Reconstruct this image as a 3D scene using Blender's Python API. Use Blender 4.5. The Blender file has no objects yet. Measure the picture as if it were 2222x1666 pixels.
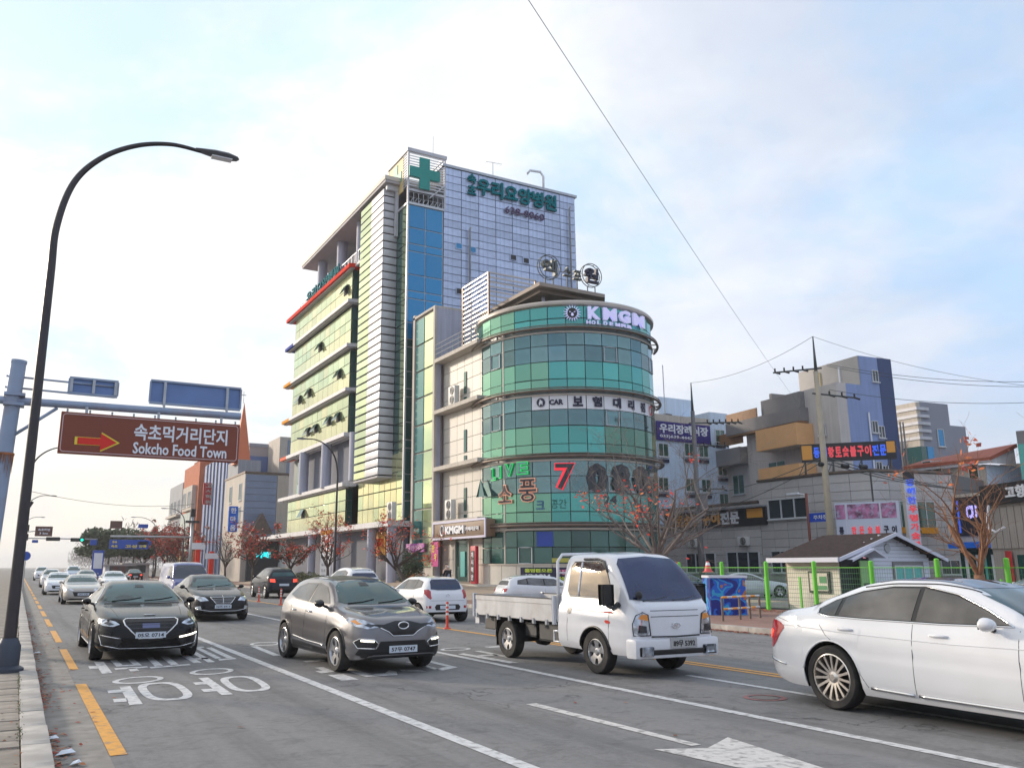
import bpy, bmesh, math, random
from math import sin, cos, tan, pi, radians, sqrt, atan2, hypot
from mathutils import Vector, Matrix
from mathutils.bvhtree import BVHTree
from mathutils.geometry import delaunay_2d_cdt
random.seed(7)
SC = bpy.context.scene
COL = SC.collection

# ---------------------------------------------------------------- camera
cd = bpy.data.cameras.new('camera')
cd.sensor_width = 36.0
cd.lens = 29.43
cd.shift_x = 0.04356
cd.clip_start = 0.1
cd.clip_end = 6000
cam = bpy.data.objects.new('camera', cd)
COL.objects.link(cam)
cam.location = (0, 0, 1.70)
cam.rotation_euler = (pi / 2 + 0.2153, 0, -0.4832)
SC.camera = cam

# ---------------------------------------------------------------- world and sun
SUN_AZ = -34.0     # degrees clockwise from +Y (the road direction)
SUN_EL = 17.0
world = bpy.data.worlds.new('World')
SC.world = world
world.use_nodes = True
wn, wl = world.node_tree.nodes, world.node_tree.links
wn.clear()
def W(t, **kw):
    n = wn.new(t)
    for k, v in kw.items():
        setattr(n, k, v)
    return n
def wm(op, a, b=None, c=None):
    n = wn.new('ShaderNodeMath'); n.operation = op
    for i, v in enumerate((a, b, c)):
        if v is None: continue
        if isinstance(v, (int, float)): n.inputs[i].default_value = v
        else: wl.new(v, n.inputs[i])
    return n.outputs[0]
def wmix(f, a, b):
    n = wn.new('ShaderNodeMix'); n.data_type = 'RGBA'
    for i, v in ((0, f), (6, a), (7, b)):
        if isinstance(v, (int, float)): n.inputs[i].default_value = v
        elif isinstance(v, tuple): n.inputs[i].default_value = (*v, 1)
        else: wl.new(v, n.inputs[i])
    return n.outputs[2]
def wramp(v, pts):
    n = wn.new('ShaderNodeMapRange'); n.interpolation_type = 'SMOOTHSTEP'
    wl.new(v, n.inputs[0])
    for i, q in enumerate(pts): n.inputs[i + 1].default_value = q
    return n.outputs[0]
tc = W('ShaderNodeTexCoord')
sky = W('ShaderNodeTexSky', sky_type='NISHITA')
sky.sun_disc = False
sky.sun_elevation = radians(SUN_EL)
sky.sun_rotation = radians(SUN_AZ)
sky.air_density = 1.0; sky.dust_density = 1.5; sky.ozone_density = 1.3
sep = W('ShaderNodeSeparateXYZ'); wl.new(tc.outputs['Generated'], sep.inputs[0])
zc = wm('MAXIMUM', sep.outputs[2], 0.0)
zd = wm('ADD', zc, 0.22)
cmb = W('ShaderNodeCombineXYZ')
wl.new(wm('DIVIDE', sep.outputs[0], zd), cmb.inputs[0])
wl.new(wm('DIVIDE', sep.outputs[1], zd), cmb.inputs[1])
def wnoise(scale, detail, rough, off, stretch=(1, 1, 1)):
    mp = W('ShaderNodeMapping'); wl.new(cmb.outputs[0], mp.inputs[0])
    mp.inputs['Location'].default_value = off
    mp.inputs['Scale'].default_value = stretch
    mp.inputs['Rotation'].default_value = (0, 0, 0.5)
    n = W('ShaderNodeTexNoise'); wl.new(mp.outputs[0], n.inputs['Vector'])
    n.inputs['Scale'].default_value = scale; n.inputs['Detail'].default_value = detail
    n.inputs['Roughness'].default_value = rough
    n.inputs['Distortion'].default_value = 0.25
    return n.outputs['Fac']
n1 = wnoise(1.5, 10, 0.58, (3.1, 1.7, 0), (1.0, 0.8, 1))
n2 = wnoise(2.6, 10, 0.60, (7.7, 4.2, 0))
mask = wramp(n1, (0.38, 0.60, 0.80, 1.0))        # thin veil everywhere, dense where it is cloudy
dens = wramp(n2, (0.35, 0.70, 0.0, 1.0))
sd = Vector((sin(radians(SUN_AZ)) * cos(radians(SUN_EL)), cos(radians(SUN_AZ)) * cos(radians(SUN_EL)), sin(radians(SUN_EL))))
dp = W('ShaderNodeVectorMath', operation='DOT_PRODUCT')
wl.new(tc.outputs['Generated'], dp.inputs[0]); dp.inputs[1].default_value = sd
near = wramp(dp.outputs['Value'], (-0.15, 0.95, 0.0, 1.0))
ccol = wmix(near, (0.61, 0.67, 0.77), (0.96, 0.92, 0.86))
cshade = wmix(near, (0.52, 0.59, 0.74), (0.85, 0.84, 0.82))
cc = wmix(dens, cshade, ccol)
hole = wramp(wnoise(1.15, 10, 0.62, (1.3, 9.1, 0)), (0.47, 0.64, 0.0, 0.88))
cc = wmix(hole, cc, wmix(near, (0.40, 0.57, 0.80), (0.60, 0.78, 0.90)))
veil = wramp(zc, (0.02, 0.30, 1.0, 0.0))
hz = wmix(near, (0.57, 0.57, 0.64), (0.78, 0.72, 0.64))
cc = wmix(wm('MULTIPLY', veil, 0.75), cc, hz)
mask = wm('MAXIMUM', mask, wm('MULTIPLY', veil, 0.95))
bg1 = W('ShaderNodeBackground'); bg1.inputs[1].default_value = 0.14
wl.new(sky.outputs[0], bg1.inputs[0])
bg2 = W('ShaderNodeBackground'); bg2.inputs[1].default_value = 0.96
wl.new(cc, bg2.inputs[0])
ms = W('ShaderNodeMixShader'); wl.new(mask, ms.inputs[0]); wl.new(bg1.outputs[0], ms.inputs[1]); wl.new(bg2.outputs[0], ms.inputs[2])
wo = W('ShaderNodeOutputWorld'); wl.new(ms.outputs[0], wo.inputs[0])

sl = bpy.data.lights.new('sun', 'SUN')
sl.energy = 2.2
sl.angle = radians(6)
sl.color = (1.0, 0.86, 0.70)
sun = bpy.data.objects.new('sun', sl)
COL.objects.link(sun)
sun.rotation_euler = (-sd).to_track_quat('-Z', 'Y').to_euler()
sun.location = (-60, 40, 60)
vs = SC.view_settings
vs.view_transform = 'Standard'; vs.look = 'None'; vs.gamma = 1; vs.exposure = 0.50
vs.use_curve_mapping = False
SC.cycles.max_bounces = 6
SC.cycles.volume_bounces = 0
SC.cycles.use_denoising = True
SC.cycles.sample_clamp_indirect = 4

# ---------------------------------------------------------------- materials
MATS = {}
def mat(name, col, rough=0.6, metal=0.0, nz=None, var=0.0, bump=0.0, coat=0.0, emit=0.0, alpha=1.0, spec=0.5, dirt=None, vstreak=0.0):
    """procedural material; nz=(scale, amount); dirt=(scale, amount, colour)"""
    if name in MATS: return MATS[name]
    m = bpy.data.materials.new(name); m.use_nodes = True
    nt = m.node_tree; N = nt.nodes; L = nt.links
    b = N['Principled BSDF']
    b.inputs['Roughness'].default_value = rough
    b.inputs['Metallic'].default_value = metal
    b.inputs['Coat Weight'].default_value = coat
    b.inputs['Coat Roughness'].default_value = 0.04
    b.inputs['Specular IOR Level'].default_value = spec
    b.inputs['Alpha'].default_value = alpha
    c = None
    def mixc(f, a, bcol, mode='MIX'):
        x = N.new('ShaderNodeMix'); x.data_type = 'RGBA'; x.blend_type = mode
        for i, v in ((0, f), (6, a), (7, bcol)):
            if isinstance(v, (int, float)): x.inputs[i].default_value = v
            elif isinstance(v, tuple): x.inputs[i].default_value = (*v[:3], 1)
            else: L.new(v, x.inputs[i])
        return x.outputs[2]
    cur = tuple(col)
    t = N.new('ShaderNodeTexCoord')
    def noise(scale, detail=6, vec=None):
        n = N.new('ShaderNodeTexNoise'); n.inputs['Scale'].default_value = scale
        n.inputs['Detail'].default_value = detail
        L.new(vec or t.outputs['Object'], n.inputs['Vector']); return n.outputs['Fac']
    def rng(v, a, bb, c0, c1):
        r = N.new('ShaderNodeMapRange'); L.new(v, r.inputs[0])
        for i, q in enumerate((a, bb, c0, c1)): r.inputs[i + 1].default_value = q
        return r.outputs[0]
    if nz:
        f = rng(noise(nz[0]), 0.3, 0.7, 1 - nz[1], 1 + nz[1])
        k = N.new('ShaderNodeVectorMath'); k.operation = 'SCALE'
        k.inputs[0].default_value = cur[:3]; L.new(f, k.inputs['Scale'])
        cur = k.outputs[0]
    if var:
        oi = N.new('ShaderNodeObjectInfo')
        f = rng(oi.outputs['Random'], 0, 1, 1 - var, 1 + var)
        k = N.new('ShaderNodeVectorMath'); k.operation = 'SCALE'
        if isinstance(cur, tuple): k.inputs[0].default_value = cur[:3]
        else: L.new(cur, k.inputs[0])
        L.new(f, k.inputs['Scale']); cur = k.outputs[0]
    if vstreak:
        mp = N.new('ShaderNodeMapping'); L.new(t.outputs['Object'], mp.inputs[0]); mp.inputs['Scale'].default_value = (3, 3, 0.12)
        f = rng(noise(2.0, 8, mp.outputs[0]), 0.35, 0.65, 1 - vstreak, 1 + vstreak * .5)
        k = N.new('ShaderNodeVectorMath'); k.operation = 'SCALE'
        if isinstance(cur, tuple): k.inputs[0].default_value = cur[:3]
        else: L.new(cur, k.inputs[0])
        L.new(f, k.inputs['Scale']); cur = k.outputs[0]
    if dirt:
        f = rng(noise(dirt[0], 9), 0.5, 0.72, 0, dirt[1])
        cur = mixc(f, cur, dirt[2])
    if isinstance(cur, tuple): b.inputs['Base Color'].default_value = (*cur[:3], 1)
    else: L.new(cur, b.inputs['Base Color'])
    if bump:
        bn = N.new('ShaderNodeBump'); bn.inputs['Strength'].default_value = 0.35; bn.inputs['Distance'].default_value = bump
        L.new(noise(max(4, (nz or (20, 0))[0] * 2)), bn.inputs['Height']); L.new(bn.outputs[0], b.inputs['Normal'])
    if emit:
        b.inputs['Emission Strength'].default_value = emit
        b.inputs['Emission Color'].default_value = (*col[:3], 1)
    MATS[name] = m
    return m

# ---------------------------------------------------------------- mesh helpers
ORG = {}
class MB:
    def __init__(s): s.v = []; s.f = []; s.m = []
    def add(s, vs, fs, mi=0):
        o = len(s.v); s.v += [tuple(p) for p in vs]; s.f += [tuple(o + i for i in f) for f in fs]; s.m += [mi] * len(fs); return s
    def box(s, x0, x1, y0, y1, z0, z1, mi=0):
        x0, x1 = sorted((x0, x1)); y0, y1 = sorted((y0, y1)); z0, z1 = sorted((z0, z1))
        vs = [(x, y, z) for z in (z0, z1) for x, y in ((x0, y0), (x1, y0), (x1, y1), (x0, y1))]
        return s.add(vs, [(3, 2, 1, 0), (4, 5, 6, 7), (0, 1, 5, 4), (1, 2, 6, 5), (2, 3, 7, 6), (3, 0, 4, 7)], mi)
    def bbox(s, x0, x1, y0, y1, z0, z1, b=0.01, mi=0):
        """box with chamfered vertical outline: cheap softened edges"""
        bm = bmesh.new(); bmesh.ops.create_cube(bm, size=1)
        for v in bm.verts:
            v.co = Vector(((x0 + x1) / 2 + v.co.x * (x1 - x0), (y0 + y1) / 2 + v.co.y * (y1 - y0), (z0 + z1) / 2 + v.co.z * (z1 - z0)))
        bmesh.ops.bevel(bm, geom=bm.edges[:], offset=b, segments=2, affect='EDGES', profile=0.6)
        bm.verts.index_update()
        s.add([v.co[:] for v in bm.verts], [[v.index for v in f.verts] for f in bm.faces], mi); bm.free(); return s
    def quad(s, a, b, c, d, mi=0): return s.add([a, b, c, d], [(0, 1, 2, 3)], mi)
    def prism(s, pts, z0, z1, mi=0):
        """plan outline (x, y) raised from z0 to z1"""
        n = len(pts)
        vs = [(x, y, z0) for x, y in pts] + [(x, y, z1) for x, y in pts]
        return s.add(vs, [tuple(range(n))[::-1], tuple(range(n, 2 * n))] + [(i, (i + 1) % n, n + (i + 1) % n, n + i) for i in range(n)], mi)
    def tube(s, pts, r, n=8, mi=0, cap=True):
        pts = [Vector(p) for p in pts]; rs = r if isinstance(r, (list, tuple)) else [r] * len(pts)
        o = len(s.v); prev = None
        for i, p in enumerate(pts):
            d = (pts[min(i + 1, len(pts) - 1)] - pts[max(i - 1, 0)])
            if d.length < 1e-9: d = Vector((0, 0, 1))
            d.normalize()
            if prev is None:
                a = d.orthogonal().normalized()
            else:
                a = prev - d * prev.dot(d)
                a = a.normalized() if a.length > 1e-6 else d.orthogonal().normalized()
            prev = a; b = d.cross(a)
            for k in range(n):
                t = 2 * pi * k / n
                s.v.append(tuple(p + (a * cos(t) + b * sin(t)) * rs[i]))
        for i in range(len(pts) - 1):
            for k in range(n):
                k2 = (k + 1) % n
                s.f.append((o + i * n + k, o + i * n + k2, o + (i + 1) * n + k2, o + (i + 1) * n + k)); s.m.append(mi)
        if cap:
            s.f.append(tuple(o + k for k in range(n))[::-1]); s.m.append(mi)
            s.f.append(tuple(o + (len(pts) - 1) * n + k for k in range(n))); s.m.append(mi)
        return s
    def lathe(s, prof, c=(0, 0, 0), axis='z', n=24, mi=0):
        """prof: (radius, height) pairs"""
        o = len(s.v)
        for r, h in prof:
            for k in range(n):
                t = 2 * pi * k / n
                a, b = r * cos(t), r * sin(t)
                p = (a, b, h) if axis == 'z' else ((a, h, b) if axis == 'y' else (h, a, b))
                s.v.append((p[0] + c[0], p[1] + c[1], p[2] + c[2]))
        for i in range(len(prof) - 1):
            for k in range(n):
                k2 = (k + 1) % n
                s.f.append((o + i * n + k, o + i * n + k2, o + (i + 1) * n + k2, o + (i + 1) * n + k)); s.m.append(mi)
        return s
    def mapped(s, tv, tf, fn, mi=0): return s.add([fn(*p) for p in tv], tf, mi)
    def build(s, name, mats, parent=None, smooth=False, recalc=True, loc=None):
        me = bpy.data.meshes.new(name)
        off = Vector((0, 0, 0))
        if parent is not None: off = ORG.get(parent.name, Vector((0, 0, 0)))
        elif loc is not None: off = Vector(loc)
        me.from_pydata([tuple(Vector(p) - off) for p in s.v], [], s.f)
        if not isinstance(mats, (list, tuple)): mats = [mats]
        for m in mats: me.materials.append(m)
        if len(mats) > 1: me.polygons.foreach_set('material_index', s.m)
        if recalc:
            bm = bmesh.new(); bm.from_mesh(me); bmesh.ops.recalc_face_normals(bm, faces=bm.faces[:]); bm.to_mesh(me); bm.free()
        if smooth:
            me.polygons.foreach_set('use_smooth', [True] * len(me.polygons))
            if smooth is not True: me.set_sharp_from_angle(angle=radians(smooth))
        me.update()
        o = bpy.data.objects.new(name, me); COL.objects.link(o)
        if parent is not None: o.parent = parent; ORG[o.name] = off
        else:
            if loc is not None: o.location = loc
            ORG[o.name] = off
        return o
def tag(o, label=None, cat=None, group=None, kind=None):
    if label: o['label'] = label
    if cat: o['category'] = cat
    if group: o['group'] = group
    if kind: o['kind'] = kind
    return o
def thing(name, label, cat, loc=(0, 0, 0), group=None, rz=0.0):
    o = bpy.data.objects.new(name, None); COL.objects.link(o); o.location = loc
    o.empty_display_size = 0.3
    ORG[o.name] = Vector(loc)
    if rz: o.rotation_euler.z = rz
    return tag(o, label, cat, group)
def local(name, label, cat, group=None):
    """a thing whose parts are modelled in its own coordinates; place it at the end"""
    return thing(name, label, cat, (0, 0, 0), group)
def inst(src, parent, loc, rot=None, name=None, scale=None, mesh=None):
    """another copy of an existing part (shared mesh) at a location relative to its parent"""
    o = bpy.data.objects.new(name or src.name.split('.')[0], mesh or src.data); COL.objects.link(o)
    o.parent = parent; o.location = Vector(loc) - ORG.get(parent.name, Vector((0, 0, 0)))
    if rot: o.rotation_euler = rot
    if scale: o.scale = scale
    return o
def copy_tree(o, parent=None):
    c = o.copy(); COL.objects.link(c); c.parent = parent
    for ch in list(o.children): copy_tree(ch, c)
    return c
_TX = {}
def text(s, size=1.0, depth=0.02, bold=0.0, align='CENTER', sx=1.0, italic=0.0):
    """glyph geometry in the XY plane, centred on the origin"""
    k = (s, depth, bold, align, italic)
    if k not in _TX:
        cu = bpy.data.curves.new('t', 'FONT'); cu.body = s; cu.size = 1.0; cu.extrude = depth / 2; cu.offset = bold
        cu.align_x = align; cu.align_y = 'CENTER'; cu.resolution_u = 2; cu.shear = italic
        ob = bpy.data.objects.new('t', cu); COL.objects.link(ob)
        dg = bpy.context.evaluated_depsgraph_get(); ev = ob.evaluated_get(dg); me = ev.to_mesh()
        vs = [tuple(v.co) for v in me.vertices]; fs = [tuple(p.vertices) for p in me.polygons]
        ev.to_mesh_clear(); bpy.data.objects.remove(ob); bpy.data.curves.remove(cu)
        if vs:
            xs = [v[0] for v in vs]; ys = [v[1] for v in vs]
            cx = (min(xs) + max(xs)) / 2 if align == 'CENTER' else 0; cy = (min(ys) + max(ys)) / 2
            vs = [(x - cx, y - cy, z) for x, y, z in vs]
        _TX[k] = (vs, fs)
    vs, fs = _TX[k]
    return [(x * size * sx, y * size, z) for x, y, z in vs], fs
def fit_text(s, w, h, depth=0.02, bold=0.0, italic=0.0):
    vs, fs = text(s, 1.0, depth, bold, italic=italic)
    xs = [v[0] for v in vs]; ys = [v[1] for v in vs]
    kx = w / (max(xs) - min(xs)); ky = h / (max(ys) - min(ys))
    return [(x * kx, y * ky, z) for x, y, z in vs], fs
def onplane(o, u, v):
    o, u, v = Vector(o), Vector(u).normalized(), Vector(v).normalized(); n = u.cross(v)
    return lambda x, y, z=0.0: tuple(o + u * x + v * y + n * z)
UZ = (0, 0, 1)

# ================================================================ ground, road, kerbs
def asphalt(name, base, patch):
    m = bpy.data.materials.new(name); m.use_nodes = True
    nt = m.node_tree; N = nt.nodes; L = nt.links; b = N['Principled BSDF']
    t = N.new('ShaderNodeTexCoord')
    def nz(scale, det=8, rough=.6, vec=None, dist=0):
        n = N.new('ShaderNodeTexNoise'); n.inputs['Scale'].default_value = scale; n.inputs['Detail'].default_value = det
        n.inputs['Roughness'].default_value = rough; n.inputs['Distortion'].default_value = dist
        L.new(vec or t.outputs['Object'], n.inputs['Vector']); return n.outputs['Fac']
    def rg(v, a, bb, c, d):
        r = N.new('ShaderNodeMapRange'); L.new(v, r.inputs[0])
        for i, q in enumerate((a, bb, c, d)): r.inputs[i + 1].default_value = q
        return r.outputs[0]
    def mx(f, a, c, mode='MIX'):
        x = N.new('ShaderNodeMix'); x.data_type = 'RGBA'; x.blend_type = mode
        for i, v in ((0, f), (6, a), (7, c)):
            if isinstance(v, (int, float)): x.inputs[i].default_value = v
            elif isinstance(v, tuple): x.inputs[i].default_value = (*v, 1)
            else: L.new(v, x.inputs[i])
        return x.outputs[2]
    mp = N.new('ShaderNodeMapping'); L.new(t.outputs['Object'], mp.inputs[0]); mp.inputs['Scale'].default_value = (1, 0.16, 1)
    big = nz(0.9, 6, .6, mp.outputs[0]); mid = nz(0.35, 8); fine = nz(55, 3, .8); spk = nz(160, 2, .8)
    c = mx(rg(big, .35, .65, 0, 1), base, patch)
    c = mx(rg(mid, .5, .7, 0, .35), c, tuple(q * .72 for q in base))
    c = mx(rg(fine, .3, .75, 0, .55), c, tuple(q * 1.5 for q in base))
    c = mx(rg(nz(13, 3, .8), .40, .62, 0, .6), c, tuple(q * 1.5 for q in base))
    mt = N.new('ShaderNodeMapping'); L.new(t.outputs['Object'], mt.inputs[0]); mt.inputs['Scale'].default_value = (1.1, .035, 1)
    c = mx(rg(nz(1.4, 5, .6, mt.outputs[0]), .48, .66, 0, .55), c, tuple(q * .60 for q in base))
    c = mx(rg(nz(2.3, 9, .75, None, .8), .50, .66, 0, .6), c, tuple(q * .62 for q in base))
    c = mx(rg(spk, .55, .75, 0, .5), c, tuple(q * .45 for q in base))
    v = N.new('ShaderNodeTexVoronoi'); v.feature = 'DISTANCE_TO_EDGE'; v.inputs['Scale'].default_value = 0.33
    dn = N.new('ShaderNodeTexNoise'); dn.inputs['Scale'].default_value = 1.6; dn.inputs['Detail'].default_value = 8
    L.new(t.outputs['Object'], dn.inputs['Vector'])
    va = N.new('ShaderNodeVectorMath'); va.operation = 'ADD'; L.new(t.outputs['Object'], va.inputs[0])
    vsn = N.new('ShaderNodeVectorMath'); vsn.operation = 'SCALE'; L.new(dn.outputs['Color'], vsn.inputs[0]); vsn.inputs['Scale'].default_value = 1.8
    L.new(vsn.outputs[0], va.inputs[1]); L.new(va.outputs[0], v.inputs['Vector'])
    crack = rg(v.outputs['Distance'], 0.0, 0.012, 1, 0)
    gate = rg(nz(.22, 3), .46, .54, 0, .8)
    k = N.new('ShaderNodeMath'); k.operation = 'MULTIPLY'; L.new(crack, k.inputs[0]); L.new(gate, k.inputs[1])
    c = mx(k.outputs[0], c, tuple(q * .3 for q in base))
    L.new(c, b.inputs['Base Color'])
    b.inputs['Roughness'].default_value = .82; b.inputs['Specular IOR Level'].default_value = .35
    bn = N.new('ShaderNodeBump'); bn.inputs['Strength'].default_value = .5; bn.inputs['Distance'].default_value = .006
    L.new(fine, bn.inputs['Height']); L.new(bn.outputs[0], b.inputs['Normal'])
    return m
M_ASPH = asphalt('asphalt', (.165, .162, .162), (.205, .200, .197))
M_LOT = asphalt('lot_asphalt', (.15, .15, .15), (.20, .195, .19))
def paint_mat(name, col, wear):
    m = mat(name, col, .6, nz=(14, .1), dirt=(9, wear, (.17, .16, .155)))
    return m
M_WPAINT = paint_mat('road_paint_white', (.60, .60, .60), .85)
M_YPAINT = paint_mat('road_paint_yellow', (.70, .33, .045), .6)
M_KERB = mat('granite_kerb', (.40, .375, .345), .8, nz=(6, .22), var=.1, bump=.004, dirt=(3, .5, (.2, .18, .16)))
M_PAV = mat('paver', (.27, .235, .20), .85, nz=(5, .25), var=.18, bump=.004, dirt=(2, .6, (.14, .13, .10)))
M_PAVR = mat('paver_red', (.27, .15, .115), .85, nz=(3, .2), dirt=(1.5, .6, (.2, .17, .14)))
M_FORE = mat('forecourt_paving', (.42, .33, .245), .8, nz=(2.5, .15), dirt=(1.2, .5, (.3, .24, .19)))
M_EARTH = mat('earth', (.20, .18, .15), .95, nz=(.05, .2))
M_CONC = mat('concrete_gutter', (.25, .235, .215), .9, nz=(3, .2), dirt=(4, .6, (.16, .14, .12)))

b = MB(); b.quad((-2500, -2500, -.06), (2500, -2500, -.06), (2500, 4000, -.06), (-2500, 4000, -.06)); tag(b.build('ground', M_EARTH), kind='structure')
b = MB(); b.quad((.92, -25, 0), (17.15, -25, 0), (17.15, 1400, 0), (.92, 1400, 0)); tag(b.build('road', M_ASPH), kind='structure')
b = MB(); b.quad((.42, -25, 0), (.92, -25, 0), (.92, 1400, 0), (.42, 1400, 0)); tag(b.build('gutter', M_CONC), kind='structure')
b = MB(); b.quad((17.15, -25, 0), (17.35, -25, 0), (17.35, 1400, 0), (17.15, 1400, 0)); tag(b.build('gutter', M_CONC), kind='structure')

# kerb stones: near ones one by one, the rest of the line as one run
km = bpy.data.meshes.new('kerb_stone')
kb = MB(); kb.bbox(0, .24, 0, .992, -.05, .145, .012)
kerbL = tag(bpy.data.objects.new('kerb', None), kind='structure'); COL.objects.link(kerbL); ORG[kerbL.name] = Vector((0, 0, 0))
k0 = kb.build('kerb_stone', M_KERB, kerbL, smooth=35); k0.location = (.18, -3, 0)
for i in range(1, 75):
    inst(k0, kerbL, (.18 + random.uniform(-.006, .006), -3 + i, random.uniform(-.006, .004)))
b = MB(); b.box(.18, .42, 72, 1400, -.05, .145); b.build('kerb_run', M_KERB, kerbL)
kerbR = tag(bpy.data.objects.new('kerb', None), kind='structure'); COL.objects.link(kerbR); ORG[kerbR.name] = Vector((0, 0, 0))
for i in range(0, 75):
    if 24.5 < i < 31.5: continue        # dropped kerb at the forecourt drive
    inst(k0, kerbR, (17.35 + random.uniform(-.006, .006), i, random.uniform(-.006, .004)))
b = MB(); b.box(17.35, 17.59, 75, 1400, -.05, .145); b.box(17.35, 17.59, -25, 0, -.05, .145); b.box(17.35, 17.59, 25, 32, -.05, .03); b.build('kerb_run', M_KERB, kerbR)

# left pavement: separate pavers near the camera, sheet beyond
sw = tag(bpy.data.objects.new('pavement', None), kind='structure'); COL.objects.link(sw); ORG[sw.name] = Vector((0, 0, 0))
b = MB(); b.quad((-6, -25, .112), (.175, -25, .112), (.175, 1400, .112), (-6, 1400, .112)); b.build('bedding', M_PAV, sw)
pb = MB(); pb.bbox(0, .292, 0, .292, .09, .13, .006)
p0 = pb.build('paver', M_PAV, sw)
p0.location = (-.12, 9, 0)
n = 0
for i in range(0, 60):
    for j in range(0, 5):
        if i == 0 and j == 0: continue
        if n > 292: break
        n += 1
        inst(p0, sw, (-.12 - j * .3 + random.uniform(-.003, .003), 9 + i * .3, random.uniform(-.008, .004)), rot=(random.uniform(-.008, .008), random.uniform(-.008, .008), random.uniform(-.01, .01)))
b = MB(); b.quad((17.59, -25, .14), (25.6, -25, .14), (25.6, 25.3, .14), (17.59, 25.3, .14)); b.quad((17.59, 62, .14), (22, 62, .14), (22, 1400, .14), (17.59, 1400, .14))
b.quad((17.59, 25.3, .14), (19.6, 25.3, .14), (19.6, 62, .14), (17.59, 62, .14)); tag(b.build('pavement', M_PAVR), kind='structure')
# forecourt rising to the buildings
def fz(x, y):
    t = max(0, min(1, (x - 19.6) / 6.0)); s = max(0, min(1, (y - 40) / 9.0))
    return .145 + t * (.18 + .50 * s)
b = MB(); xs = [19.6 + i * .8 for i in range(12)]; ys = [25.3 + i * 1.6 for i in range(40)]
for i in range(11):
    for j in range(39):
        b.quad(*[(x, y, fz(x, y)) for x, y in ((xs[i], ys[j]), (xs[i + 1], ys[j]), (xs[i + 1], ys[j + 1]), (xs[i], ys[j + 1]))])
tag(b.build('forecourt', M_FORE), kind='structure')
b = MB(); b.quad((25.6, -25, .02), (49.5, -25, .02), (49.5, 62, .02), (25.6, 62, .02)); tag(b.build('parking_lot', M_LOT), kind='structure')

# ---------------------------------------------------------------- painted markings
ZM = .005
def strip(b, x, y0, y1, w=.14, mi=0):
    """a thin painted strip, cut into lengths"""
    y = y0
    while y < y1:
        e = min(y + 6, y1); b.quad((x - w / 2, y, ZM), (x + w / 2, y, ZM), (x + w / 2, e, ZM), (x - w / 2, e, ZM), mi); y = e
def poly(b, pts, mi=0): b.add([(x, y, ZM) for x, y in pts], [tuple(range(len(pts)))], mi)
def ring(b, cx, cy, rx, ry, w, wy=None, sk=0.0, p=2.0):
    n = 40; wy = wy or w; v = []
    def P(t, a, c):
        x = a * math.copysign(abs(cos(t)) ** (2 / p), cos(t)); y = c * math.copysign(abs(sin(t)) ** (2 / p), sin(t))
        return (cx + x + sk * y, cy + y, ZM)
    for i in range(n): v.append(P(2 * pi * i / n, rx, ry))
    for i in range(n): v.append(P(2 * pi * i / n, rx - w, ry - wy))
    b.add(v, [(i, (i + 1) % n, n + (i + 1) % n, n + i) for i in range(n)])
rm = MB()
strip(rm, 4.10, 2.0, 330, .16); strip(rm, 7.78, 2.0, 60, .15)
for i in range(8): strip(rm, 7.6, 66 + i * 16, 74 + i * 16, .15)
strip(rm, 9.72, 1.0, 10.9, .13)
strip(rm, 14.2, 36, 60, .14)
for i in range(6): strip(rm, 14.2, 70 + i * 18, 78 + i * 18, .14)
tag(rm.build('lane_line', M_WPAINT), kind='structure')
ym = MB()
strip(ym, 1.0, 8.85, 14.3, .15)
for i in range(9): strip(ym, 1.02, 16.35 + i * 5.95, 20.4 + i * 5.95, .14)
strip(ym, 1.02, 70, 200, .13)
strip(ym, 10.88, 4, 17, .12); strip(ym, 11.10, 4, 17, .12)
strip(ym, 10.90, 17, 400, .15)
poly(ym, [(14.6, 29), (14.9, 29), (17.0, 33), (17.0, 33.6)])
tag(ym.build('edge_line', M_YPAINT), kind='structure')
wm_ = MB()
ring(wm_, 1.82, 14.4, .37, .42, .09, .12, .25)
ring(wm_, 2.0, 13.0, .32, .95, .12, .16, .02, 3)
poly(wm_, [(1.42, 11.88), (1.58, 11.88), (1.63, 13.72), (1.48, 13.7)])
poly(wm_, [(1.28, 13.1), (1.46, 13.1), (1.47, 13.4), (1.29, 13.4)]); poly(wm_, [(1.27, 12.2), (1.44, 12.2), (1.45, 12.5), (1.28, 12.5)])
ring(wm_, 3.04, 14.97, .36, .42, .09, .12, .25)
ring(wm_, 3.18, 13.25, .30, .90, .12, .16, .06, 3)
poly(wm_, [(2.63, 12.2), (2.78, 12.2), (2.83, 14.2), (2.68, 14.2)])
poly(wm_, [(2.50, 13.4), (2.66, 13.4), (2.67, 13.7), (2.51, 13.7)]); poly(wm_, [(2.47, 12.6), (2.64, 12.6), (2.65, 12.9), (2.48, 12.9)])
poly(wm_, [(1.39, 15.5), (1.55, 15.5), (1.57, 17.4), (1.41, 17.4)]); poly(wm_, [(1.26, 16.3), (1.40, 16.3), (1.41, 16.75), (1.27, 16.75)])
poly(wm_, [(1.64, 15.95), (2.18, 16.05), (2.18, 16.28), (1.64, 16.2)]); poly(wm_, [(1.84, 15.6), (1.98, 15.6), (1.98, 16.1), (1.84, 16.1)])
for q in ([(1.70, 16.45), (2.12, 16.45), (2.12, 16.65), (1.70, 16.65)], [(1.70, 16.65), (1.82, 16.65), (1.82, 17.6), (1.70, 17.6)], [(2.0, 16.65), (2.12, 16.65), (2.12, 17.6), (2.0, 17.6)]): poly(wm_, q)
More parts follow.
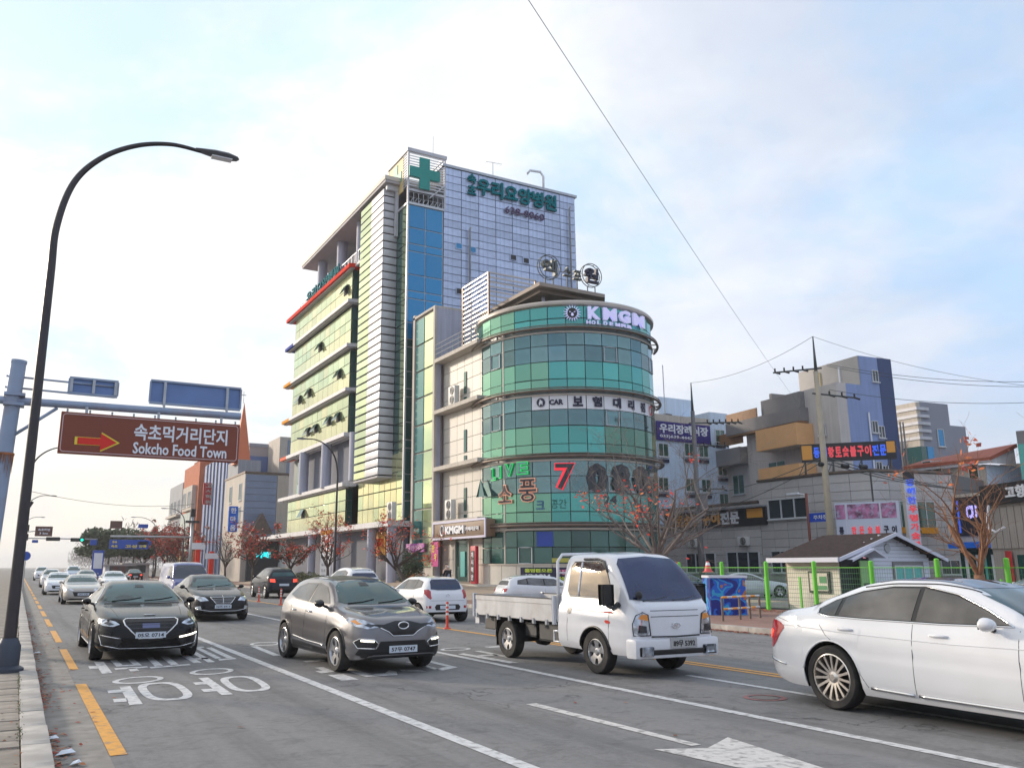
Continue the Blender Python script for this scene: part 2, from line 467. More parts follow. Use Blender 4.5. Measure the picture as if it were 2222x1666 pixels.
for q in ([(2.20, 15.9), (2.9, 16.1), (2.9, 16.3), (2.2, 16.12)], [(2.30, 16.1), (2.44, 16.1), (2.48, 17.8), (2.36, 17.8)], [(2.58, 16.15), (2.72, 16.2), (2.76, 17.9), (2.63, 17.9)],
          [(3.0, 16.4), (3.14, 16.4), (3.16, 18.1), (3.02, 18.1)], [(3.14, 17.0), (3.4, 17.0), (3.4, 17.25), (3.14, 17.25)], [(3.25, 16.4), (3.38, 16.4), (3.42, 18.6), (3.3, 18.6)],
          [(3.5, 16.6), (3.85, 16.75), (3.86, 16.98), (3.52, 16.85)], [(3.72, 17), (3.85, 17), (3.9, 19.6), (3.77, 19.6)], [(3.5, 17), (3.62, 17), (3.66, 19.5), (3.54, 19.5)], [(3.54, 19.4), (3.9, 19.4), (3.9, 19.65), (3.54, 19.65)]): poly(wm_, q)
ring(wm_, 5.15, 19.7, .35, .45, .08, .12, .2)
for q in ([(4.62, 17.0), (4.76, 17.0), (4.84, 19.2), (4.70, 19.2)], [(4.84, 15.55), (5.25, 15.65), (5.25, 15.95), (4.84, 15.8)], [(4.58, 13.9), (4.86, 13.95), (4.88, 14.7), (4.72, 14.7), (4.72, 14.25), (4.58, 14.2)],
          [(4.57, 12.86), (4.85, 12.86), (4.86, 13.6), (4.60, 13.62)], [(5.3, 13.1), (5.6, 13.1), (5.75, 13.5), (5.72, 13.75), (5.5, 13.4), (5.2, 13.4)], [(5.05, 13.1), (5.3, 13.1), (5.2, 14.4), (5.08, 14.4)],
          [(5.86, 13.5), (6.2, 13.3), (6.2, 13.55), (5.9, 13.75)], [(6.5, 13.3), (6.95, 13.6), (6.95, 13.85), (6.5, 13.55)], [(6.82, 13.8), (6.95, 13.8), (7.0, 15.4), (6.86, 15.4)], [(6.44, 13.5), (6.56, 13.5), (6.6, 14.8), (6.48, 14.8)]): poly(wm_, q)
ring(wm_, 8.4, 16.55, .36, .30, .09, .10, .3)
for q in ([(7.97, 15.6), (8.05, 13.7), (8.25, 13.7), (8.15, 15.7)], [(8.5, 14.6), (8.66, 14.6), (8.72, 16.0), (8.56, 16.0)], [(9.2, 16.5), (9.6, 16.5), (9.6, 16.75), (9.2, 16.75)], [(8.2, 15.0), (8.6, 15.0), (8.6, 15.25), (8.2, 15.25)]): poly(wm_, q)
tag(wm_.build('lane_lettering', M_WPAINT), kind='structure')
ar = MB()
poly(ar, [(5.88, 9.62), (6.04, 9.62), (6.10, 6.7), (5.98, 6.7)]); poly(ar, [(5.55, 6.75), (6.04, 6.55), (6.60, 6.85), (6.05, 3.8)])
tag(ar.build('lane_arrow', paint_mat('worn_white_paint', (.60, .575, .55), 1.0)), kind='structure')
mh = MB(); mh.lathe([(0, .006), (.17, .006), (.17, .003)], (8.99, 8.6, 0), n=24)
mo = tag(mh.build('manhole_cover', mat('iron_cover', (.16, .14, .13), .6, nz=(30, .2))), 'small round iron cover ringed by faded red paint in the lane', 'manhole cover')
mr = MB(); ring(mr, 8.99, 8.6, .29, .27, .07); mr.v = [(x, y, .006) for x, y, z in mr.v]; mr.build('paint_ring', mat('faded_red_paint', (.30, .13, .13), .8, nz=(20, .3), dirt=(12, .9, (.14, .135, .13))), mo)

# fallen leaves and litter along the kerbs
M_LEAF = [mat('leaf_red', (.30, .045, .025), .7, var=.2), mat('leaf_rust', (.36, .13, .05), .7), mat('leaf_brown', (.18, .08, .04), .8)]
def leaf_quad(b, p, s, mi=0, flat=False):
    p = Vector(p)
    if flat: u = Vector((cos(a := random.uniform(0, 6.3)), sin(a), random.uniform(-.25, .25))); w = Vector((-sin(a), cos(a), random.uniform(-.25, .25)))
    else:
        u = Vector([random.gauss(0, 1) for _ in range(3)]).normalized(); w = u.orthogonal().normalized()
    b.add([p - u * s, p - w * s * .6, p + u * s, p + w * s * .6], [(0, 1, 2, 3)], mi)
lv = MB()
for i in range(1500):
    y = 6 + (random.random() ** 1.4) * 34; x = .44 + abs(random.gauss(0, .12)) * (1.6 if random.random() < .25 else .55)
    if math.sin(y * 2.1) + math.sin(y * .9 + 1) + random.uniform(-.6, 1.4) < 0: continue
    leaf_quad(lv, (x, y, .012 + random.random() * .02), random.uniform(.018, .04), random.choice((0, 0, 1, 2)), True)
for i in range(110):
    leaf_quad(lv, (random.uniform(.5, 1.0) if random.random() < .6 else random.uniform(1, 10), random.uniform(6, 30), .014), random.uniform(.02, .045), random.choice((0, 1, 2)), True)
for i in range(160):
    leaf_quad(lv, (random.uniform(.0, .2), 6 + random.random() * 35, .137), random.uniform(.015, .03), random.choice((1, 2, 2)), True)
for i in range(1700):
    leaf_quad(lv, (17.34 - abs(random.gauss(0, .16)), random.uniform(2, 25), .02), random.uniform(.03, .06), random.choice((0, 0, 1)), True)
for i in range(1500):
    leaf_quad(lv, (24.3 + random.gauss(0, .35), random.uniform(10, 24), .17), random.uniform(.03, .07), random.choice((0, 0, 1)), True)
tag(lv.build('fallen_leaves', M_LEAF, recalc=False), 'red and brown dead leaves drifted along both kerbs', 'fallen leaves', kind='stuff')
M_WEED = mat('weed', (.09, .11, .04), .8, nz=(30, .3))
wd = MB()
for i in range(420):
    y = random.choice((9.6, 11.2, 13.2, 14.1, 17.5, 19, 21, 26, 30)) + random.gauss(0, .3); leaf_quad(wd, (.17 + random.gauss(0, .018), y, .14 + random.random() * .015), .009)
tag(wd.build('weeds', M_WEED, recalc=False), 'low weeds growing in the joint behind the left kerb', 'weeds', kind='stuff')
for x, y, s in ((.56, 9.1, .09), (.47, 9.9, .07), (.62, 8.6, .05), (.50, 19.6, .08)):
    lb = MB(); lb.v = [(x + s * dx, y + s * dy * 1.6, .012 + dz) for dx, dy, dz in ((-1, -.4, 0), (0, -.7, .02), (1, -.1, .01), (.6, .5, .03), (-.3, .7, .015))]; lb.f = [(0, 1, 2, 3, 4)]; lb.m = [0]
    tag(lb.build('litter', mat('paper_litter', (.6, .66, .75), .6)), 'crumpled pale scrap of litter among leaves in the left gutter', 'litter', 'scraps of litter in the left gutter')

# ================================================================ hospital
M_PANEL = mat('metal_wall_panel', (.46, .53, .70), .36, metal=.4, nz=(1.6, .12), var=.13, vstreak=.14, dirt=(.9, .35, (.36, .38, .44)))
M_PANELB = mat('wall_backing', (.16, .17, .21), .8)
M_BLUE = mat('blue_glass', (.010, .22, .46), .10, metal=.30, var=.08, spec=.8)
M_YGL = mat('yellow_green_glass', (.62, .62, .36), .10, metal=.75, var=.09, nz=(.5, .08))
M_YGL2 = mat('pale_green_glass', (.55, .64, .38), .08, metal=.75, var=.12, nz=(.5, .08))
M_DGL = mat('dark_green_glass', (.035, .11, .095), .06, metal=.3, var=.25, spec=1.0)
M_TEAL = mat('teal_spandrel_glass', (.09, .37, .33), .09, metal=.6, var=.14, spec=.9)
M_VIS = mat('vision_glass', (.14, .25, .26), .05, metal=.65, var=.22, spec=1.0, nz=(.7, .2))
M_FRAME = mat('dark_mullion', (.10, .12, .115), .5, metal=.4)
M_FRAMEL = mat('light_mullion', (.52, .54, .56), .45, metal=.3)
M_LOUV = mat('louvre_metal', (.52, .52, .55), .5, metal=.15, nz=(1.2, .1), var=.05)
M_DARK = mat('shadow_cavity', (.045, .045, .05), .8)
M_WHITE = mat('white_render', (.66, .65, .66), .6, nz=(.8, .07), vstreak=.12)
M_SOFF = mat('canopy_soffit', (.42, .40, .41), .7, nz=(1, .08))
M_RED = mat('red_metal_fascia', (.75, .05, .025), .85, spec=.15, nz=(2, .1))
M_ORG = mat('orange_metal_fascia', (.80, .34, .03), .8, spec=.15)
M_NAVY = mat('navy_metal_fascia', (.03, .06, .34), .8, spec=.15)
M_CORAL = mat('coral_metal_fascia', (.80, .20, .12), .8, spec=.15)
M_BEIGE = mat('beige_stone_cladding', (.50, .455, .40), .7, nz=(.8, .1), vstreak=.12, dirt=(.7, .3, (.36, .33, .30)))
M_LILAC = mat('pale_grey_cladding', (.40, .41, .50), .65, nz=(.8, .08), vstreak=.14)
M_TILE = mat('white_tile_panel', (.60, .565, .50), .5, nz=(.8, .08), var=.05, dirt=(.8, .25, (.45, .42, .37)))
M_STEEL = mat('galvanised_steel', (.42, .44, .47), .45, metal=.7, nz=(6, .12))
M_GREENP = mat('green_cross_paint', (.0, .27, .23), .4, nz=(1.5, .08))
M_YELP = mat('yellow_sheet', (.72, .55, .24), .5)
M_SIGNW = mat('sign_white', (.80, .81, .85), .4)
M_LETG = mat('letter_green', (.0, .17, .20), .8, spec=.15)
M_LETP = mat('letter_purple', (.10, .06, .14), .7)
M_BLACK = mat('black_plastic', (.018, .018, .02), .45)
M_ACW = mat('ac_casing', (.66, .65, .62), .5, nz=(3, .05))

def pane_box(w, h, axis, t=.03):
    """unit pane standing in plane x=const ('x') or y=const ('y'), lower left at origin"""
    b = MB()
    if axis == 'x': b.bbox(-t, t, 0, w, 0, h, .012)
    else: b.bbox(0, w, -t, t, 0, h, .012)
    return b
def grid_panes(root, name, axis, c, u0, u1, nu, rows, matf, gap=.05, tilt=.0035, t=.03):
    """rows: list of (z0, z1, key); one object per pane, shared meshes"""
    pw = (u1 - u0) / nu; cache = {}
    for (z0, z1, key) in rows:
        for i in range(nu):
            m = matf(key, i)
            k = (round(z1 - z0, 3), m.name)
            if k not in cache:
                o = pane_box(pw - gap, z1 - z0 - gap, axis, t).build(name, m, root)
                cache[k] = o
                lo = o
                # mesh was built around the world origin: keep it there, move the object
                me = o.data
                off = ORG[root.name]
                for v in me.vertices: v.co += off
            else:
                lo = inst(cache[k], root, (0, 0, 0), name=name)
            p = (c, u0 + i * pw + gap / 2, z0 + gap / 2) if axis == 'x' else (u0 + i * pw + gap / 2, c, z0 + gap / 2)
            lo.location = Vector(p) - ORG[root.name]
            if tilt: lo.rotation_euler = (random.gauss(0, tilt), random.gauss(0, tilt * .3), random.gauss(0, tilt))
hos = thing('hospital', 'tall hospital with big green cross, white panel wall and yellow-green glass front', 'hospital', (24.74, 57.5, 0))
XP0, XP1, YP = 27.96, 41.02, 57.5
b = MB()
b.box(27.96, 41.02, 57.6, 84, 0, 34.15)
b.box(24.9, 27.96, 57.6, 84, 0, 30.1); b.box(25.25, 27.96, 64.9, 90, 0, 28.3)
b.box(24.9, 28, 60, 88.0, 4.8, 8.5)
b.build('wall', M_PANELB, hos)
b = MB(); b.box(27.8, 41.2, 57.35, 84.1, 34.1, 34.32); b.build('parapet_cap', M_STEEL, hos)
rows = []; z = 34.08
for i in range(27): rows.append((z - .66, z, 0)); z -= .66
grid_panes(hos, 'wall_panel', 'y', YP, XP0, XP1, 8, rows, lambda k, i: M_PANEL, gap=.045, tilt=.004, t=.05)
# small openings
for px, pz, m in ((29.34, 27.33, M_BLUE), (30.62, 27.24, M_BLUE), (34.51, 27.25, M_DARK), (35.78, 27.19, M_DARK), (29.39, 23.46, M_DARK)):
    b = MB(); b.box(px - .26, px + .26, 57.40, 57.5, pz - .22, pz + .22); wv = b.build('small_window', m, hos)
    b = MB(); b.box(px - .32, px + .32, 57.38, 57.42, pz + .22, pz + .28); b.box(px - .32, px + .32, 57.38, 57.42, pz - .28, pz - .22); b.box(px - .32, px - .26, 57.38, 57.42, pz - .22, pz + .22); b.box(px + .26, px + .32, 57.38, 57.42, pz - .22, pz + .22); b.build('frame', M_PANEL, wv)
for px, z1, z2 in ((30.23, 17, 28.83), (40.24, 17, 32.75)):
    b = MB(); b.tube([(px, 57.2, z1), (px, 57.2, z2), (px, 57.0, z2 + .2)], .09); b.build('vent_pipe', M_STEEL, hos, smooth=True)
# blue stair glass, and its pale side
def stair_rows(zt, zb):
    r = []; z = zt; k = 0; hs = (1.95, 1.35, .63)
    while z > zb:
        h = hs[k % 3]; r.append((z - h, z, k % 3)); z -= h; k += 1
    return r
sr = stair_rows(30.1, 4.9)
b = MB(); b.box(24.86, 27.94, 57.54, 57.58, 4.9, 30.1); b.build('glazing_frame', M_FRAMEL, hos)
grid_panes(hos, 'green_pane', 'y', 57.5, 24.84, 27.90, 2, [r for r in sr if r[1] < 20], lambda k, i: M_DGL, gap=.09)
grid_panes(hos, 'blue_pane', 'y', 57.5, 24.84, 27.90, 2, [r for r in sr if r[1] >= 20], lambda k, i: M_BLUE, gap=.09)
grid_panes(hos, 'side_pane', 'x', 24.84, 57.6, 59.65, 2, [r for r in sr if r[0] > 8.2], lambda k, i: M_YGL2 if i == 0 else M_DGL, gap=.07)
b = MB(); b.box(24.72, 24.86, 57.42, 57.56, 4.9, 30.25); b.box(24.7, 28, 57.38, 57.56, 30.1, 30.3); b.box(24.7, 24.86, 57.5, 59.7, 30.1, 30.28); b.build('corner_frame', M_FRAMEL, hos)
# lower front glass under the louvred box
grid_panes(hos, 'front_pane', 'x', 24.80, 57.6, 67.0, 8, [(5.1, 6.3, 0), (6.3, 7.5, 1), (7.5, 8.75, 0), (8.75, 10.2, 1)], lambda k, i: M_YGL if (k + i) % 4 else M_YGL2, gap=.07)
# louvred box
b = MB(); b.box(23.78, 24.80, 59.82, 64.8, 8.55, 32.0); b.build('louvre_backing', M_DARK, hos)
b = MB(); b.box(23.55, 24.85, 59.66, 64.95, 8.38, 8.52); b.build('box_soffit', M_SOFF, hos)
lz = 8.60; i = 0
ls1 = MB(); ls1.bbox(23.56, 23.66, 59.66, 62.4, 0, .545, .02); ls1.bbox(23.662, 24.80, 59.66, 59.76, 0, .545, .02)
L1 = ls1.build('louvre_slat', M_LOUV, hos, smooth=30); ls2 = MB(); ls2.bbox(23.57, 23.65, 62.41, 64.95, 0, .53, .02); L2 = ls2.build('glass_slat', M_YGL2, hos)
for me in (L1, L2): me.location = (0, 0, 8.62)
zz = 8.62 + .655
while zz < 31.7:
    for me in (L1, L2):
        o = inst(me, hos, ORG[hos.name]); o.location = (0, 0, zz)
    zz += .655
# yellow glass block with coloured ledges
YB0, YB1 = 68.8, 86.6
b = MB(); b.box(24.42, 25.3, YB0 + .05, YB1, 13.2, 28.2); b.box(24.42, 25.3, YB0 + .05, YB1, 4.9, 8.4); b.build('curtain_wall_backing', M_FRAME, hos)
rows = []
for base in (13.05, 16.95, 20.95, 25.05):
    top = base + (3.62 if base < 25 else 3.1)
    rows += [(base + .12, base + 1.55, 0), (base + 1.55, base + 2.45, 1), (base + 2.45, top, 2)]
rows += [(5.0, 6.4, 0), (6.4, 7.3, 1), (7.3, 8.3, 2)]
grid_panes(hos, 'facade_pane', 'x', 24.33, YB0, YB1, 12, rows, lambda k, i: (M_YGL, M_YGL2, M_YGL2)[k] if (i * 7 + k) % 5 else M_YGL, gap=.05)
grid_panes(hos, 'end_pane', 'y', YB0, 24.40, 25.3, 1, rows, lambda k, i: M_DGL, gap=.05)
# recessed column storey
b = MB(); b.box(25.2, 25.4, 66, 88, 8.8, 12.8); b.build('recess_wall', M_FRAME, hos)
grid_panes(hos, 'recess_pane', 'x', 25.15, 66.5, 86.5, 10, [(8.9, 10.2, 0), (10.2, 11.5, 1), (11.5, 12.6, 0)], lambda k, i: M_YGL if i % 3 else M_VIS, gap=.08)
for y in (80.43, 73.49, 66.0):
    b = MB(); b.tube([(24.0, y, 8.7), (24.0, y, 12.75)], .48, 20); b.build('column', M_LILAC, hos, smooth=40)
ledges = [(28.15, 28.5, M_RED, 1.0), (24.85, 25.15, M_NAVY, .16), (20.75, 21.05, M_ORG, .14), (16.75, 17.05, M_ORG, .14), (12.75, 13.08, M_CORAL, .12), (8.45, 8.78, M_WHITE, 0)]
for z0, z1, m, fr in ledges:
    b = MB(); yc = 88.6 - fr * 20.0 if fr < 1 else 68.2
    if fr < 1:
        b.prism([(23.75, 68.2), (24.95, 67.9), (24.95, yc), (23.75, yc)], z0, z1)
        b.build('ledge', M_WHITE, hos)
    if fr > 0:
        b = MB(); b.prism([(23.75, yc), (24.95, yc - (0 if fr < 1 else .3)), (24.95, 88.6), (23.75, 88.6)], z0, z1)
        b.build('ledge_tip', m, hos)
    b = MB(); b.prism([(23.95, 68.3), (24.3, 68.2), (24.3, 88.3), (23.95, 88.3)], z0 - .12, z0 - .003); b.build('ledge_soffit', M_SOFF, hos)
# tilted open windows
wmesh = None
for px, py in ((750, 630), (694, 753), (735, 812), (670, 853), (649, 868), (668, 937), (684, 930), (713, 914), (733, 905), (656, 1115)):
    pass
for (y, z) in ((70.36, 26.62), (77.54, 22.90), (71.52, 18.92), (80.62, 18.82), (83.96, 18.70), (80.39, 14.85), (78.00, 14.82), (73.97, 14.94), (71.38, 14.92), (81.11, 6.80)):
    b = MB(); h = .85; w = 1.1; 
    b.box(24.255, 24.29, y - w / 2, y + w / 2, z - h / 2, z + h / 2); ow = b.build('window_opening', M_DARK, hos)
    b = MB(); b.add([(24.22, y - w / 2, z + h / 2), (24.22, y + w / 2, z + h / 2), (23.82, y + w / 2, z - h / 2 + .08), (23.82, y - w / 2, z - h / 2 + .08), (24.19, y - w / 2, z + h / 2), (24.19, y + w / 2, z + h / 2), (23.79, y + w / 2, z - h / 2 + .08), (23.79, y - w / 2, z - h / 2 + .08)],
                    [(0, 1, 2, 3), (7, 6, 5, 4), (0, 3, 7, 4), (1, 5, 6, 2), (2, 6, 7, 3), (0, 4, 5, 1)]); b.build('sash', M_DGL, ow)
# top terrace and flying roof
b = MB(); b.box(24.3, 28, 66, 88, 28.2, 28.45); b.box(27.2, 27.5, 66, 85, 28.45, 31.9); b.build('terrace', M_WHITE, hos)
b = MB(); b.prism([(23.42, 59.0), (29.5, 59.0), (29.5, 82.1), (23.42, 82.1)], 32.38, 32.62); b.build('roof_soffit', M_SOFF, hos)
b = MB(); b.prism([(23.36, 58.95), (29.6, 58.95), (29.6, 82.2), (23.36, 82.2)], 32.62, 32.95); b.build('flying_roof', mat('roof_edge', (.62, .57, .50), .6, nz=(1, .06)), hos)
b = MB(); b.box(23.7, 24.9, 59.3, 59.62, 31.9, 32.37); b.box(24.5, 24.75, 59.35, 59.6, 28, 31.9); b.build('roof_post', M_LOUV, hos)
for y in (79.2, 73.2, 67.8):
    b = MB(); b.tube([(24.75, y, 28.45), (24.75, y, 32.38)], .5, 20); b.build('terrace_column', M_LILAC, hos, smooth=40)
rl = MB()
for k in range(22): rl.box(24.32, 24.36, 66.5 + k * .9, 66.54 + k * .9, 28.45, 29.5)
rl.box(24.31, 24.37, 66.4, 86.4, 29.5, 29.56); rl.build('terrace_railing', M_STEEL, hos)
tx, tf = text('우리요양병원', 1.0, .12, .02); tx = [(x * 1.9, y * 1.25, z) for x, y, z in tx]
b = MB(); b.mapped(tx, tf, onplane((24.15, 77.3, 29.25), (0, -1, 0), UZ)); b.build('terrace_letters', M_LETG, hos)
# rooftop cross tower
ct = MB()
for x, y in ((24.78, 57.5), (28.05, 57.5), (24.78, 61.6), (28.05, 61.6)): ct.box(x - .07, x + .07, y - .07, y + .07, 30.3, 35.0)
ct.box(24.65, 28.2, 57.38, 57.62, 34.72, 35.0); ct.box(24.65, 24.9, 57.622, 61.7, 34.72, 35.0); ct.box(28.0, 28.2, 57.622, 61.7, 34.72, 35.0)
ct.box(24.7, 28.1, 57.44, 57.56, 31.3, 31.5); ct.tube([(26.6, 57.3, 30.9), (28.0, 57.3, 32.3)], .06, 6)
ct.build('cross_tower_frame', M_LOUV, hos)
for k in range(13):
    b = MB(); z = 31.75 + k * .235; b.box(24.86, 27.98, 57.47, 57.53, z, z + .07); b.build('tower_louvre', M_SIGNW, hos)
for k in range(13):
    b = MB(); z = 31.75 + k * .235; b.box(24.75, 24.81, 57.6, 58.5, z, z + .1); b.build('tower_side_louvre', M_LOUV, hos)
b = MB(); b.box(24.74, 24.82, 58.5, 61.6, 31.6, 34.6); b.build('yellow_sheet', M_YELP, hos)
b = MB(); b.box(24.69, 24.735, 59.6, 60.5, 31.7, 34.4); b.box(24.69, 24.735, 58.75, 59.595, 32.6, 33.5); b.box(24.69, 24.735, 60.505, 61.4, 32.6, 33.5); b.build('side_cross', mat('cross_pale_green', (.26, .46, .38), .5), hos)
cxx, czz = 26.12, 32.91
b = MB(); a = .44; e = 1.36; b.box(cxx - a, cxx + a, 57.2, 57.36, czz - e, czz + e); b.box(cxx - e, cxx - a - .002, 57.2, 57.36, czz - a, czz + a); b.box(cxx + a + .002, cxx + e, 57.2, 57.36, czz - a, czz + a); b.build('green_cross', M_GREENP, hos)
rl = MB()
for k in range(8): rl.tube([(24.85 + k * .43, 57.5, 30.3), (24.85 + k * .43, 57.5, 31.2)], .025, 5)
rl.tube([(24.8, 57.5, 31.2), (28, 57.5, 31.2)], .03, 5); rl.tube([(24.8, 57.5, 30.75), (28, 57.5, 30.75)], .02, 5)
for k in range(9): rl.tube([(25.0 + k * .35, 57.52, 30.3), (25.25 + k * .35, 57.52, 30.75)], .03, 5)
rl.build('roof_railing', M_STEEL, hos)
b = MB(); b.tube([(27.2, 58, 35), (27.2, 58, 36.9)], .02, 5); b.build('lightning_rod', M_STEEL, hos)
b = MB(); b.box(33.8, 38.3, 60, 66, 34.3, 35.4); b.box(35.3, 36.6, 60.5, 64, 35.4, 35.5); b.build('roof_housing', M_PANEL, hos)
b = MB(); b.tube([(38.4, 58.5, 34.3), (38.4, 58.5, 36.0), (38.1, 58.5, 36.4), (37.0, 58.5, 36.3), (36.7, 58.5, 35.9)], .12, 8); b.build('gooseneck_vent', M_SIGNW, hos, smooth=True)
b = MB(); b.tube([(33.2, 58.5, 34.3), (33.2, 58.5, 36.2)], .03, 5); b.tube([(32.5, 58.5, 36.1), (34.1, 58.5, 36.2)], .02, 5)
for k in range(5): b.tube([(32.6 + k * .35, 58.2, 36.12), (32.6 + k * .35, 58.8, 36.12)], .012, 4)
b.build('aerial', M_STEEL, hos)
# wall lettering
def wall_text(s, px0, py0, px1, py1, h, m, name, Yp=57.38, bold=.03, depth=.12):
    pass
def lettering(root, s, p0, p1, h, m, name, bold=.03, depth=.12, normal_off=0):
    """text whose centre line runs from p0 to p1 on a vertical wall"""
    p0, p1 = Vector(p0), Vector(p1); u = p1 - p0; w = u.length
    tv, tf_ = fit_text(s, w, h, depth, bold); b = MB()
    b.mapped(tv, tf_, onplane((p0 + p1) / 2, u, UZ)); return b.build(name, m, root)
pA = (30.97, 57.3, 33.02); pB = (38.92, 57.3, 32.95)
lettering(hos, '우리요양병원', (pA[0], 57.3, (pA[2] + pB[2]) / 2 + .0), (pB[0], 57.3, (pA[2] + pB[2]) / 2), 1.5, M_LETG, 'wall_letters', .03, .18)
pA = (30.14, 57.3, 33.0)
b = MB()
for s, dz in (('속', .50), ('초', -.50)):
    tv, tf_ = fit_text(s, .78, .85, .15, .03); b.mapped(tv, tf_, onplane((pA[0] + .35, 57.3, pA[2] + dz), (1, 0, 0), UZ))
b.build('wall_letters', M_LETG, hos)
pA = (33.69, 57.3, 31.68); pB = (37.64, 57.3, 31.69)
lettering(hos, '638-0060', (pA[0], 57.3, (pA[2] + pB[2]) / 2 - .25), (pB[0], 57.3, (pA[2] + pB[2]) / 2 - .25), .62, M_LETP, 'wall_numbers', .01, .1)
# ground floor, canopy, columns
b = MB(); b.prism([(23.4, 57.0), (29, 57.0), (29, 89.5), (23.4, 89.5)], 4.62, 5.02); b.prism([(23.4, 89.5), (26, 89.5), (26, 97), (23.4, 97)], 4.62, 4.9); b.build('entrance_canopy', M_WHITE, hos)
for y in (61.38, 57.44, 69.5, 76.5):
    b = MB(); b.tube([(23.9, y, 0.2), (23.9, y, 4.62)], .36, 20); b.build('entrance_column', M_LILAC, hos, smooth=40)
b = MB(); b.box(25.3, 25.5, 57.6, 89, .2, 4.6); b.build('ground_floor_wall', M_FRAME, hos)
grid_panes(hos, 'shop_pane', 'x', 25.26, 58.2, 80.0, 14, [(.5, 2.9, 0), (2.9, 4.4, 1)], lambda k, i: M_DGL if (i + k) % 3 else M_VIS, gap=.09)
b = MB(); b.box(25.1, 25.24, 70.22, 73.12, .2, 3.4); b.build('brown_door_panel', mat('brown_timber_panel', (.34, .14, .05), .6, nz=(3, .15)), hos)
b = MB(); b.box(24.4, 24.55, 59.95, 62.52, 2.6, 4.35); bb = b.build('orange_poster', mat('orange_print', (.80, .38, .06), .6, nz=(1.3, .25)), hos)
lettering(hos, '약국', (24.33, 62.32, 3.5), (24.33, 60.13, 3.5), .7, M_RED, 'poster_letters', .03, .03)
def ac_unit(root_loc, label, along='y', twin=True, group='air conditioner units on ledges'):
    x, y, z = root_loc
    t = thing('ac_unit', label, 'air conditioner', root_loc, group)
    w, d, h = .95, .38, (1.32 if twin else .72)
    b = MB(); b.bbox(x - d / 2, x + d / 2, y - w / 2, y + w / 2, z + .05, z + h, .02); b.build('casing', M_ACW, t, smooth=30)
    for k in range(2 if twin else 1):
        zc = z + (.36 if twin else .38) + k * .62
        b = MB(); b.lathe([(.0, -.012), (.26, -.012), (.27, .0), (.30, .0)], (x - d / 2 - .004, y - .08, zc), 'x', 20); g = b.build('fan_grille', M_BLACK, t)
        g2 = MB()
        for r in (.08, .14, .2, .26): g2.lathe([(r, 0), (r + .008, -.01), (r, -.016)], (x - d / 2 - .02, y - .08, zc), 'x', 18)
        g2.build('guard_ring', M_ACW, g)
    b = MB(); b.box(x - .15, x + .15, y - w / 2 + .1, y - w / 2 + .16, z, z + .05); b.box(x - .15, x + .15, y + w / 2 - .16, y + w / 2 - .1, z, z + .05); b.build('foot', M_STEEL, t)
    return t
ac_unit((23.75, 57.16, 5.02), 'white outdoor air conditioner on the hospital entrance canopy', twin=True)

# ================================================================ round corner building
CX0, CY0, CR = 31.62, 46.10, 5.9
PF = atan2(-CY0, -CX0)          # bearing that faces the street corner
rb = thing('round_building', 'round green glass corner building with banded storeys and rooftop sign', 'building', (CX0, CY0, 0))
def cyl(phi, z, r=CR): return (CX0 + r * cos(phi), CY0 + r * sin(phi), z)
def onround(phi0, z0, r):
    return lambda x, y, z=0.0: cyl(phi0 + x / r, z0 + y, r + z)
b = MB(); b.lathe([(CR - .12, .1), (CR - .12, 17.5), (0, 17.5)], (CX0, CY0, 0), 'z', 66); b.build('core_wall', M_FRAME, rb, smooth=30)
NP = 33; dphi = 2 * pi / NP
def curved_pane(h, gap=.05, seg=1):
    b = MB(); vs = []
    g = gap / CR
    for rr in (CR - .05, CR):
        for k in range(seg + 1):
            a = g / 2 + (dphi - g) * k / seg
            for z in (gap / 2, h - gap / 2): vs.append((rr * cos(a), rr * sin(a), z))
    n = (seg + 1) * 2; fs = []
    for k in range(seg):
        i = k * 2; fs += [(n + i, n + i + 2, n + i + 3, n + i + 1)]
        fs += [(i + 1, n + i + 1, n + i + 3, i + 3), (i, i + 2, n + i + 2, n + i)]
    fs += [(0, n, n + 1, 1), (n - 2, n - 1, 2 * n - 1, 2 * n - 2)]
    return b.add(vs, fs)
levels = []
for base in (4.28, 8.30, 12.28):
    levels += [(base, base + .62, 't'), (base + .62, base + 1.72, 't'), (base + 1.72, base + 2.72, 'v'), (base + 2.72, base + 3.68, 'v')]
levels += [(16.2, 16.72, 't'), (16.72, 17.55, 't'), (1.9, 2.85, 'v'), (2.85, 3.8, 'v')]
pc = {}
M_TEAL_WARM = mat('warm_reflection_spandrel', (.18, .41, .29), .10, metal=.6, var=.12, spec=.8)  # left panes of the drum: warm sky reflection put into the teal
M_GRN = mat('dull_green_glass', (.08, .22, .16), .08, metal=.4, var=.15, spec=.9)
for (z0, z1, k) in levels:
    for i in range(-9, 9):
        phi = PF + .03 + i * dphi
        if k == 't': m = M_TEAL_WARM if (i < -3 or (i < -1 and z0 < 13)) else (M_GRN if (8 < z0 < 10.2 and 2 <= i <= 5) else M_TEAL)
        else: m = M_VIS if z0 > 4 else M_DGL
        if z0 == 8.30 + 2.72 and -2 <= i <= 5: m = M_SIGNW
        key = (round(z1 - z0, 2), m.name)
        if key in pc: o = inst(pc[key], rb, (0, 0, 0), name='curved_pane')
        else:
            o = curved_pane(z1 - z0).build('curved_pane', m, rb); pc[key] = o
            for v in o.data.vertices: v.co += ORG[rb.name]
        o.location = (0, 0, z0); o.rotation_euler = (random.gauss(0, .0012), random.gauss(0, .0012), phi)
        if m is M_SIGNW: o.name = 'banner_panel'
M_PIPE = mat('brown_ring_pipe', (.17, .125, .10), .45, metal=.4, nz=(3, .15))
M_RIM = mat('beige_rim', (.50, .45, .40), .4, metal=.35, nz=(1, .08))
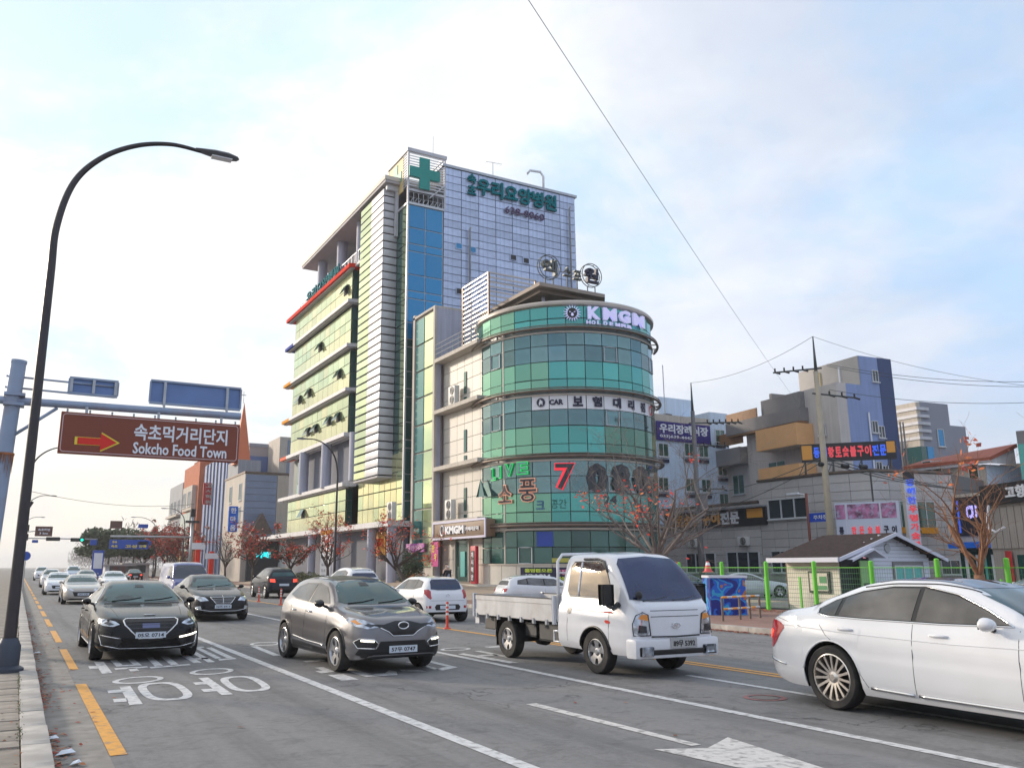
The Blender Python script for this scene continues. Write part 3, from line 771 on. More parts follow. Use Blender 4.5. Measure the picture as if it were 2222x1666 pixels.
for z in (4.10, 8.15, 12.13, 16.05):
    pts = [cyl(PF - 1.75 + k * 3.5 / 60, z, CR + .38) for k in range(61)]
    b = MB(); b.tube(pts, .085, 8); b.tube([(x, y, zq + .16) for x, y, zq in pts], .035, 6); b.build('ring_pipe', M_PIPE, rb, smooth=True)
    b = MB()
    for k in range(-8, 9): b.box(-.03, .40, -.03, .03, -.05, .05) if False else b.tube([cyl(PF + .03 + k * dphi, z, CR - .02), cyl(PF + .03 + k * dphi, z, CR + .38)], .04, 5)
    b.build('ring_bracket', M_PIPE, rb)
    b = MB(); b.lathe([(CR - .1, z - .26), (CR + .07, z - .26), (CR + .07, z - .15), (CR - .1, z - .15)], (CX0, CY0, 0), 'z', 66); b.build('floor_band', M_RIM, rb, smooth=30)
b = MB(); b.lathe([(CR - .3, 17.5), (CR + .05, 17.5), (CR + .18, 17.58), (CR + .2, 17.72), (CR + .12, 17.84), (CR - .3, 17.86)], (CX0, CY0, 0), 'z', 90); b.build('roof_rim', M_RIM, rb, smooth=40)
# stone base
bs = MB(); g = .02 / CR
for i in range(-9, 9):
    b = MB(); a0 = PF + .03 + i * dphi + g; a1 = a0 + dphi - 2 * g
    n = 3; ro, ri = CR + .14, CR - .1
    out = [(CX0 + ro * cos(a0 + (a1 - a0) * k / n), CY0 + ro * sin(a0 + (a1 - a0) * k / n)) for k in range(n + 1)] + [(CX0 + ri * cos(a1 - (a1 - a0) * k / n), CY0 + ri * sin(a1 - (a1 - a0) * k / n)) for k in range(n + 1)]
    b.prism(out, .1, 1.82); b.build('base_tile', M_TILE, rb)
b = MB(); b.lathe([(CR - .1, 1.82), (CR + .2, 1.82), (CR + .2, 1.9), (CR - .1, 1.9)], (CX0, CY0, 0), 'z', 66); b.build('sill_band', M_RIM, rb, smooth=30)
def hot_window(px, z0, i):
    """light frame of an opening sash"""
    a0 = PF + .03 + i * dphi + .02; a1 = a0 + dphi - .04; b = MB(); r = CR + .03
    pts = [cyl(a0 + (a1 - a0) * k / 3, z0, r) for k in range(4)] + [cyl(a1 - (a1 - a0) * k / 3, z0 + .92, r) for k in range(4)]; pts.append(pts[0])
    b.tube(pts, .03, 5); b.build('sash_frame', M_FRAMEL, rb)
for i, z in ((2, 14.04), (-5, 14.04), (6, 14.04), (-5, 10.06), (2, 10.06), (2, 6.1), (3, 6.1), (-3, 1.92), (1, 6.1)): hot_window(0, z, i)
# sign writing on the drum
def round_text(s, dphi0, w, z, h, m, name, bold=.03, depth=.08, r=CR + .08, lab=None):
    tv, tf_ = fit_text(s, w, h, depth, bold); b = MB(); b.mapped(tv, tf_, onround(PF + dphi0, z, r)); return b.build(name, m, rb)
A = lambda px, py=700: math.asin(max(-.99, min(.99, (px - 1228) / 196.0)))
M_LIL = mat('lilac_letter', (.62, .60, .90), .4, emit=.25)
for s, px, w in (('K', 1290, .80), ('M', 1322, .95), ('G', 1352, .95), ('M', 1383, 1.25)):
    round_text(s, A(px), w, 17.02, .80, M_LIL, 'sign_letter', .05, .16, CR + .18)
for s, px, w in (('H', 1279, .26), ('O', 1289, .26), ('L', 1300, .24), ('D', 1313, .26), ('E', 1325, .26), ('M', 1338, .34), ('P', 1349, .3), ('U', 1356, .32), ('B', 1363, .34)):
    round_text(s, A(px), w, 16.42, .26, M_LIL, 'sign_letter', .03, .08, CR + .14)
# lion roundel
lr = MB(); fn = onround(PF + A(1247), 16.98, CR + .14)
n = 18
for k in range(n):
    a = 2 * pi * k / n; a2 = a + 2 * pi / n * .8; am = (a + a2) / 2
    lr.mapped([(.30 * cos(a), .30 * sin(a), .0), (.30 * cos(a2), .30 * sin(a2), .0), (.56 * cos(am), .56 * sin(am), .06), (.30 * cos(a), .30 * sin(a), .08), (.30 * cos(a2), .30 * sin(a2), .08), (.56 * cos(am), .56 * sin(am), .09)], [(3, 4, 5), (0, 2, 1), (0, 3, 5, 2), (1, 2, 5, 4)], fn)
lr.build('lion_mane_emblem', M_LIL, rb)
lr = MB(); lr.mapped([(.30 * cos(2 * pi * k / 20), .33 * sin(2 * pi * k / 20), .10) for k in range(20)], [tuple(range(20))], fn); lr.build('lion_face_emblem', M_BLACK, rb)
lr = MB()
for q in ([(-.2, .12), (-.06, .06), (-.16, .02)], [(.2, .12), (.06, .06), (.16, .02)], [(-.05, .0), (.05, .0), (.09, -.16), (0, -.22), (-.09, -.16)]):
    lr.mapped([(x, y, .115) for x, y in q], [tuple(range(len(q)))], fn)
lr.build('lion_features_emblem', M_LIL, rb)
M_INK = mat('dark_ink', (.015, .015, .05), .5)
for s, px, w, h in (('보', 1254, .62, .62), ('험', 1293, .62, .62), ('대', 1333, .6, .62), ('리', 1363, .55, .62), ('점', 1389, .55, .60)):
    round_text(s, A(px), w, 11.48, h, M_INK, 'banner_letter', .05, .02, CR + .025)
round_text('CAR', A(1211), .85, 11.46, .34, M_INK, 'banner_letter', .05, .02, CR + .025, None)
fn = onround(PF + A(1180), 11.48, CR + .025); b = MB(); b.mapped([(.27 * cos(2 * pi * k / 20), .27 * sin(2 * pi * k / 20), .01) for k in range(20)], [tuple(range(20))], fn); b.build('banner_emblem', M_INK, rb)
b = MB(); b.mapped([(-.05, .2, .02), (.12, .05, .02), (.1, -.2, .02), (.02, -.05, .02), (-.1, -.22, .02), (-.12, -.05, .02)], [(0, 1, 2, 3, 4, 5)], fn); b.build('banner_emblem', M_SIGNW, rb)
fn = onround(PF + A(1408), 11.44, CR + .025); b = MB(); n = 24
b.mapped([((.32 - (.1 if k >= n else 0)) * cos(2 * pi * k / n), (.32 - (.1 if k >= n else 0)) * sin(2 * pi * k / n), .01) for k in range(2 * n)], [(k, (k + 1) % n, n + (k + 1) % n, n + k) for k in range(n)], fn); b.build('banner_emblem', mat('red_ink', (.6, .04, .05), .5), rb)
M_NG = mat('green_neon', (.02, .50, .12), .4, emit=.6); M_NR = mat('red_neon', (.85, .03, .05), .4, emit=.5); M_NP = mat('peach_neon', (.80, .38, .25), .4, emit=.2); M_DL = mat('dark_letter', (.035, .04, .05), .4)
def outline_text(s, dphi0, w, h, z, mo, mi_, r0, bo=.06, italic=0):
    tv, tf_ = fit_text(s, w, h, .05, bo, italic); b = MB(); b.mapped(tv, tf_, onround(PF + dphi0, z, r0)); b.build('neon_outline', mo, rb)
    tv, tf_ = fit_text(s, w - .12, h - .12, .05, .008, italic); b = MB(); b.mapped(tv, tf_, onround(PF + dphi0, z, r0 + .04)); b.build('neon_letter', mi_, rb)
for s, px, z, w in (('L', 1079, 7.35, .5), ('I', 1094, 7.42, .2), ('V', 1113, 7.5, .75), ('E', 1141, 7.55, .8)): outline_text(s, A(px), w, .78, z, M_NG, M_VIS, CR + .08)
outline_text('소', A(1104), 1.15, 1.15, 6.05, M_NP, M_DL, CR + .08, .045); outline_text('풍', A(1151), 1.25, 1.45, 6.2, M_NP, M_DL, CR + .08, .045)
outline_text('7', A(1225), 1.25, 1.62, 6.95, M_NR, M_DL, CR + .1, .07)
for px, w in ((1287, 1.35), (1335, 1.35), (1378, 1.6)):
    round_text({1287: '0', 1335: '8', 1378: '0'}[px], A(px), w, 6.85, 1.8, M_DL, 'dark_numeral', .07, .06)
round_text('크', A(1175), .5, 5.3, .5, mat('blue_film', (.02, .10, .25), .4), 'window_lettering', .02, .02, CR + .02)
round_text('공간', A(1211), .95, 5.35, .55, mat('green_film', (.03, .16, .14), .4), 'window_lettering', .01, .02, CR + .02)
round_text('24', A(1312), .9, 5.6, .5, M_DL, 'window_lettering', .02, .02, CR + .02)
b = MB(); b.mapped([(-.5, -.43, 0), (.5, -.43, 0), (.5, .43, 0), (-.5, .43, 0)], [(0, 1, 2, 3)], onround(PF + A(1183), 3.32, CR + .03)); b.build('blue_window_film', mat('blue_film2', (.02, .06, .35), .4), rb)
b = MB(); b.mapped([(-.5, -.12, 0), (.5, -.12, 0), (.5, .12, 0), (-.5, .12, 0)], [(0, 1, 2, 3)], onround(PF + A(1212), 2.1, CR + .03)); b.build('yellow_window_film', mat('yellow_film', (.45, .42, .08), .4), rb)
# banner on the base
bn = MB(); fn = onround(PF + A(1180), 1.25, CR + .19); w = 3.1
vs = [(-1.45 + k * w / 8, y, 0) for k in range(9) for y in (-.44, .44)]; bn.mapped(vs, [(k * 2, k * 2 + 2, k * 2 + 3, k * 2 + 1) for k in range(8)], fn); bn.build('vinyl_banner', mat('banner_navy', (.02, .02, .06), .6), rb)
for s, x, y, ww, hh, m in (('KMGM', -.35, -.15, 1.5, .42, M_SIGNW), ('홀덤펍오픈', -.3, .27, 1.7, .22, mat('lime_print', (.55, .70, .08), .6)), ('모집', 1.05, .18, .55, .3, mat('pink_print', (.75, .25, .40), .6)), ('환영', 1.05, -.22, .5, .3, MATS['lime_print'])):
    tv, tf_ = fit_text(s, ww, hh, .01, .04); b = MB(); b.mapped([(x + a, y + c, q + .02) for a, c, q in tv], tf_, fn); b.build('banner_print', m, rb)
# open sash hanging out over the sign
b = MB(); b.add([(25.55, 46.9, 7.2), (25.1, 46.5, 6.0), (25.1, 45.6, 6.0), (25.6, 46.0, 6.0), (25.0, 46.45, 5.97), (25.0, 45.65, 5.97)], [(0, 1, 2), (0, 2, 3), (1, 4, 5, 2), (0, 4, 1)]); b.build('open_sash', M_DGL, rb)
# roof structures
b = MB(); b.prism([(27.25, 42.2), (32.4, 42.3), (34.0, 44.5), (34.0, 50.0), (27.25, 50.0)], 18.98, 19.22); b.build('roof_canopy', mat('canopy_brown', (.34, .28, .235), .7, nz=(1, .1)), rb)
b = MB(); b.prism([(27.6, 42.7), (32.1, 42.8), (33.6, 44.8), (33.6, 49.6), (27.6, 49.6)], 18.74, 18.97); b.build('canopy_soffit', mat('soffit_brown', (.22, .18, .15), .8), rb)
b = MB()
for x, y in ((28.3, 43.4), (30.8, 43.4), (32.3, 43.6), (28.3, 47)): b.tube([(x, y, 17.5), (x, y, 18.8)], .11, 8)
b.build('canopy_post', M_LILAC, rb, smooth=True)
b = MB(); b.box(29.4, 33.4, 44.5, 49, 17.5, 18.735); b.build('roof_hut', M_BEIGE, rb)
# rooftop louvre screen
fr = MB()
for x, y in ((26.45, 47.3), (30.2, 47.3), (26.45, 51.1)): b = MB(); b.box(x - .06, x + .06, y - .06, y + .06, 16.4, 21.35); b.build('screen_post', M_PIPE, rb)
pass
for k in range(14):
    z = 17.0 + k * .33
    b = MB(); b.box(26.45, 30.2, 47.26, 47.30, z, z + .1); b.box(26.41, 26.45, 47.305, 51.1, z, z + .1); b.build('screen_slat', M_RIM, rb)
# rooftop sign: letters in wire hoops
M_HOOP = mat('dark_hoop_steel', (.10, .11, .11), .5, metal=.5)
sy = 42.6
def hoop(cx, cz, r, s, m):
    b = MB()
    for yy in (sy - .12, sy + .12): b.tube([(cx + r * cos(2 * pi * k / 28), yy, cz + r * sin(2 * pi * k / 28)) for k in range(29)], .03, 5)
    for k in range(10):
        a = 2 * pi * k / 10; b.tube([(cx + r * cos(a), sy - .12, cz + r * sin(a)), (cx + r * cos(a), sy + .12, cz + r * sin(a))], .02, 4)
    b.tube([(cx - .3, sy, cz - r), (cx - .3, sy, 19.2)], .04, 5); b.tube([(cx + .3, sy, cz - r), (cx + .3, sy, 19.2)], .04, 5)
    b.build('sign_hoop', M_HOOP, rb)
    tv, tf_ = fit_text(s, r * 1.35, r * 1.3, .3, .02); b = MB(); b.mapped(tv, tf_, onplane((cx, sy, cz), (1, 0, 0), UZ)); b.build('hoop_letter', m, rb)
hoop(28.25, 20.47, .80, '엑', M_HOOP); hoop(31.54, 20.46, .78, '원', M_INK)
for s_, cx, cz, q in (('스', 29.64, 20.4, .6), ('포', 30.43, 20.28, .62)):
    tv, tf_ = fit_text(s_, q, q, .25, .02); b = MB(); b.mapped(tv, tf_, onplane((cx, sy, cz), (1, 0, 0), UZ)); b.tube([(cx, sy, cz - q / 2), (cx, sy, 19.2)], .04, 5); b.build('roof_letter', M_HOOP, rb)

# ================================================================ wing between drum and hospital
wg = thing('wing_building', 'narrow beige stair tower and white tiled wing with balcony ledges beside the round drum', 'building', (25.8, 50, 0))
b = MB(); b.box(25.92, 33, 44.5, 56.8, .3, 16.2); b.box(25.30, 29.5, 53.05, 56.85, .3, 20.25); b.build('wall', M_BEIGE, wg)
b = MB(); b.box(25.12, 29.6, 52.98, 56.95, 20.25, 20.42); b.box(25.12, 25.3, 52.98, 53.25, .3, 20.25); b.box(25.12, 25.3, 56.55, 56.92, .3, 20.6); b.build('stone_frame', M_BEIGE, wg)
b = MB(); b.box(25.302, 29.5, 52.96, 53.045, .5, 20.25); b.build('lilac_wall', M_LILAC, wg)
rws = [(20.1 - 2.05 * (k + 1), 20.1 - 2.05 * k, k) for k in range(9)]
grid_panes(wg, 'strip_pane', 'x', 25.22, 53.3, 56.5, 2, rws, lambda k, i: M_YGL2 if i == 0 else mat('deep_teal_glass', (.03, .17, .165), .08, metal=.35, spec=1, var=.15), gap=.12)
tr = [(16.2 - 1.0 * (k + 1), 16.2 - 1.0 * k, 0) for k in range(15)]
grid_panes(wg, 'wall_tile', 'x', 25.87, 45.2, 53.0, 7, tr, lambda k, i: M_TILE, gap=.025, tilt=.001)
for z in (16.0, 12.25, 8.22, 4.5):
    b = MB(); b.bbox(25.05, 25.9, 46.4, 52.9, z, z + .28, .02); b.build('ledge', M_BEIGE, wg)
for z in (14.0, 10.0, 6.1):
    y = 49.5
    b = MB(); b.box(25.78, 25.83, y - .17, y + .17, z - .75, z + .75); b.build('slot_window', M_DGL, wg)
    b = MB(); b.box(25.78, 25.83, y - .17, y + .17, z - 1.35, z - 1.0); b.build('slot_window', M_DGL, wg)
rl = MB()
for k in range(8): rl.tube([(25.15, 46.6 + k * .88, 16.3), (25.15, 46.6 + k * .88, 17.35)], .03, 5)
for z in (16.65, 17.0, 17.35): rl.tube([(25.15, 46.5, z), (25.15, 52.9, z)], .03, 5)
rl.build('railing', M_STEEL, wg)
b = MB(); b.tube([(25.5, 48, 16.3), (25.5, 48, 19.2)], .04, 5); b.lathe([(.0, 19.3), (.12, 19.2), (0, 19.1)], (25.5, 48, 0), 'z', 8); b.build('roof_light_pole', M_STEEL, wg)
b = MB(); b.tube([(25.7, 52.9, 15.9), (25.7, 52.9, .9)], .07, 6); b.build('downpipe', M_PIPE, wg, smooth=True)
ac_unit((25.35, 50.32, 12.53), 'white outdoor air conditioner on the third floor ledge of the tiled wing')
ac_unit((25.3, 50.68, 4.79), 'white outdoor air conditioner above the brown shop sign')
# entrance
b = MB(); b.box(25.70, 25.86, 48.74, 50.57, .7, 3.4); d = b.build('door', M_DGL, wg)
b = MB(); b.box(25.62, 25.68, 49.71 - .5, 49.71 + .1, 1.1, 2.7); b.build('door_film', mat('teal_film', (.12, .48, .45), .4), d)
b = MB(); b.box(25.6, 25.9, 48.74 - .12, 48.74, .7, 3.5); b.box(25.6, 25.9, 50.57, 50.57 + .12, .7, 3.5); b.build('door_frame', M_BEIGE, wg)
b = MB(); b.prism([(24.6, 52.6), (25.86, 52.6), (25.86, 44.6), (24.6, 45.6)], .3, .68); b.build('entrance_step', M_TILE, wg)
sg = thing('shop_sign', 'long brown sign box with white frame and white lettering above the wing entrance', 'sign', (25.0, 49, 4))
b = MB(); b.bbox(25.02, 25.7, 45.3, 52.7, 3.55, 4.62, .02); b.build('sign_box', mat('sign_brown', (.20, .125, .075), .5, nz=(1, .1)), sg, smooth=30)
b = MB(); b.box(24.96, 25.03, 45.25, 52.75, 4.55, 4.68); b.box(24.96, 25.03, 45.25, 52.75, 3.49, 3.62); b.box(24.96, 25.03, 45.25, 45.38, 3.62, 4.55); b.box(24.96, 25.03, 52.62, 52.75, 3.62, 4.55); b.build('sign_frame', mat('lilac_frame', (.60, .58, .72), .4), sg)
lettering(sg, 'KMGM', (24.97, 50.7, 4.08), (24.97, 48.05, 4.08), .52, M_SIGNW, 'sign_letters', .05, .12)
lettering(sg, '카페라운지', (24.97, 47.85, 4.08), (24.97, 46.1, 4.08), .26, M_SIGNW, 'sign_letters', .02, .06)
b = MB(); b.tube([(24.98, 51.25 + .26 * cos(2 * pi * k / 16), 4.08 + .32 * sin(2 * pi * k / 16)) for k in range(17)], .05, 5); b.build('sign_ring', M_SIGNW, sg)
vb = thing('hanging_banner', 'magenta vertical banner with yellow letters left of the wing entrance', 'banner', (24.9, 52.4, 2))
b = MB(); b.box(24.9, 24.93, 51.7, 52.75, 1.75, 3.4); b.build('banner_cloth', mat('magenta_print', (.48, .02, .20), .6), vb)
for k, s in enumerate('한우'):
    tv, tf_ = fit_text(s, .42, .5, .01, .03); q = MB(); q.mapped(tv, tf_, onplane((24.88, 52.4 - k * .35, 2.95 - k * .6), (0, -1, 0), UZ)); q.build('banner_letter', mat('yellow_print', (.75, .60, .05), .6), vb)
pl = thing('pylon_sign', 'red edged vertical sign beside the wing door', 'sign', (25.2, 50, .3))
py = 46.93
b = MB(); b.bbox(25.0, 25.25, py - .34, py + .34, .7, 3.0, .06); b.build('pylon_body', mat('pylon_red', (.50, .02, .04), .5), pl, smooth=30)
b = MB(); b.box(24.97, 24.995, py - .2, py + .2, .85, 2.7); b.build('pylon_face', M_BLACK, pl)
for k, s in enumerate('저시력안'):
    tv, tf_ = fit_text(s, .3, .34, .01, .03); q = MB(); q.mapped(tv, tf_, onplane((24.955, py, 2.45 - k * .45), (0, -1, 0), UZ)); q.build('pylon_letter', M_SIGNW, pl)
ps = thing('projecting_sign', 'small purple sign under the strip glazing', 'sign', (25.0, 56.2, 3))
b = MB(); b.bbox(24.98, 25.1, 54.2, 57.3, 2.75, 3.35, .02); b.build('sign_box', mat('purple_print', (.42, .10, .38), .5), ps)
lettering(ps, '단란주점', (24.96, 57.0, 3.05), (24.96, 54.5, 3.05), .36, mat('pink_letter', (.85, .5, .7), .5), 'sign_letters', .02, .03)

# directory board and planting in front of the hospital
db = thing('directory_board', 'white notice board with orange top standing before the hospital', 'notice board', (20.5, 0, .14))
bx, by = 21.2, 64.32
db.location = (bx, by, .14); ORG[db.name] = Vector((bx, by, .14))
b = MB(); b.bbox(bx, bx + .12, by - 1.25, by + 1.25, .45, 4.2, .02); b.build('board', M_SIGNW, db)
b = MB(); b.box(bx - .02, bx + .14, by - 1.27, by + 1.27, 4.2, 4.55); b.box(bx - .02, bx + .14, by - 1.27, by + 1.27, .2, .45); b.build('orange_band', MATS['orange_metal_fascia'], db)
for k in range(3): b = MB(); b.box(bx - .02, bx - .004, by - 1.0, by + 1.0, 3.3 - k * .45, 3.42 - k * .45); b.build('printed_line', M_PIPE, db)
for k, s in enumerate(('내과', '치과', '요양병원')):
    lettering(db, s, (bx - .012, by + .9, 1.9 - k * .45), (bx - .012, by - .2 - .3 * (k == 2), 1.9 - k * .45), .24, M_STEEL, 'printed_letters', .01, .01)

# ================================================================ generic building helper
M_WINF = mat('white_window_frame', (.62, .63, .64), .5)
M_WING = mat('window_glass_dark', (.035, .05, .06), .05, metal=.25, var=.3, spec=1.0)
M_WINT = mat('window_glass_green', (.06, .14, .11), .06, metal=.3, var=.2, spec=1.0)
def window(root, p, u, w, h, m=None, fm=None, split=2, sill=True, out=.06):
    """framed window centred at p on a wall whose rightward direction is u (outside view)"""
    p = Vector(p); u = Vector(u).normalized(); f = onplane(p, u, UZ); fm = fm or M_WINF; m = m or M_WING
    def bx(b, x0, x1, y0, y1, z0, z1):
        vs = [f(x, y, z) for z in (z0, z1) for x, y in ((x0, y0), (x1, y0), (x1, y1), (x0, y1))]
        b.add(vs, [(3, 2, 1, 0), (4, 5, 6, 7), (0, 1, 5, 4), (1, 2, 6, 5), (2, 3, 7, 6), (3, 0, 4, 7)])
    b = MB(); t = .06
    bx(b, -w / 2, w / 2, h / 2 - t, h / 2, -.02, out); bx(b, -w / 2, w / 2, -h / 2, -h / 2 + t, -.02, out)
    bx(b, -w / 2, -w / 2 + t, -h / 2 + t, h / 2 - t, -.02, out); bx(b, w / 2 - t, w / 2, -h / 2 + t, h / 2 - t, -.02, out)
    for k in range(1, split): x = -w / 2 + w * k / split; bx(b, x - .03, x + .03, -h / 2 + t, h / 2 - t, -.02, out - .01)
    if sill: bx(b, -w / 2 - .08, w / 2 + .08, -h / 2 - .08, -h / 2 - .002, -.02, out + .08)
    fr = b.build('window', fm, root)
    g = MB(); bx(g, -w / 2 + t, w / 2 - t, -h / 2 + t, h / 2 - t, -.015, .015); g.build('pane', m, fr)
    return fr
UX = (1, 0, 0); UYN = (0, -1, 0)       # walls facing the camera run +X; walls facing the road run -Y

# ================================================================ far left blocks along the road
def box_part(root, name, m, *a): b = MB(); b.box(*a); return b.build(name, m, root)
M_BLANK = mat('blank_render', (.50, .44, .36), .85, nz=(.4, .06), vstreak=.1)
M_SLATE = mat('slate_band', (.22, .27, .37), .6, nz=(.6, .08))
M_CREAM = mat('cream_render', (.55, .49, .42), .8, nz=(.5, .07), vstreak=.1)
M_ORB = mat('orange_brick', (.50, .15, .07), .85, nz=(1.2, .12))
M_BLUEC = mat('blue_cladding', (.12, .19, .40), .5, nz=(.6, .08), metal=.2)
M_GREYC = mat('grey_cladding', (.30, .31, .34), .7, nz=(.6, .08), vstreak=.12)
bk = thing('corner_block', 'low cream block with blank grey side wall and slate strip next to the hospital', 'building', (24, 105, 0))
box_part(bk, 'wall', M_CREAM, 24, 40, 105.4, 117, 0, 13.2)
box_part(bk, 'blank_wall', M_BLANK, 28.05, 40, 105.2, 105.39, 5.6, 13.1); 
for k in range(9): box_part(bk, 'slate_panel', M_SLATE, 24.02, 28.0, 105.2, 105.39, 5.6 + k * .83, 6.38 + k * .83)
box_part(bk, 'roof_cap', M_PIPE, 23.9, 40, 105.1, 117.1, 13.2, 13.4)
box_part(bk, 'lower_roof', mat('grey_slate_roof', (.24, .23, .27), .8, nz=(1, .15)), 24.5, 42, 101.5, 105.1, 5.2, 5.6)
box_part(bk, 'lower_wall', M_WHITE, 28.5, 42, 102, 105.1, 0, 5.2); box_part(bk, 'dark_opening', M_DARK, 24.6, 28.4, 104.6, 105.1, 0, 5.1)
b = MB(); b.add([(24.3, 103.5, 5.2), (27.6, 103.5, 5.2), (25.95, 103.5, 8.2), (24.3, 105, 5.2), (27.6, 105, 5.2), (25.95, 105, 8.2)], [(0, 1, 2), (3, 5, 4), (0, 2, 5, 3), (1, 4, 5, 2)]); b.build('gable', M_PIPE, bk)
for y in (107.5, 113): 
    for z in (8, 11): window(bk, (23.98, y, z), UYN, 1.4, 2.2, M_WINT)
lettering(bk, '카페', (25.6, 104.5, 3.2), (27.4, 104.5, 3.2), .8, mat('cyan_neon', (.02, .6, .65), .4, emit=1.2), 'neon_letters', .05, .1)
cb = thing('church', 'blue fronted church with tall orange spire and cross behind the brown sign', 'church', (24.5, 125, 0))
box_part(cb, 'wall', M_BLUEC, 24.3, 38, 118, 134, 0, 17.0)
for k in range(6): box_part(cb, 'wall_fin', M_GREYC, 24.1, 24.29, 119 + k * 2.5, 119.3 + k * 2.5, 0, 17.0)
b = MB(); b.add([(25.07 - 1.1, 112, 15), (25.07 + 1.1, 112, 15), (25.07 + 1.1, 114, 15), (25.07 - 1.1, 114, 15), (25.07, 113, 23.61)], [(0, 1, 4), (1, 2, 4), (2, 3, 4), (3, 0, 4), (3, 2, 1, 0)]); b.build('spire', mat('spire_orange', (.62, .16, .06), .6, nz=(1, .06)), cb)
sx, sz = 24.91, 23.61
b = MB(); b.box(sx - .04, sx + .04, 112.96, 113.04, sz - .2, sz + 1.5); b.box(sx - .35, sx + .35, 112.97, 113.03, sz + .9, sz + 1.0); b.build('cross', M_STEEL, cb)
box_part(cb, 'spire_base', M_GREYC, 24.4, 27.4, 111.5, 117.9, 13.4, 15.6)
bh = thing('rear_block', 'grey flat block standing behind the cream corner block', 'building', (30, 118, 0))
box_part(bh, 'wall', mat('pinkish_render', (.40, .355, .33), .8, nz=(.5, .08)), 27.5, 52, 119, 132, 0, 18.45); box_part(bh, 'roof_parapet', M_GREYC, 27.4, 52, 118.9, 132, 18.45, 18.45 + .5)
for x, z in ((31.5, 16.5), (34, 16.5)): window(bh, (x, 118.95, z), UX, 1.1, 1.1, M_BLUE if x > 33 else M_WING)
tw = thing('stair_tower_block', 'tall grey stair tower rising behind the blank wall near the hospital', 'building', (34, 112, 0))
box_part(tw, 'wall', M_BEIGE, 29.94, 32.63 + 3, 112, 118, 0, 19.09); box_part(tw, 'side_strip', M_SLATE, 31.02, 32.63 + 3, 111.9, 111.99, 13, 19.09 - .4)
ob = thing('orange_block', 'orange brick block with billboard windows beyond the church', 'building', (24, 145, 0))
box_part(ob, 'wall', M_ORB, 24, 36, 137, 151, 0, 18.1); box_part(ob, 'stair_head', mat('dark_orange_brick', (.30, .09, .05), .85, nz=(1, .1)), 25.5, 36, 143, 151.2, 18.1, 18.1 + 1.3)
box_part(ob, 'bay', M_CREAM, 23.3, 24, 138.5, 147, 10.6, 14.5); box_part(ob, 'hoarding', mat('hoarding_print', (.42, .47, .44), .7, nz=(.4, .2)), 23.2, 23.95, 138.5, 147, 2.5, 10.2)
for z in (12.4,): 
    for y in (140.5, 145): window(ob, (23.27, y, z), UYN, 2.6, 2.4)
box_part(ob, 'yellow_sign', MATS['yellow_sheet'], 22.6, 23.1, 139, 145, 2.2, 4.2)
gb = thing('far_grey_block', 'narrow grey block at the far end of the shop row', 'building', (24, 160, 0))
box_part(gb, 'wall', M_GREYC, 24, 34, 152, 166, 0, 16.09)
for z in (5, 8.6, 12.2):
    for y in (155, 159, 163): window(gb, (23.97, y, z), UYN, 1.8, 2.1)
    box_part(gb, 'balcony', M_CREAM, 23.3, 23.98, 153, 165, z - 1.9, z - 1.5)
# vertical signs on the far row
def blade(label, x, y, z0, z1, w, m, txt, tm):
    t = thing('blade_sign', label, 'sign', (x, y, z0), 'vertical signs on the far shop row')
    b = MB(); b.bbox(x - w, x, y - .12, y + .12, z0, z1, .03); b.build('sign_box', m, t)
    n = len(txt); h = (z1 - z0) / n
    for k, s in enumerate(txt):
        tv, tf_ = fit_text(s, w * .62, h * .66, .02, .03); q = MB(); q.mapped(tv, tf_, onplane((x - w / 2, y - .14, z1 - h * (k + .5)), UX, UZ)); q.build('sign_letter', tm, t)
    for za in (z0 + .5, z1 - .6): b = MB(); b.box(x, 24.0, y - .04, y + .04, za, za + .1); b.build('bracket', M_STEEL, t)
yq = 117
blade('red vertical sign with pale letters hanging before the church', 24.72, 128, 10.7, 13.89, 1.6, mat('sign_red', (.50, .03, .03), .5), '고시학원', M_CREAM)
blade('blue vertical banner with white letters before the cream corner block', 23.05, 104, 5.85, 8.93, 1.1, mat('sign_blue', (.01, .13, .60), .5), '한마음', M_SIGNW)
blade('dark vertical sign with pale green letters high on the far row', 25.36, 132, 14.83, 17.09, 1.2, M_DARK, '학원', mat('pale_lime', (.5, .6, .3), .5))

# ================================================================ right-hand blocks
M_STONE = mat('grey_stone_tile', (.52, .495, .48), .75, nz=(.9, .08), var=.06, dirt=(.8, .2, (.24, .23, .225)))
M_STONEJ = mat('stone_joint', (.20, .19, .19), .9)
def tiles_on(root, name, m, p0, p1, z0, z1, nu, nz_, t=.04, gap=.03, skip=None):
    """cladding pieces on a vertical wall running from p0 to p1 (left to right seen from outside)"""
    p0, p1 = Vector((*p0, 0)), Vector((*p1, 0)); u = (p1 - p0); L_ = u.length; u.normalize(); n = u.cross(Vector(UZ))
    w = L_ / nu; h = (z1 - z0) / nz_; first = None; ang = atan2(u.y, u.x)
    for j in range(nz_):
        for i in range(nu):
            xa = (i + .5) * w; za = z0 + (j + .5) * h
            if skip and skip(xa, za): continue
            c = p0 + u * (i * w + gap / 2) + Vector((0, 0, z0 + j * h + gap / 2))
            if first is None:
                b = MB(); b.box(0, w - gap, -t, 0, 0, h - gap); first = b.build(name, m, root)
                for v in first.data.vertices: v.co += ORG[root.name]
                o = first
            else: o = inst(first, root, (0, 0, 0))
            o.location = c - ORG[root.name]; o.rotation_euler = (0, 0, ang)
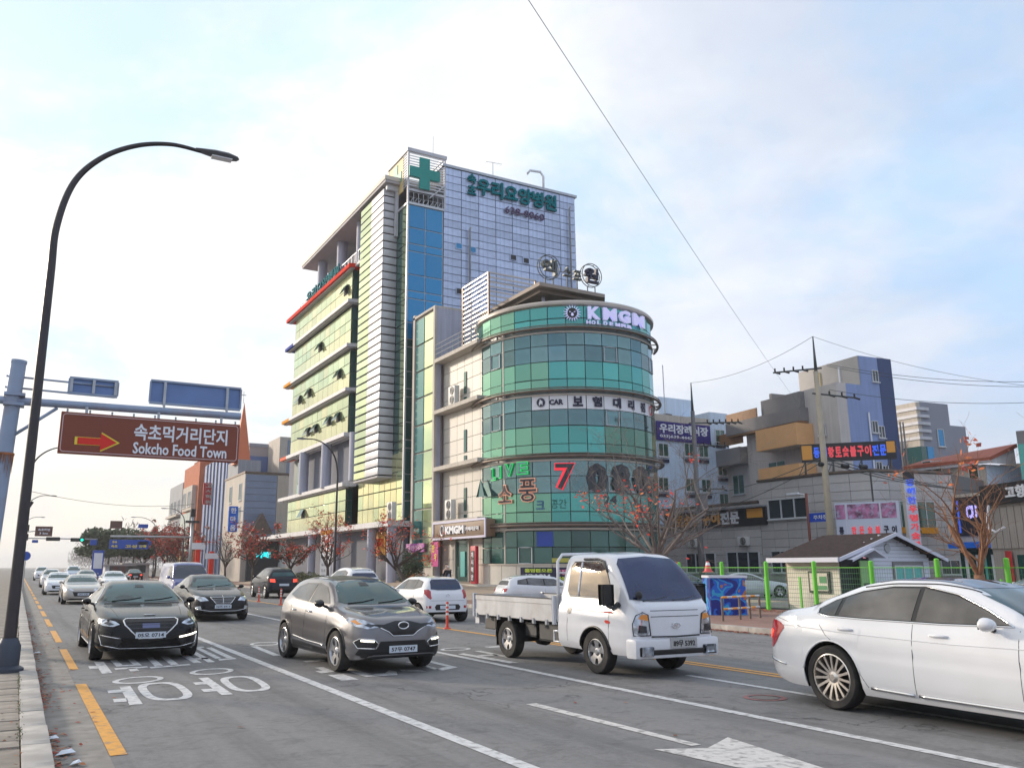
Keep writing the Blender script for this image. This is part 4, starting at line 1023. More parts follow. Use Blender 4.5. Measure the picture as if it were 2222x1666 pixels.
def wall_quad(b, p0, p1, z0, z1, th=.3):
    p0, p1 = Vector((*p0, 0)), Vector((*p1, 0)); u = (p1 - p0).normalized(); n = Vector((-u.y, u.x, 0)) * th
    b.prism([(p0.x, p0.y), (p1.x, p1.y), (p1.x + n.x, p1.y + n.y), (p0.x + n.x, p0.y + n.y)], z0, z1)
gr = thing('restaurant_building', 'grey stone clad two storey restaurant building with black and orange signs behind the car park', 'building', (50, 45, 0))
A0, A1, A2, A3 = (50, 58), (50, 40.5), (50.9, 37.8), (57.4, 36.3)
b = MB(); b.prism([(50.05, 58), (62, 58), (64, 38), (57.4, 36.36), (50.94, 37.86), (50.05, 40.52)], 0, 6.55); b.build('wall', M_STONEJ, gr)
b = MB(); b.prism([(50.06, 47), (62, 47), (64, 38), (57.41, 36.38), (50.95, 37.88), (50.06, 40.53)], 6.55, 8.1); b.build('upper_wall', M_STONEJ, gr)
tiles_on(gr, 'stone_tile', M_STONE, (50, 57.9), (50, 47.0), 0.1, 6.5, 8, 10)
tiles_on(gr, 'stone_tile', M_STONE, (50, 46.98), (50, 40.55), 0.1, 8.05, 5, 13)
tiles_on(gr, 'stone_tile', M_STONE, (50.0, 40.45), (50.88, 37.85), 0.1, 8.05, 2, 13)
tiles_on(gr, 'stone_tile', M_STONE, (50.95, 37.8), (57.4, 36.32), 0.1, 8.05, 5, 13)
b = MB(); b.prism([(49.85, 58), (51, 58), (51, 47.05), (49.85, 47.05)], 6.55, 6.72); b.build('parapet_cap', M_PIPE, gr)
b = MB(); b.prism([(49.85, 47.0), (51.2, 47), (51.2, 40.7), (51.9, 38.5), (57.5, 37.2), (57.45, 36.15), (50.8, 37.65), (49.85, 40.45)], 8.1, 8.26); b.build('parapet_cap', M_PIPE, gr)
for px0, px1, py0, py1 in ((1665, 1757, 1083, 1122), (1490, 1556, 1200, 1238), (1578, 1655, 1195, 1240), (1675, 1742, 1195, 1240)):
    pass
for a, c in (((49.95, 46.04, 6.67), (49.95, 42.35, 5.2)), ((49.95, 55.31, 2.85), (49.95, 51.89, 1.24)), ((49.95, 50.63, 2.89), (49.95, 47.25, 1.27)), ((49.95, 46.1, 2.89), (49.95, 43.37, 1.29))):
    y = (a[1] + c[1]) / 2; z = (a[2] + c[2]) / 2; window(gr, (49.93, y, z), UYN, abs(a[1] - c[1]), abs(a[2] - c[2]), split=3, out=.12)
uB = (6.5, -1.5, 0)
for f in (.30, .62):
    window(gr, (50.95 + 6.45 * f, 37.8 - 1.48 * f - .06, 5.2), uB, 1.5, 1.9, M_WINT, split=2)
    b = MB(); fn = onplane((50.95 + 6.45 * f, 37.8 - 1.48 * f - .12, 4.15), uB, UZ); b.add([fn(x, y, z) for z in (0, .1) for x, y in ((-.7, -.2), (.7, -.2), (.7, .2), (-.7, .2))], [(3, 2, 1, 0), (4, 5, 6, 7), (0, 1, 5, 4), (1, 2, 6, 5), (2, 3, 7, 6), (3, 0, 4, 7)]); b.build('orange_strip', MATS['orange_metal_fascia'], gr)
window(gr, (56.4, 36.48, 1.7), uB, 1.6, 1.0)
def flat_sign(root, p0, p1, z0, z1, m, name='sign_board', th=.22):
    """board from p0 to p1 (left to right as seen)"""
    p0, p1 = Vector((*p0, 0)), Vector((*p1, 0)); u = (p1 - p0); w = u.length; c = (p0 + p1) / 2 + Vector((0, 0, (z0 + z1) / 2)); fn = onplane(c, u, UZ)
    b = MB(); h = z1 - z0
    b.add([fn(x, y, z) for z in (-th, 0) for x, y in ((-w / 2, -h / 2), (w / 2, -h / 2), (w / 2, h / 2), (-w / 2, h / 2))], [(3, 2, 1, 0), (4, 5, 6, 7), (0, 1, 5, 4), (1, 2, 6, 5), (2, 3, 7, 6), (3, 0, 4, 7)])
    return b.build(name, m, root), fn, w, h
def on_sign(root, fn, s, x, y, w, h, m, name='sign_letter', bold=.04, z=.02, depth=.05):
    tv, tf_ = fit_text(s, w, h, depth, bold); b = MB(); b.mapped([(a + x, c + y, q + z) for a, c, q in tv], tf_, fn); return b.build(name, m, root)
def rect_on(root, fn, x0, x1, y0, y1, m, name='sign_panel', z=.015):
    b = MB(); b.mapped([(x0, y0, z), (x1, y0, z), (x1, y1, z), (x0, y1, z)], [(0, 1, 2, 3)], fn); return b.build(name, m, root)
M_NBLUE = mat('blue_neon', (.05, .15, .9), .4, emit=.3); M_NRED = mat('red_neon2', (.85, .08, .10), .4, emit=.25); M_OR2 = mat('orange_sign', (.80, .36, .06), .5); M_PINK = mat('pink_neon', (.95, .35, .45), .4, emit=.35)
s1 = thing('roof_sign', 'long black roof sign with red and blue letters above the grey restaurant corner', 'sign', (51, 43, 8.3))
o, fn, w, h = flat_sign(s1, (50.4, 43.0), (54.6, 38.3), 9.25, 10.55, M_BLACK, th=.35)
for k, (s, m) in enumerate(zip('동해황토숯불구이전문', [M_NBLUE] * 2 + [M_NRED] * 6 + [M_NBLUE] * 2)): on_sign(s1, fn, s, -w / 2 + 1.05 + k * .49, 0, .42, .78, m)
rect_on(s1, fn, -w / 2 + .05, -w / 2 + .75, -.5, .55, M_OR2); rect_on(s1, fn, w / 2 - .6, w / 2 - .05, -.2, .6, M_OR2)
b = MB()
for t in (0.05, .35, .65, .95): 
    x, y = 50.4 + 4.2 * t, 43.0 - 4.7 * t; b.tube([(x, y + .1, 8.1), (x, y + .1, 9.3)], .05, 5); b.tube([(x, y + .1, 9.3), (x + .9, y + 1.0, 8.15)], .04, 5); b.tube([(x - .4, y + .5, 8.15), (x, y + .1, 9.3)], .03, 5)
b.build('sign_strut', M_HOOP, s1)
s2 = thing('wall_sign', 'black and orange signboard with white letters on the left wall of the grey restaurant', 'sign', (49.8, 51, 4))
pa, pb = (49.8, 57.78, 6.46), (49.8, 46.24, 5.98)
o, fn, w, h = flat_sign(s2, (49.8, pa[1]), (49.8, pb[1]), 4.85, 6.2, M_BLACK)
for k, (s, m) in enumerate(zip('황토숯불구이전문', [M_OR2] * 6 + [M_SIGNW] * 2)): on_sign(s2, fn, s, -w / 2 + .9 + k * (w - 3.2) / 8 * 1.02, 0, .95, .95, m)
rect_on(s2, fn, w / 2 - 1.9, w / 2 - .3, -.1, .6, M_OR2)
b = MB(); b.box(49.5, 49.98, pb[1], pa[1], 6.2, 6.32); b.build('sign_hood', M_STEEL, s2)
s3 = thing('menu_poster', 'white wall poster with three pink meat photographs on the restaurant corner', 'sign', (50.3, 39.4, 4))
o, fn, w, h = flat_sign(s3, (49.41, 39.73), (51.04, 36.07), 3.55, 6.0, mat('poster_white', (.66, .70, .82), .5))
M_MEAT = mat('meat_print', (.42, .16, .30), .5, nz=(2.5, .8), dirt=(3.5, .9, (.55, .55, .75))); M_BLP = mat('blue_print', (.08, .12, .42), .5, nz=(2, .6))
W3 = w
for x0, x1 in ((-.49, -.33), (-.30, .20), (.23, .46)): rect_on(s3, fn, x0 * W3, x1 * W3, .05 * h, .45 * h, M_MEAT, 'meat_photo')
for x0, x1 in ((-.335, -.325), (.21, .22)): rect_on(s3, fn, x0 * W3, x1 * W3, -.46 * h, .46 * h, M_SIGNW, 'divider', .03)
for x, s, m in ((-.42, '통', M_INK), (-.22, '한', M_NRED), (-.10, '돈', M_NRED), (.03, '숯', M_NRED), (.15, '불', M_NRED), (.28, '구', M_INK), (.40, '이', M_INK)): on_sign(s3, fn, s, x * W3, -.26 * h, .30, .5, m, 'poster_letter')
s4 = thing('entrance_sign', 'black sign with orange corner and pink letters under the meat poster', 'sign', (50.3, 39.4, 2))
o, fn, w, h = flat_sign(s4, (49.41, 39.73), (51.04, 36.07), 2.15, 3.15, M_BLACK)
rect_on(s4, fn, -w / 2, w / 2, .32, .45, M_NRED); rect_on(s4, fn, w / 2 - .7, w / 2, -.1, .42, M_OR2); rect_on(s4, fn, -w / 2, -w / 2 + .4, -.05, .42, M_OR2)
for k, s in enumerate('동해한돈숯불'): on_sign(s4, fn, s, -w / 2 + .65 + k * .5, -.12, .38, .5, M_PINK if k > 1 else M_NBLUE)
s5 = thing('vertical_sign', 'tall narrow white sign with red letters on the side wall of the grey restaurant', 'sign', (51.5, 37.3, 3))
fq = ((51.7, 36.0), (52.16, 35.51))
o, fn, w, h = flat_sign(s5, fq[0], fq[1], 2.7, 7.9, MATS['poster_white'], th=.15)
for k, s in enumerate('동해한우명가숯불'): on_sign(s5, fn, s, .05, 1.9 - k * .58, .5, .46, M_NRED if k > 2 else M_NBLUE)
rect_on(s5, fn, -w / 2, w / 2, 2.1, 2.6, M_DARK, 'photo_patch'); rect_on(s5, fn, -w / 2 - .18, -w / 2, -h / 2, h / 2, M_CREAM, 'sign_edge')
pb_ = (48.0, 40.58, 5.02)
s6 = thing('arrow_sign', 'small blue arrow sign on a brown lamp post before the grey restaurant', 'sign', (48, pb_[1], 0))
b = MB(); ya = pb_[1]; 
b.prism([(47.95, ya + .1), (48.05, ya + .1), (48.05, ya - 1.6), (47.95, ya - 1.6)], pb_[2] - .3, pb_[2] + .3); b.build('arrow_board', mat('sign_blue2', (.02, .08, .55), .5), s6)
lettering(s6, '주차장', (47.93, ya - .25, pb_[2]), (47.93, ya - 1.4, pb_[2]), .3, M_SIGNW, 'sign_letters', .02, .01)
pl_ = (48.0, 40.79, 6.71)
b = MB(); b.tube([(48, ya + .25, 0), (48, ya + .25, pl_[2])], .09, 8); b.build('post', mat('brown_post', (.20, .06, .04), .6), s6, smooth=True)
b = MB(); b.tube([(48, ya + .25, pl_[2] - .1), (48, ya + 1.0, pl_[2] + .05)], .04, 6); b.bbox(47.9, 48.1, ya + .9, ya + 1.9, pl_[2] - .02, pl_[2] + .12, .03); b.build('lamp_head', M_SIGNW, s6)

# white and pale blue hall
wb = thing('funeral_hall', 'pale blue and cream five storey block with navy roof banner behind the bare tree', 'building', (58, 62, 0))
M_PBLUE = mat('pale_blue_render', (.56, .67, .80), .8, nz=(.5, .06), vstreak=.1)
xr = 62.36; xm = 59.94
b = MB(); b.prism([(50, 62), (xr, 62), (xr + 2, 76), (50, 76)], 0, 13.6); b.build('wall', M_PBLUE, wb)
b = MB(); b.prism([(xm, 61.98), (xr + .02, 61.98), (xr + 2, 76), (xm, 76)], 13.6, 16.92); b.build('stair_wall', M_PBLUE, wb)
b = MB(); b.prism([(50, 62.02), (xm - .02, 62.02), (xm, 76), (50, 76)], 13.6, 16.19); b.build('parapet_wall', M_CREAM, wb)
b = MB(); b.prism([(56.88, 66), (61.4, 66), (61.4, 74), (56.88, 74)], 14, 18.94); b.build('penthouse', M_PBLUE, wb)
b = MB(); x = 58.05; b.box(x - .5, x + .5, 65.9, 65.98, 14.5, 17.2); b.build('penthouse_door', M_DARK, wb)
for (x, z) in ((61.15, 14.55), (61.17, 11.21), (56.98, 12.89), (58.82, 12.91), (56.90, 9.47), (58.91, 9.47), (53.73, 12.68), (53.52, 9.41), (61.15, 8.16)):
    f_ = window(wb, (x, 61.95, z), UX, 1.25, 1.3, M_WINT, split=2)
    b = MB(); b.box(x - .6, x + .6, 61.85, 61.99, z - 1.2, z - .9); b.build('vent_grille', M_INK, f_)
for yy_, zz_, q_ in ((54.2, 3.3, 'left'), (48.6, 3.3, 'right')): ac_unit((49.75, yy_, zz_), 'small air conditioner on the grey restaurant wall, ' + q_ + ' one', twin=False)
nb = thing('roof_banner', 'navy banner with white lettering on the pale blue block', 'banner', (55, 61.7, 12))
o, fn, w, h = flat_sign(nb, (52.92, 61.8), (59.76, 61.8), 13.62, 15.45, mat('banner_navy2', (.03, .015, .18), .6), 'banner_cloth', .1)
on_sign(nb, fn, '우리장례식장', 0, .25, w * .9, h * .5, M_SIGNW, 'banner_letters', .03); on_sign(nb, fn, '033)639-4447', -w * .15, -h * .3, w * .6, h * .2, M_SIGNW, 'banner_letters', .02)
b = MB(); b.tube([(55.09, 63, 16), (55.09, 63, 21.43)], .05, 5); b.build('radio_mast', M_STEEL, wb)

# grey apartment with orange balconies, modelled in its own frame: u away from the road, v along the side wall
ap = thing('apartment_building', 'grey and blue apartment block with orange balconies and roof tower', 'apartment building', (59.8, 46.9, 0))
ca, sa = cos(radians(6)), sin(radians(6))
def AP(l, r, z): return (59.8 + sa * l + ca * r, 46.9 + ca * l - sa * r, z)     # l: along the left wall, r: along the right wall
def ap_box(name, m, l0, l1, r0, r1, z0, z1, root=None):
    b = MB(); vs = [AP(l, r, z) for z in (z0, z1) for l, r in ((l0, r0), (l0, r1), (l1, r1), (l1, r0))]
    b.add(vs, [(3, 2, 1, 0), (4, 5, 6, 7), (0, 1, 5, 4), (1, 2, 6, 5), (2, 3, 7, 6), (3, 0, 4, 7)]); return b.build(name, m, root or ap)
M_APG = mat('warm_grey_render', (.58, .54, .51), .8, nz=(.5, .06), vstreak=.08); M_APB = mat('apartment_blue', (.26, .34, .58), .75, nz=(.5, .07), vstreak=.08); M_APD = mat('apartment_dark_blue', (.055, .085, .19), .75, nz=(.5, .08))
M_APC = mat('charcoal_panel', (.23, .22, .22), .7, nz=(1, .08)); M_APO = mat('orange_tan_panel', (.78, .43, .19), .7, nz=(1, .06)); M_WOOD = mat('timber_soffit', (.32, .17, .08), .6, nz=(4, .15))
ap_box('wall', M_APG, 0, 11.5, .02, 6.4, 0, 15.4); ap_box('upper_wall', M_APG, 0, 7.9, .02, 6.4, 15.4, 16.6); ap_box('side_wall', M_APB, -.05, -.002, 1.1, 5.0, 0, 17.0); ap_box('side_wall', M_APG, -.05, -.002, 0, 1.095, 0, 17.0); ap_box('dark_wall', M_APD, -.08, -.002, 5.005, 6.6, 0, 19.6)
ap_box('parapet', M_APG, 0, 6.0, .02, 6.4, 16.6, 17.0); ap_box('tower', M_APG, 0, 7, 2.9, 6.5, 17.0, 19.4); ap_box('tower_front', M_APB, -.05, -.002, 2.88, 5.0, 17.0, 19.6); ap_box('roof_fence', M_APC, 8.0, 8.3, .3, 2.5, 16.6, 17.6)
ap_box('tower_side', mat('beige_metal', (.47, .44, .41), .6, nz=(1, .06)), 0, 7, 2.80, 2.895, 17.0, 19.6)
for l in (2.0, 4.3): ap_box('tower_pipe', M_YELP if l > 4 else M_SIGNW, l, l + .12, 2.66, 2.79, 17.0, 19.0)
b = MB(); b.tube([AP(-.15, 3.3, 4), AP(-.15, 3.3, 14.6)], .08, 6); b.build('downpipe', M_SIGNW, ap)
b = MB(); b.tube([AP(-.2, 6.75, 0), AP(-.2, 6.75, 14)], .07, 5); b.tube([AP(-.2, 7.1, 0), AP(-.2, 7.1, 14)], .07, 5)
for k in range(9): b.tube([AP(-.2, 6.75, 1.5 * k + 1), AP(-.2, 7.1, 1.5 * k + 1)], .03, 4)
b.build('side_ladder', M_APC, ap)
ur = (ca, -sa, 0); ul = (-sa, -ca, 0)
for r, z in ((4.55, 17.9), (3.0 + .9, 13.4), (4.6, 13.0), (3.9, 9.9), (4.6, 9.6), (3.9, 6.6)): window(ap, AP(-.09, r, z), ur, .7, 1.05)
for z in (13.2, 10.1, 7.0): window(ap, AP(1.9, -.04, z), ul, .9, 1.0)
# balconies on the road side
ap_box('roof_band', M_APC, 3.3, 13.2, -1.0, 0, 14.2, 15.4); ap_box('band_soffit', M_WOOD, 3.35, 13.1, -.95, 0, 14.05, 14.19)
ap_box('upper_band', M_APC, 3.6, 8.6, -.5, 0, 15.4, 16.9); ap_box('roof_rail', M_WOOD, 8.8, 13.2, -.9, -.8, 15.4, 16.3)
for z0 in (12.0, 8.5):
    ap_box('balcony', M_APO, 2.9, 8.0, -1.9, -1.7, z0, z0 + 1.9); ap_box('balcony_end', M_APO, 2.9, 3.1, -1.695, 0, z0, z0 + 1.9); ap_box('balcony_floor', M_APG, 3.15, 7.75, -1.69, 0, z0 - .02, z0 + .15); ap_box('balcony_end', M_APO, 7.8, 7.995, -1.695, 0, z0, z0 + 1.9)
for z in (14.0 - .0, 10.4, 6.9): window(ap, AP(7.6, -.04, z), ul, 2.2, 1.5, M_WINT, split=2)
w2 = thing('apartment_wing', 'lower grey apartment wing with dark balcony bands left of the orange balconies', 'apartment building', (61.5, 59, 0))
def wp(name, m, *a): return ap_box(name, m, *a, root=w2)
ORG_AP = 0
wp('wall', M_APG, 11.6, 18.5, .5, 7, 0, 13.2); wp('roof_rail', M_WOOD, 11.6, 18.7, -.4, -.3, 13.4, 14.6); wp('band', M_APC, 11.55, 18.7, -.9, .49, 11.4, 13.0); wp('band', M_APC, 11.55, 18.7, -.9, .49, 5.0, 6.8)
for l in (13.6, 16.6): 
    for z in (9.6, 3.7): window(w2, AP(l, .46, z), ul, 1.7, 1.9, M_WINT)
# slim modern block further back
mb = thing('modern_block', 'slim grey block with stacked fins and tall glass bay right of the blue apartment tower', 'building', (79, 52, 0))
M_MB = mat('cool_grey_cladding', (.27, .28, .33), .7, nz=(.4, .06))
zt = 1.7 + .1725 * 95
P0 = (95 * sin(radians(56.48)), 95 * cos(radians(56.48)))
b = MB(); b.prism([P0, (P0[0] + 4.0, P0[1] - .4), (P0[0] + 5, P0[1] + 6), (P0[0] + .8, P0[1] + 6)], 0, zt); b.build('wall', M_MB, mb)
b = MB(); b.prism([(P0[0] + 4.0, P0[1] - .4), (P0[0] + 6.2, P0[1] - .6), (P0[0] + 7, P0[1] + 6), (P0[0] + 5, P0[1] + 6)], 0, zt - 2.2); b.build('lower_wall', M_MB, mb)
b = MB(); b.prism([(P0[0] - .02, P0[1] - .02), (P0[0] + .8, P0[1] + 5.2), (P0[0] - .4, P0[1] + 5.2), (P0[0] - .6, P0[1])], 0, zt - .1); b.build('road_side_wall', M_CREAM, mb)
for k in range(5): b = MB(); b.prism([(P0[0] - .7, P0[1] - .12), (P0[0] + 1.0, P0[1] - .3), (P0[0] + 1.0, P0[1] - .05), (P0[0] - .62, P0[1] + 2.2)], zt - .9 - k * .75, zt - .6 - k * .75); b.build('fin', M_LOUV, mb)
b = MB(); b.prism([(P0[0] - .64, P0[1] - .1), (P0[0] + .1, P0[1] - .16), (P0[0] + .1, P0[1] + .1), (P0[0] - .64, P0[1] + 2)], 6, zt - 4.6); b.build('glass_bay', M_DGL, mb)
b = MB(); b.prism([(P0[0] + .2, P0[1] - .17), (P0[0] + 1.1, P0[1] - .22), (P0[0] + 1.1, P0[1] + .1), (P0[0] + .2, P0[1] + .1)], 6, zt - 4.6); b.build('blue_bay', M_BLUE, mb)
for x, z in ((2.4, 14.5), (2.6, 10.0), (5.2, 10.0)): window(mb, (P0[0] + x, P0[1] - .1 * x - .05, z), (1, -.1, 0), .9, 1.8, M_BLUE, split=1)
b = MB(); b.prism([(P0[0] - 3.4, P0[1] + 5.5), (P0[0] - .45, P0[1] + 5.3), (P0[0] + .2, P0[1] + 8), (P0[0] - 3, P0[1] + 8)], 0, zt - 2.6); b.build('rear_wall', M_CREAM, mb)
# red roofed house
rh = thing('red_roof_house', 'cream building with sloping red tiled roof behind the persimmon tree', 'house', (64, 40, 0))
M_RT = mat('red_roof_tile', (.34, .09, .05), .7, nz=(3, .15))
ya, yb = 43.6, 37.8
b = MB(); b.prism([(64, ya), (64, yb), (67.5, yb - .6), (70, ya)], 0, 9.3); b.build('wall', M_CREAM, rh)
b = MB(); b.prism([(64.1, yb - .03), (67.6, yb - .63), (67.6, yb - .70), (64.1, yb - .1)], 0, 9.25); b.build('blue_lit_wall', M_PBLUE, rh)  # blue skylight on this face put into its colour
b = MB(); b.add([(63.5, ya + .5, 9.75), (63.5, yb - .8, 9.75), (66.5, yb - 1.2, 10.9), (66.5, ya + .5, 10.5), (63.5, ya + .5, 9.5), (63.5, yb - .8, 9.5), (66.5, yb - 1.2, 10.6), (66.5, ya + .5, 10.2)], [(0, 1, 2, 3), (7, 6, 5, 4), (0, 4, 5, 1), (1, 5, 6, 2), (2, 6, 7, 3), (3, 7, 4, 0)]); b.build('roof', M_RT, rh)
b = MB(); b.add([(63.6, ya, 9.3), (63.6, yb - .7, 9.3), (63.6, yb - .7, 9.5), (63.6, ya, 9.5), (66.4, yb - 1, 9.3), (66.4, yb - 1, 10.6)], [(0, 1, 2, 3), (1, 4, 5, 2)]); b.build('eave_board', M_WHITE, rh)
for px in (((63.95, 42.3, 9.3)), ((63.95, 41.46, 9.22)), ((63.95, 38.61, 8.86)), ((63.95, 38.54, 7.52))): window(rh, (63.93, px[1], px[2]), UYN, .8, 1.5 if px[2] > 6 else 1.2, M_WINT, split=1)
# shop row at the right edge
sh = thing('corner_shop', 'small shop with dark glass front and bright blue awning at the right edge', 'shop', (55, 34, 0))
q0, q1 = (52.41, 33.13), (51.8, 30.27)
b = MB(); wall_quad(b, q0, q1, 0, 6.2, 5); b.build('wall', M_CREAM, sh)
o, fn, w, h = flat_sign(sh, q0, q1, 3.6, 6.0, mat('smoked_sign_glass', (.05, .05, .065), .15, metal=.2), 'sign_glass', -.1)
fn = (lambda g: (lambda x, y, z=0: g(x, y, z + .11)))(fn)
on_sign(sh, fn, 'CU', -w * .05, .25, .8, .8, mat('lilac_neon', (.5, .45, 1.0), .4, emit=.6)); rect_on(sh, fn, -w * .42, -w * .37, -1.0, 1.0, M_NBLUE, 'neon_tube')
o, fn, w, h = flat_sign(sh, q0, q1, 2.85, 3.2, mat('bright_blue_awning', (.01, .16, .75), .5), 'awning', -.9)
o, fn2, w, h = flat_sign(sh, q0, q1, .1, 2.8, M_DGL, 'shop_glass', -.06)
fn2 = (lambda g: (lambda x, y, z=0: g(x, y, z + .08)))(fn2)
for x0, x1, m in ((-.38, -.30, M_SIGNW), (-.1, -.04, M_SIGNW), (.1, .16, MATS['teal_film']), (.28, .34, M_SIGNW)): rect_on(sh, fn2, x0 * w, x1 * w, -1.2, 1.0, m, 'window_poster')
db_ = thing('dark_corner_building', 'brownish grey building with black sign and white brush lettering at the right frame edge', 'building', (47, 26, 0))
e0, e1 = (44.71, 26.55), (41.52, 19.8)
M_RIB = mat('ribbed_brown_grey', (.36, .32, .29), .8, nz=(1, .1), vstreak=.15)
b = MB(); wall_quad(b, e0, e1, 0, 5.9, 6); b.build('wall', M_RIB, db_)
tiles_on(db_, 'rib_panel', M_RIB, e0, e1, 2.6, 4.7, 14, 1, t=.08, gap=.06)
o, fn, w, h = flat_sign(db_, e0, e1, 4.85, 5.85, M_BLACK, 'sign_board', -.3)
fn = (lambda g: (lambda x, y, z=0: g(x, y, z + .32)))(fn)
on_sign(db_, fn, '고향본가', -.2, 0, 3.0, .62, M_SIGNW)
o, fn, w, h = flat_sign(db_, (e0[0] + (e1[0] - e0[0]) * .25, e0[1] + (e1[1] - e0[1]) * .25), (e0[0] + (e1[0] - e0[0]) * .55, e0[1] + (e1[1] - e0[1]) * .55), .1, 2.3, M_DGL, 'shop_door', -.05)
b = MB(); fq = onplane((e0[0] + (e1[0] - e0[0]) * .18, e0[1] + (e1[1] - e0[1]) * .18, 1.4), (e1[0] - e0[0], e1[1] - e0[1], 0), UZ); b.mapped([(-.25, -1.1, .12), (.25, -1.1, .12), (.25, 1.1, .12), (-.25, 1.1, .12)], [(0, 1, 2, 3)], fq); b.build('red_poster', mat('red_poster', (.5, .03, .03), .5, nz=(3, .3)), db_)
b = MB(); b.tube([fq(-.6, 3.4, .4), fq(-.5, 2.6, .7), fq(-.1, 2.2, .9), (fq(.6, 2.0, 1.0)), fq(1.4, 2.2, 1.1)], .07, 6); b.build('gooseneck_lamp', M_SIGNW, db_, smooth=True)
hb = thing('hill_house', 'dark modern house with teal window above the black lettered sign', 'house', (72, 36, 0))
d0 = 78
g0 = (d0 * sin(radians(60.2)), d0 * cos(radians(60.2))); g1 = (d0 * sin(radians(66)), d0 * cos(radians(66)))
b = MB(); wall_quad(b, g0, g1, 0, 9.6, 5); b.build('wall', M_CREAM, hb)
g2 = (74 * sin(radians(61.2)), 74 * cos(radians(61.2))); g3 = (74 * sin(radians(66)), 74 * cos(radians(66)))
b = MB(); wall_quad(b, g2, g3, 5, 11.6, 3); b.build('upper_wall', M_APC, hb)
o, fn, w, h = flat_sign(hb, g2, g3, 7.0, 10.6, M_TEAL, 'glass_wall', -.1)

# ================================================================ street furniture
M_LAMP = mat('lamp_post_brown_grey', (.045, .04, .045), .4, metal=.3, nz=(3, .15))
def curve_pts(pr, u):
    i = min(int(u), len(pr) - 2); t = u - i
    P = [pr[max(0, i - 1)], pr[i], pr[i + 1], pr[min(len(pr) - 1, i + 2)]]
    return tuple(.5 * ((2 * P[1][c]) + (-P[0][c] + P[2][c]) * t + (2 * P[0][c] - 5 * P[1][c] + 4 * P[2][c] - P[3][c]) * t * t + (-P[0][c] + 3 * P[1][c] - 3 * P[2][c] + P[3][c]) * t ** 3) for c in (0, 1))
def street_lamp(x, y, label, side=1, h=9.35, arm=2.9, group='curved street lamps along the road', base=.13):
    t = thing('street_lamp', label, 'street lamp', (x, y, base), group)
    pr = [(0, .0), (.0, 2.2), (.0, 4.4), (.0, 6.4), (.01, 7.3), (.2, 8.15), (.6, 8.72), (1.15, 9.1), (1.75, 9.28), (2.3, 9.27)]
    k = h / 9.35
    pz = [(q * .1, curve_pts(pr, q * .1)) for q in range(91)]
    pts = [(x + side * p_[0] * arm / 2.9, y, base + .02 + p_[1] * k) for _, p_ in pz]
    b = MB(); b.tube(pts, [.104 - .070 * (i_ / 90) ** .6 for i_ in range(91)], 12); b.build('pole', M_LAMP, t, smooth=True)
    b = MB(); b.lathe([(.0, 0), (.24, 0), (.24, .05), (.17, .09), (.17, .38), (.14, .44), (.115, .5)], (x, y, base), 'z', 18); b.build('base_collar', mat('base_blue_grey', (.05, .06, .085), .5, metal=.3), t, smooth=35)
    b = MB(); hx = x + side * (2.2 * arm / 2.9); zz = base + 9.29 * k
    prof = [(0, .05), (.12, .075), (.35, .115), (.6, .12), (.78, .07), (.82, .02)]
    vs = []; n = 12
    for d, r in prof:
        for q in range(n): a = 2 * pi * q / n; vs.append((hx + side * d, y + r * 1.15 * cos(a), zz + .02 + r * .55 * sin(a) - d * .02))
    fs = [(i * n + q, i * n + (q + 1) % n, (i + 1) * n + (q + 1) % n, (i + 1) * n + q) for i in range(len(prof) - 1) for q in range(n)]
    b.add(vs, fs + [tuple(range(n)), tuple(range((len(prof) - 1) * n, len(prof) * n))]); hd = b.build('lamp_head', mat('lamp_head_grey', (.13, .14, .16), .4, metal=.4), t, smooth=40)
    b = MB(); b.box(hx + side * .3, hx + side * .68, y - .08, y + .08, zz - .065, zz - .045); b.build('led_lens', M_SIGNW, hd)
    return t
street_lamp(0.0, 15.3, 'dark curved street lamp nearest the camera on the left pavement')
street_lamp(.05, 61, 'curved street lamp behind the brown sign gantry on the left pavement')
street_lamp(.05, 104, 'curved street lamp, third along the left kerb')
street_lamp(.05, 150, 'curved street lamp, fourth along the left kerb, faint in the haze')
ml = (18.6, 54.43, 2.91)
street_lamp(18.6, ml[1], 'slim curved street lamp standing in front of the hospital', side=-1, h=10.05 - .0, arm=2.8)
street_lamp(18.6, 114.18, 'curved street lamp before the orange brick block', side=-1, h=9.0, arm=3)
street_lamp(18.6, 140.22, 'curved street lamp beyond the blue road signs', side=-1, h=9.2, arm=4)

# sign gantry
M_GAL = mat('painted_gantry_blue_grey', (.29, .36, .49), .5, metal=.25, nz=(1.5, .12), dirt=(1.6, .35, (.30, .16, .09)))
M_RUST = mat('rust_streak', (.28, .11, .05), .9, nz=(3, .4))
gt = thing('sign_gantry', 'rusty pale blue steel gantry post and beam at the left edge', 'sign gantry', (-.42, 20.0, 0))
b = MB(); b.tube([(-.62, 20.2, .1), (-.42, 20.0, 6.05)], [.19, .155], 20); b.lathe([(0, 6.06), (.165, 6.04), (.165, 5.98)], (-.42, 20.0, 0), 'z', 20); b.build('post', M_GAL, gt, smooth=50)
b = MB()
for k in range(11):
    a = random.uniform(-2.6, -.4); b.tube([(-.47 + .172 * cos(a), 20.05 + .172 * sin(a), 4.02), (-.48 + .175 * cos(a), 20.06 + .175 * sin(a), 4.02 - random.uniform(.15, .55))], [.016, .004], 4)
b.lathe([(.173, 4.0), (.177, 4.02), (.173, 4.05)], (-.47, 20.05, 0), 'z', 20)
b.build('rust_streak', M_RUST, gt)
b = MB(); b.tube([(-1.6, 20, 5.15), (4.36, 20, 5.22)], .085, 14); b.build('beam', M_GAL, gt, smooth=50)
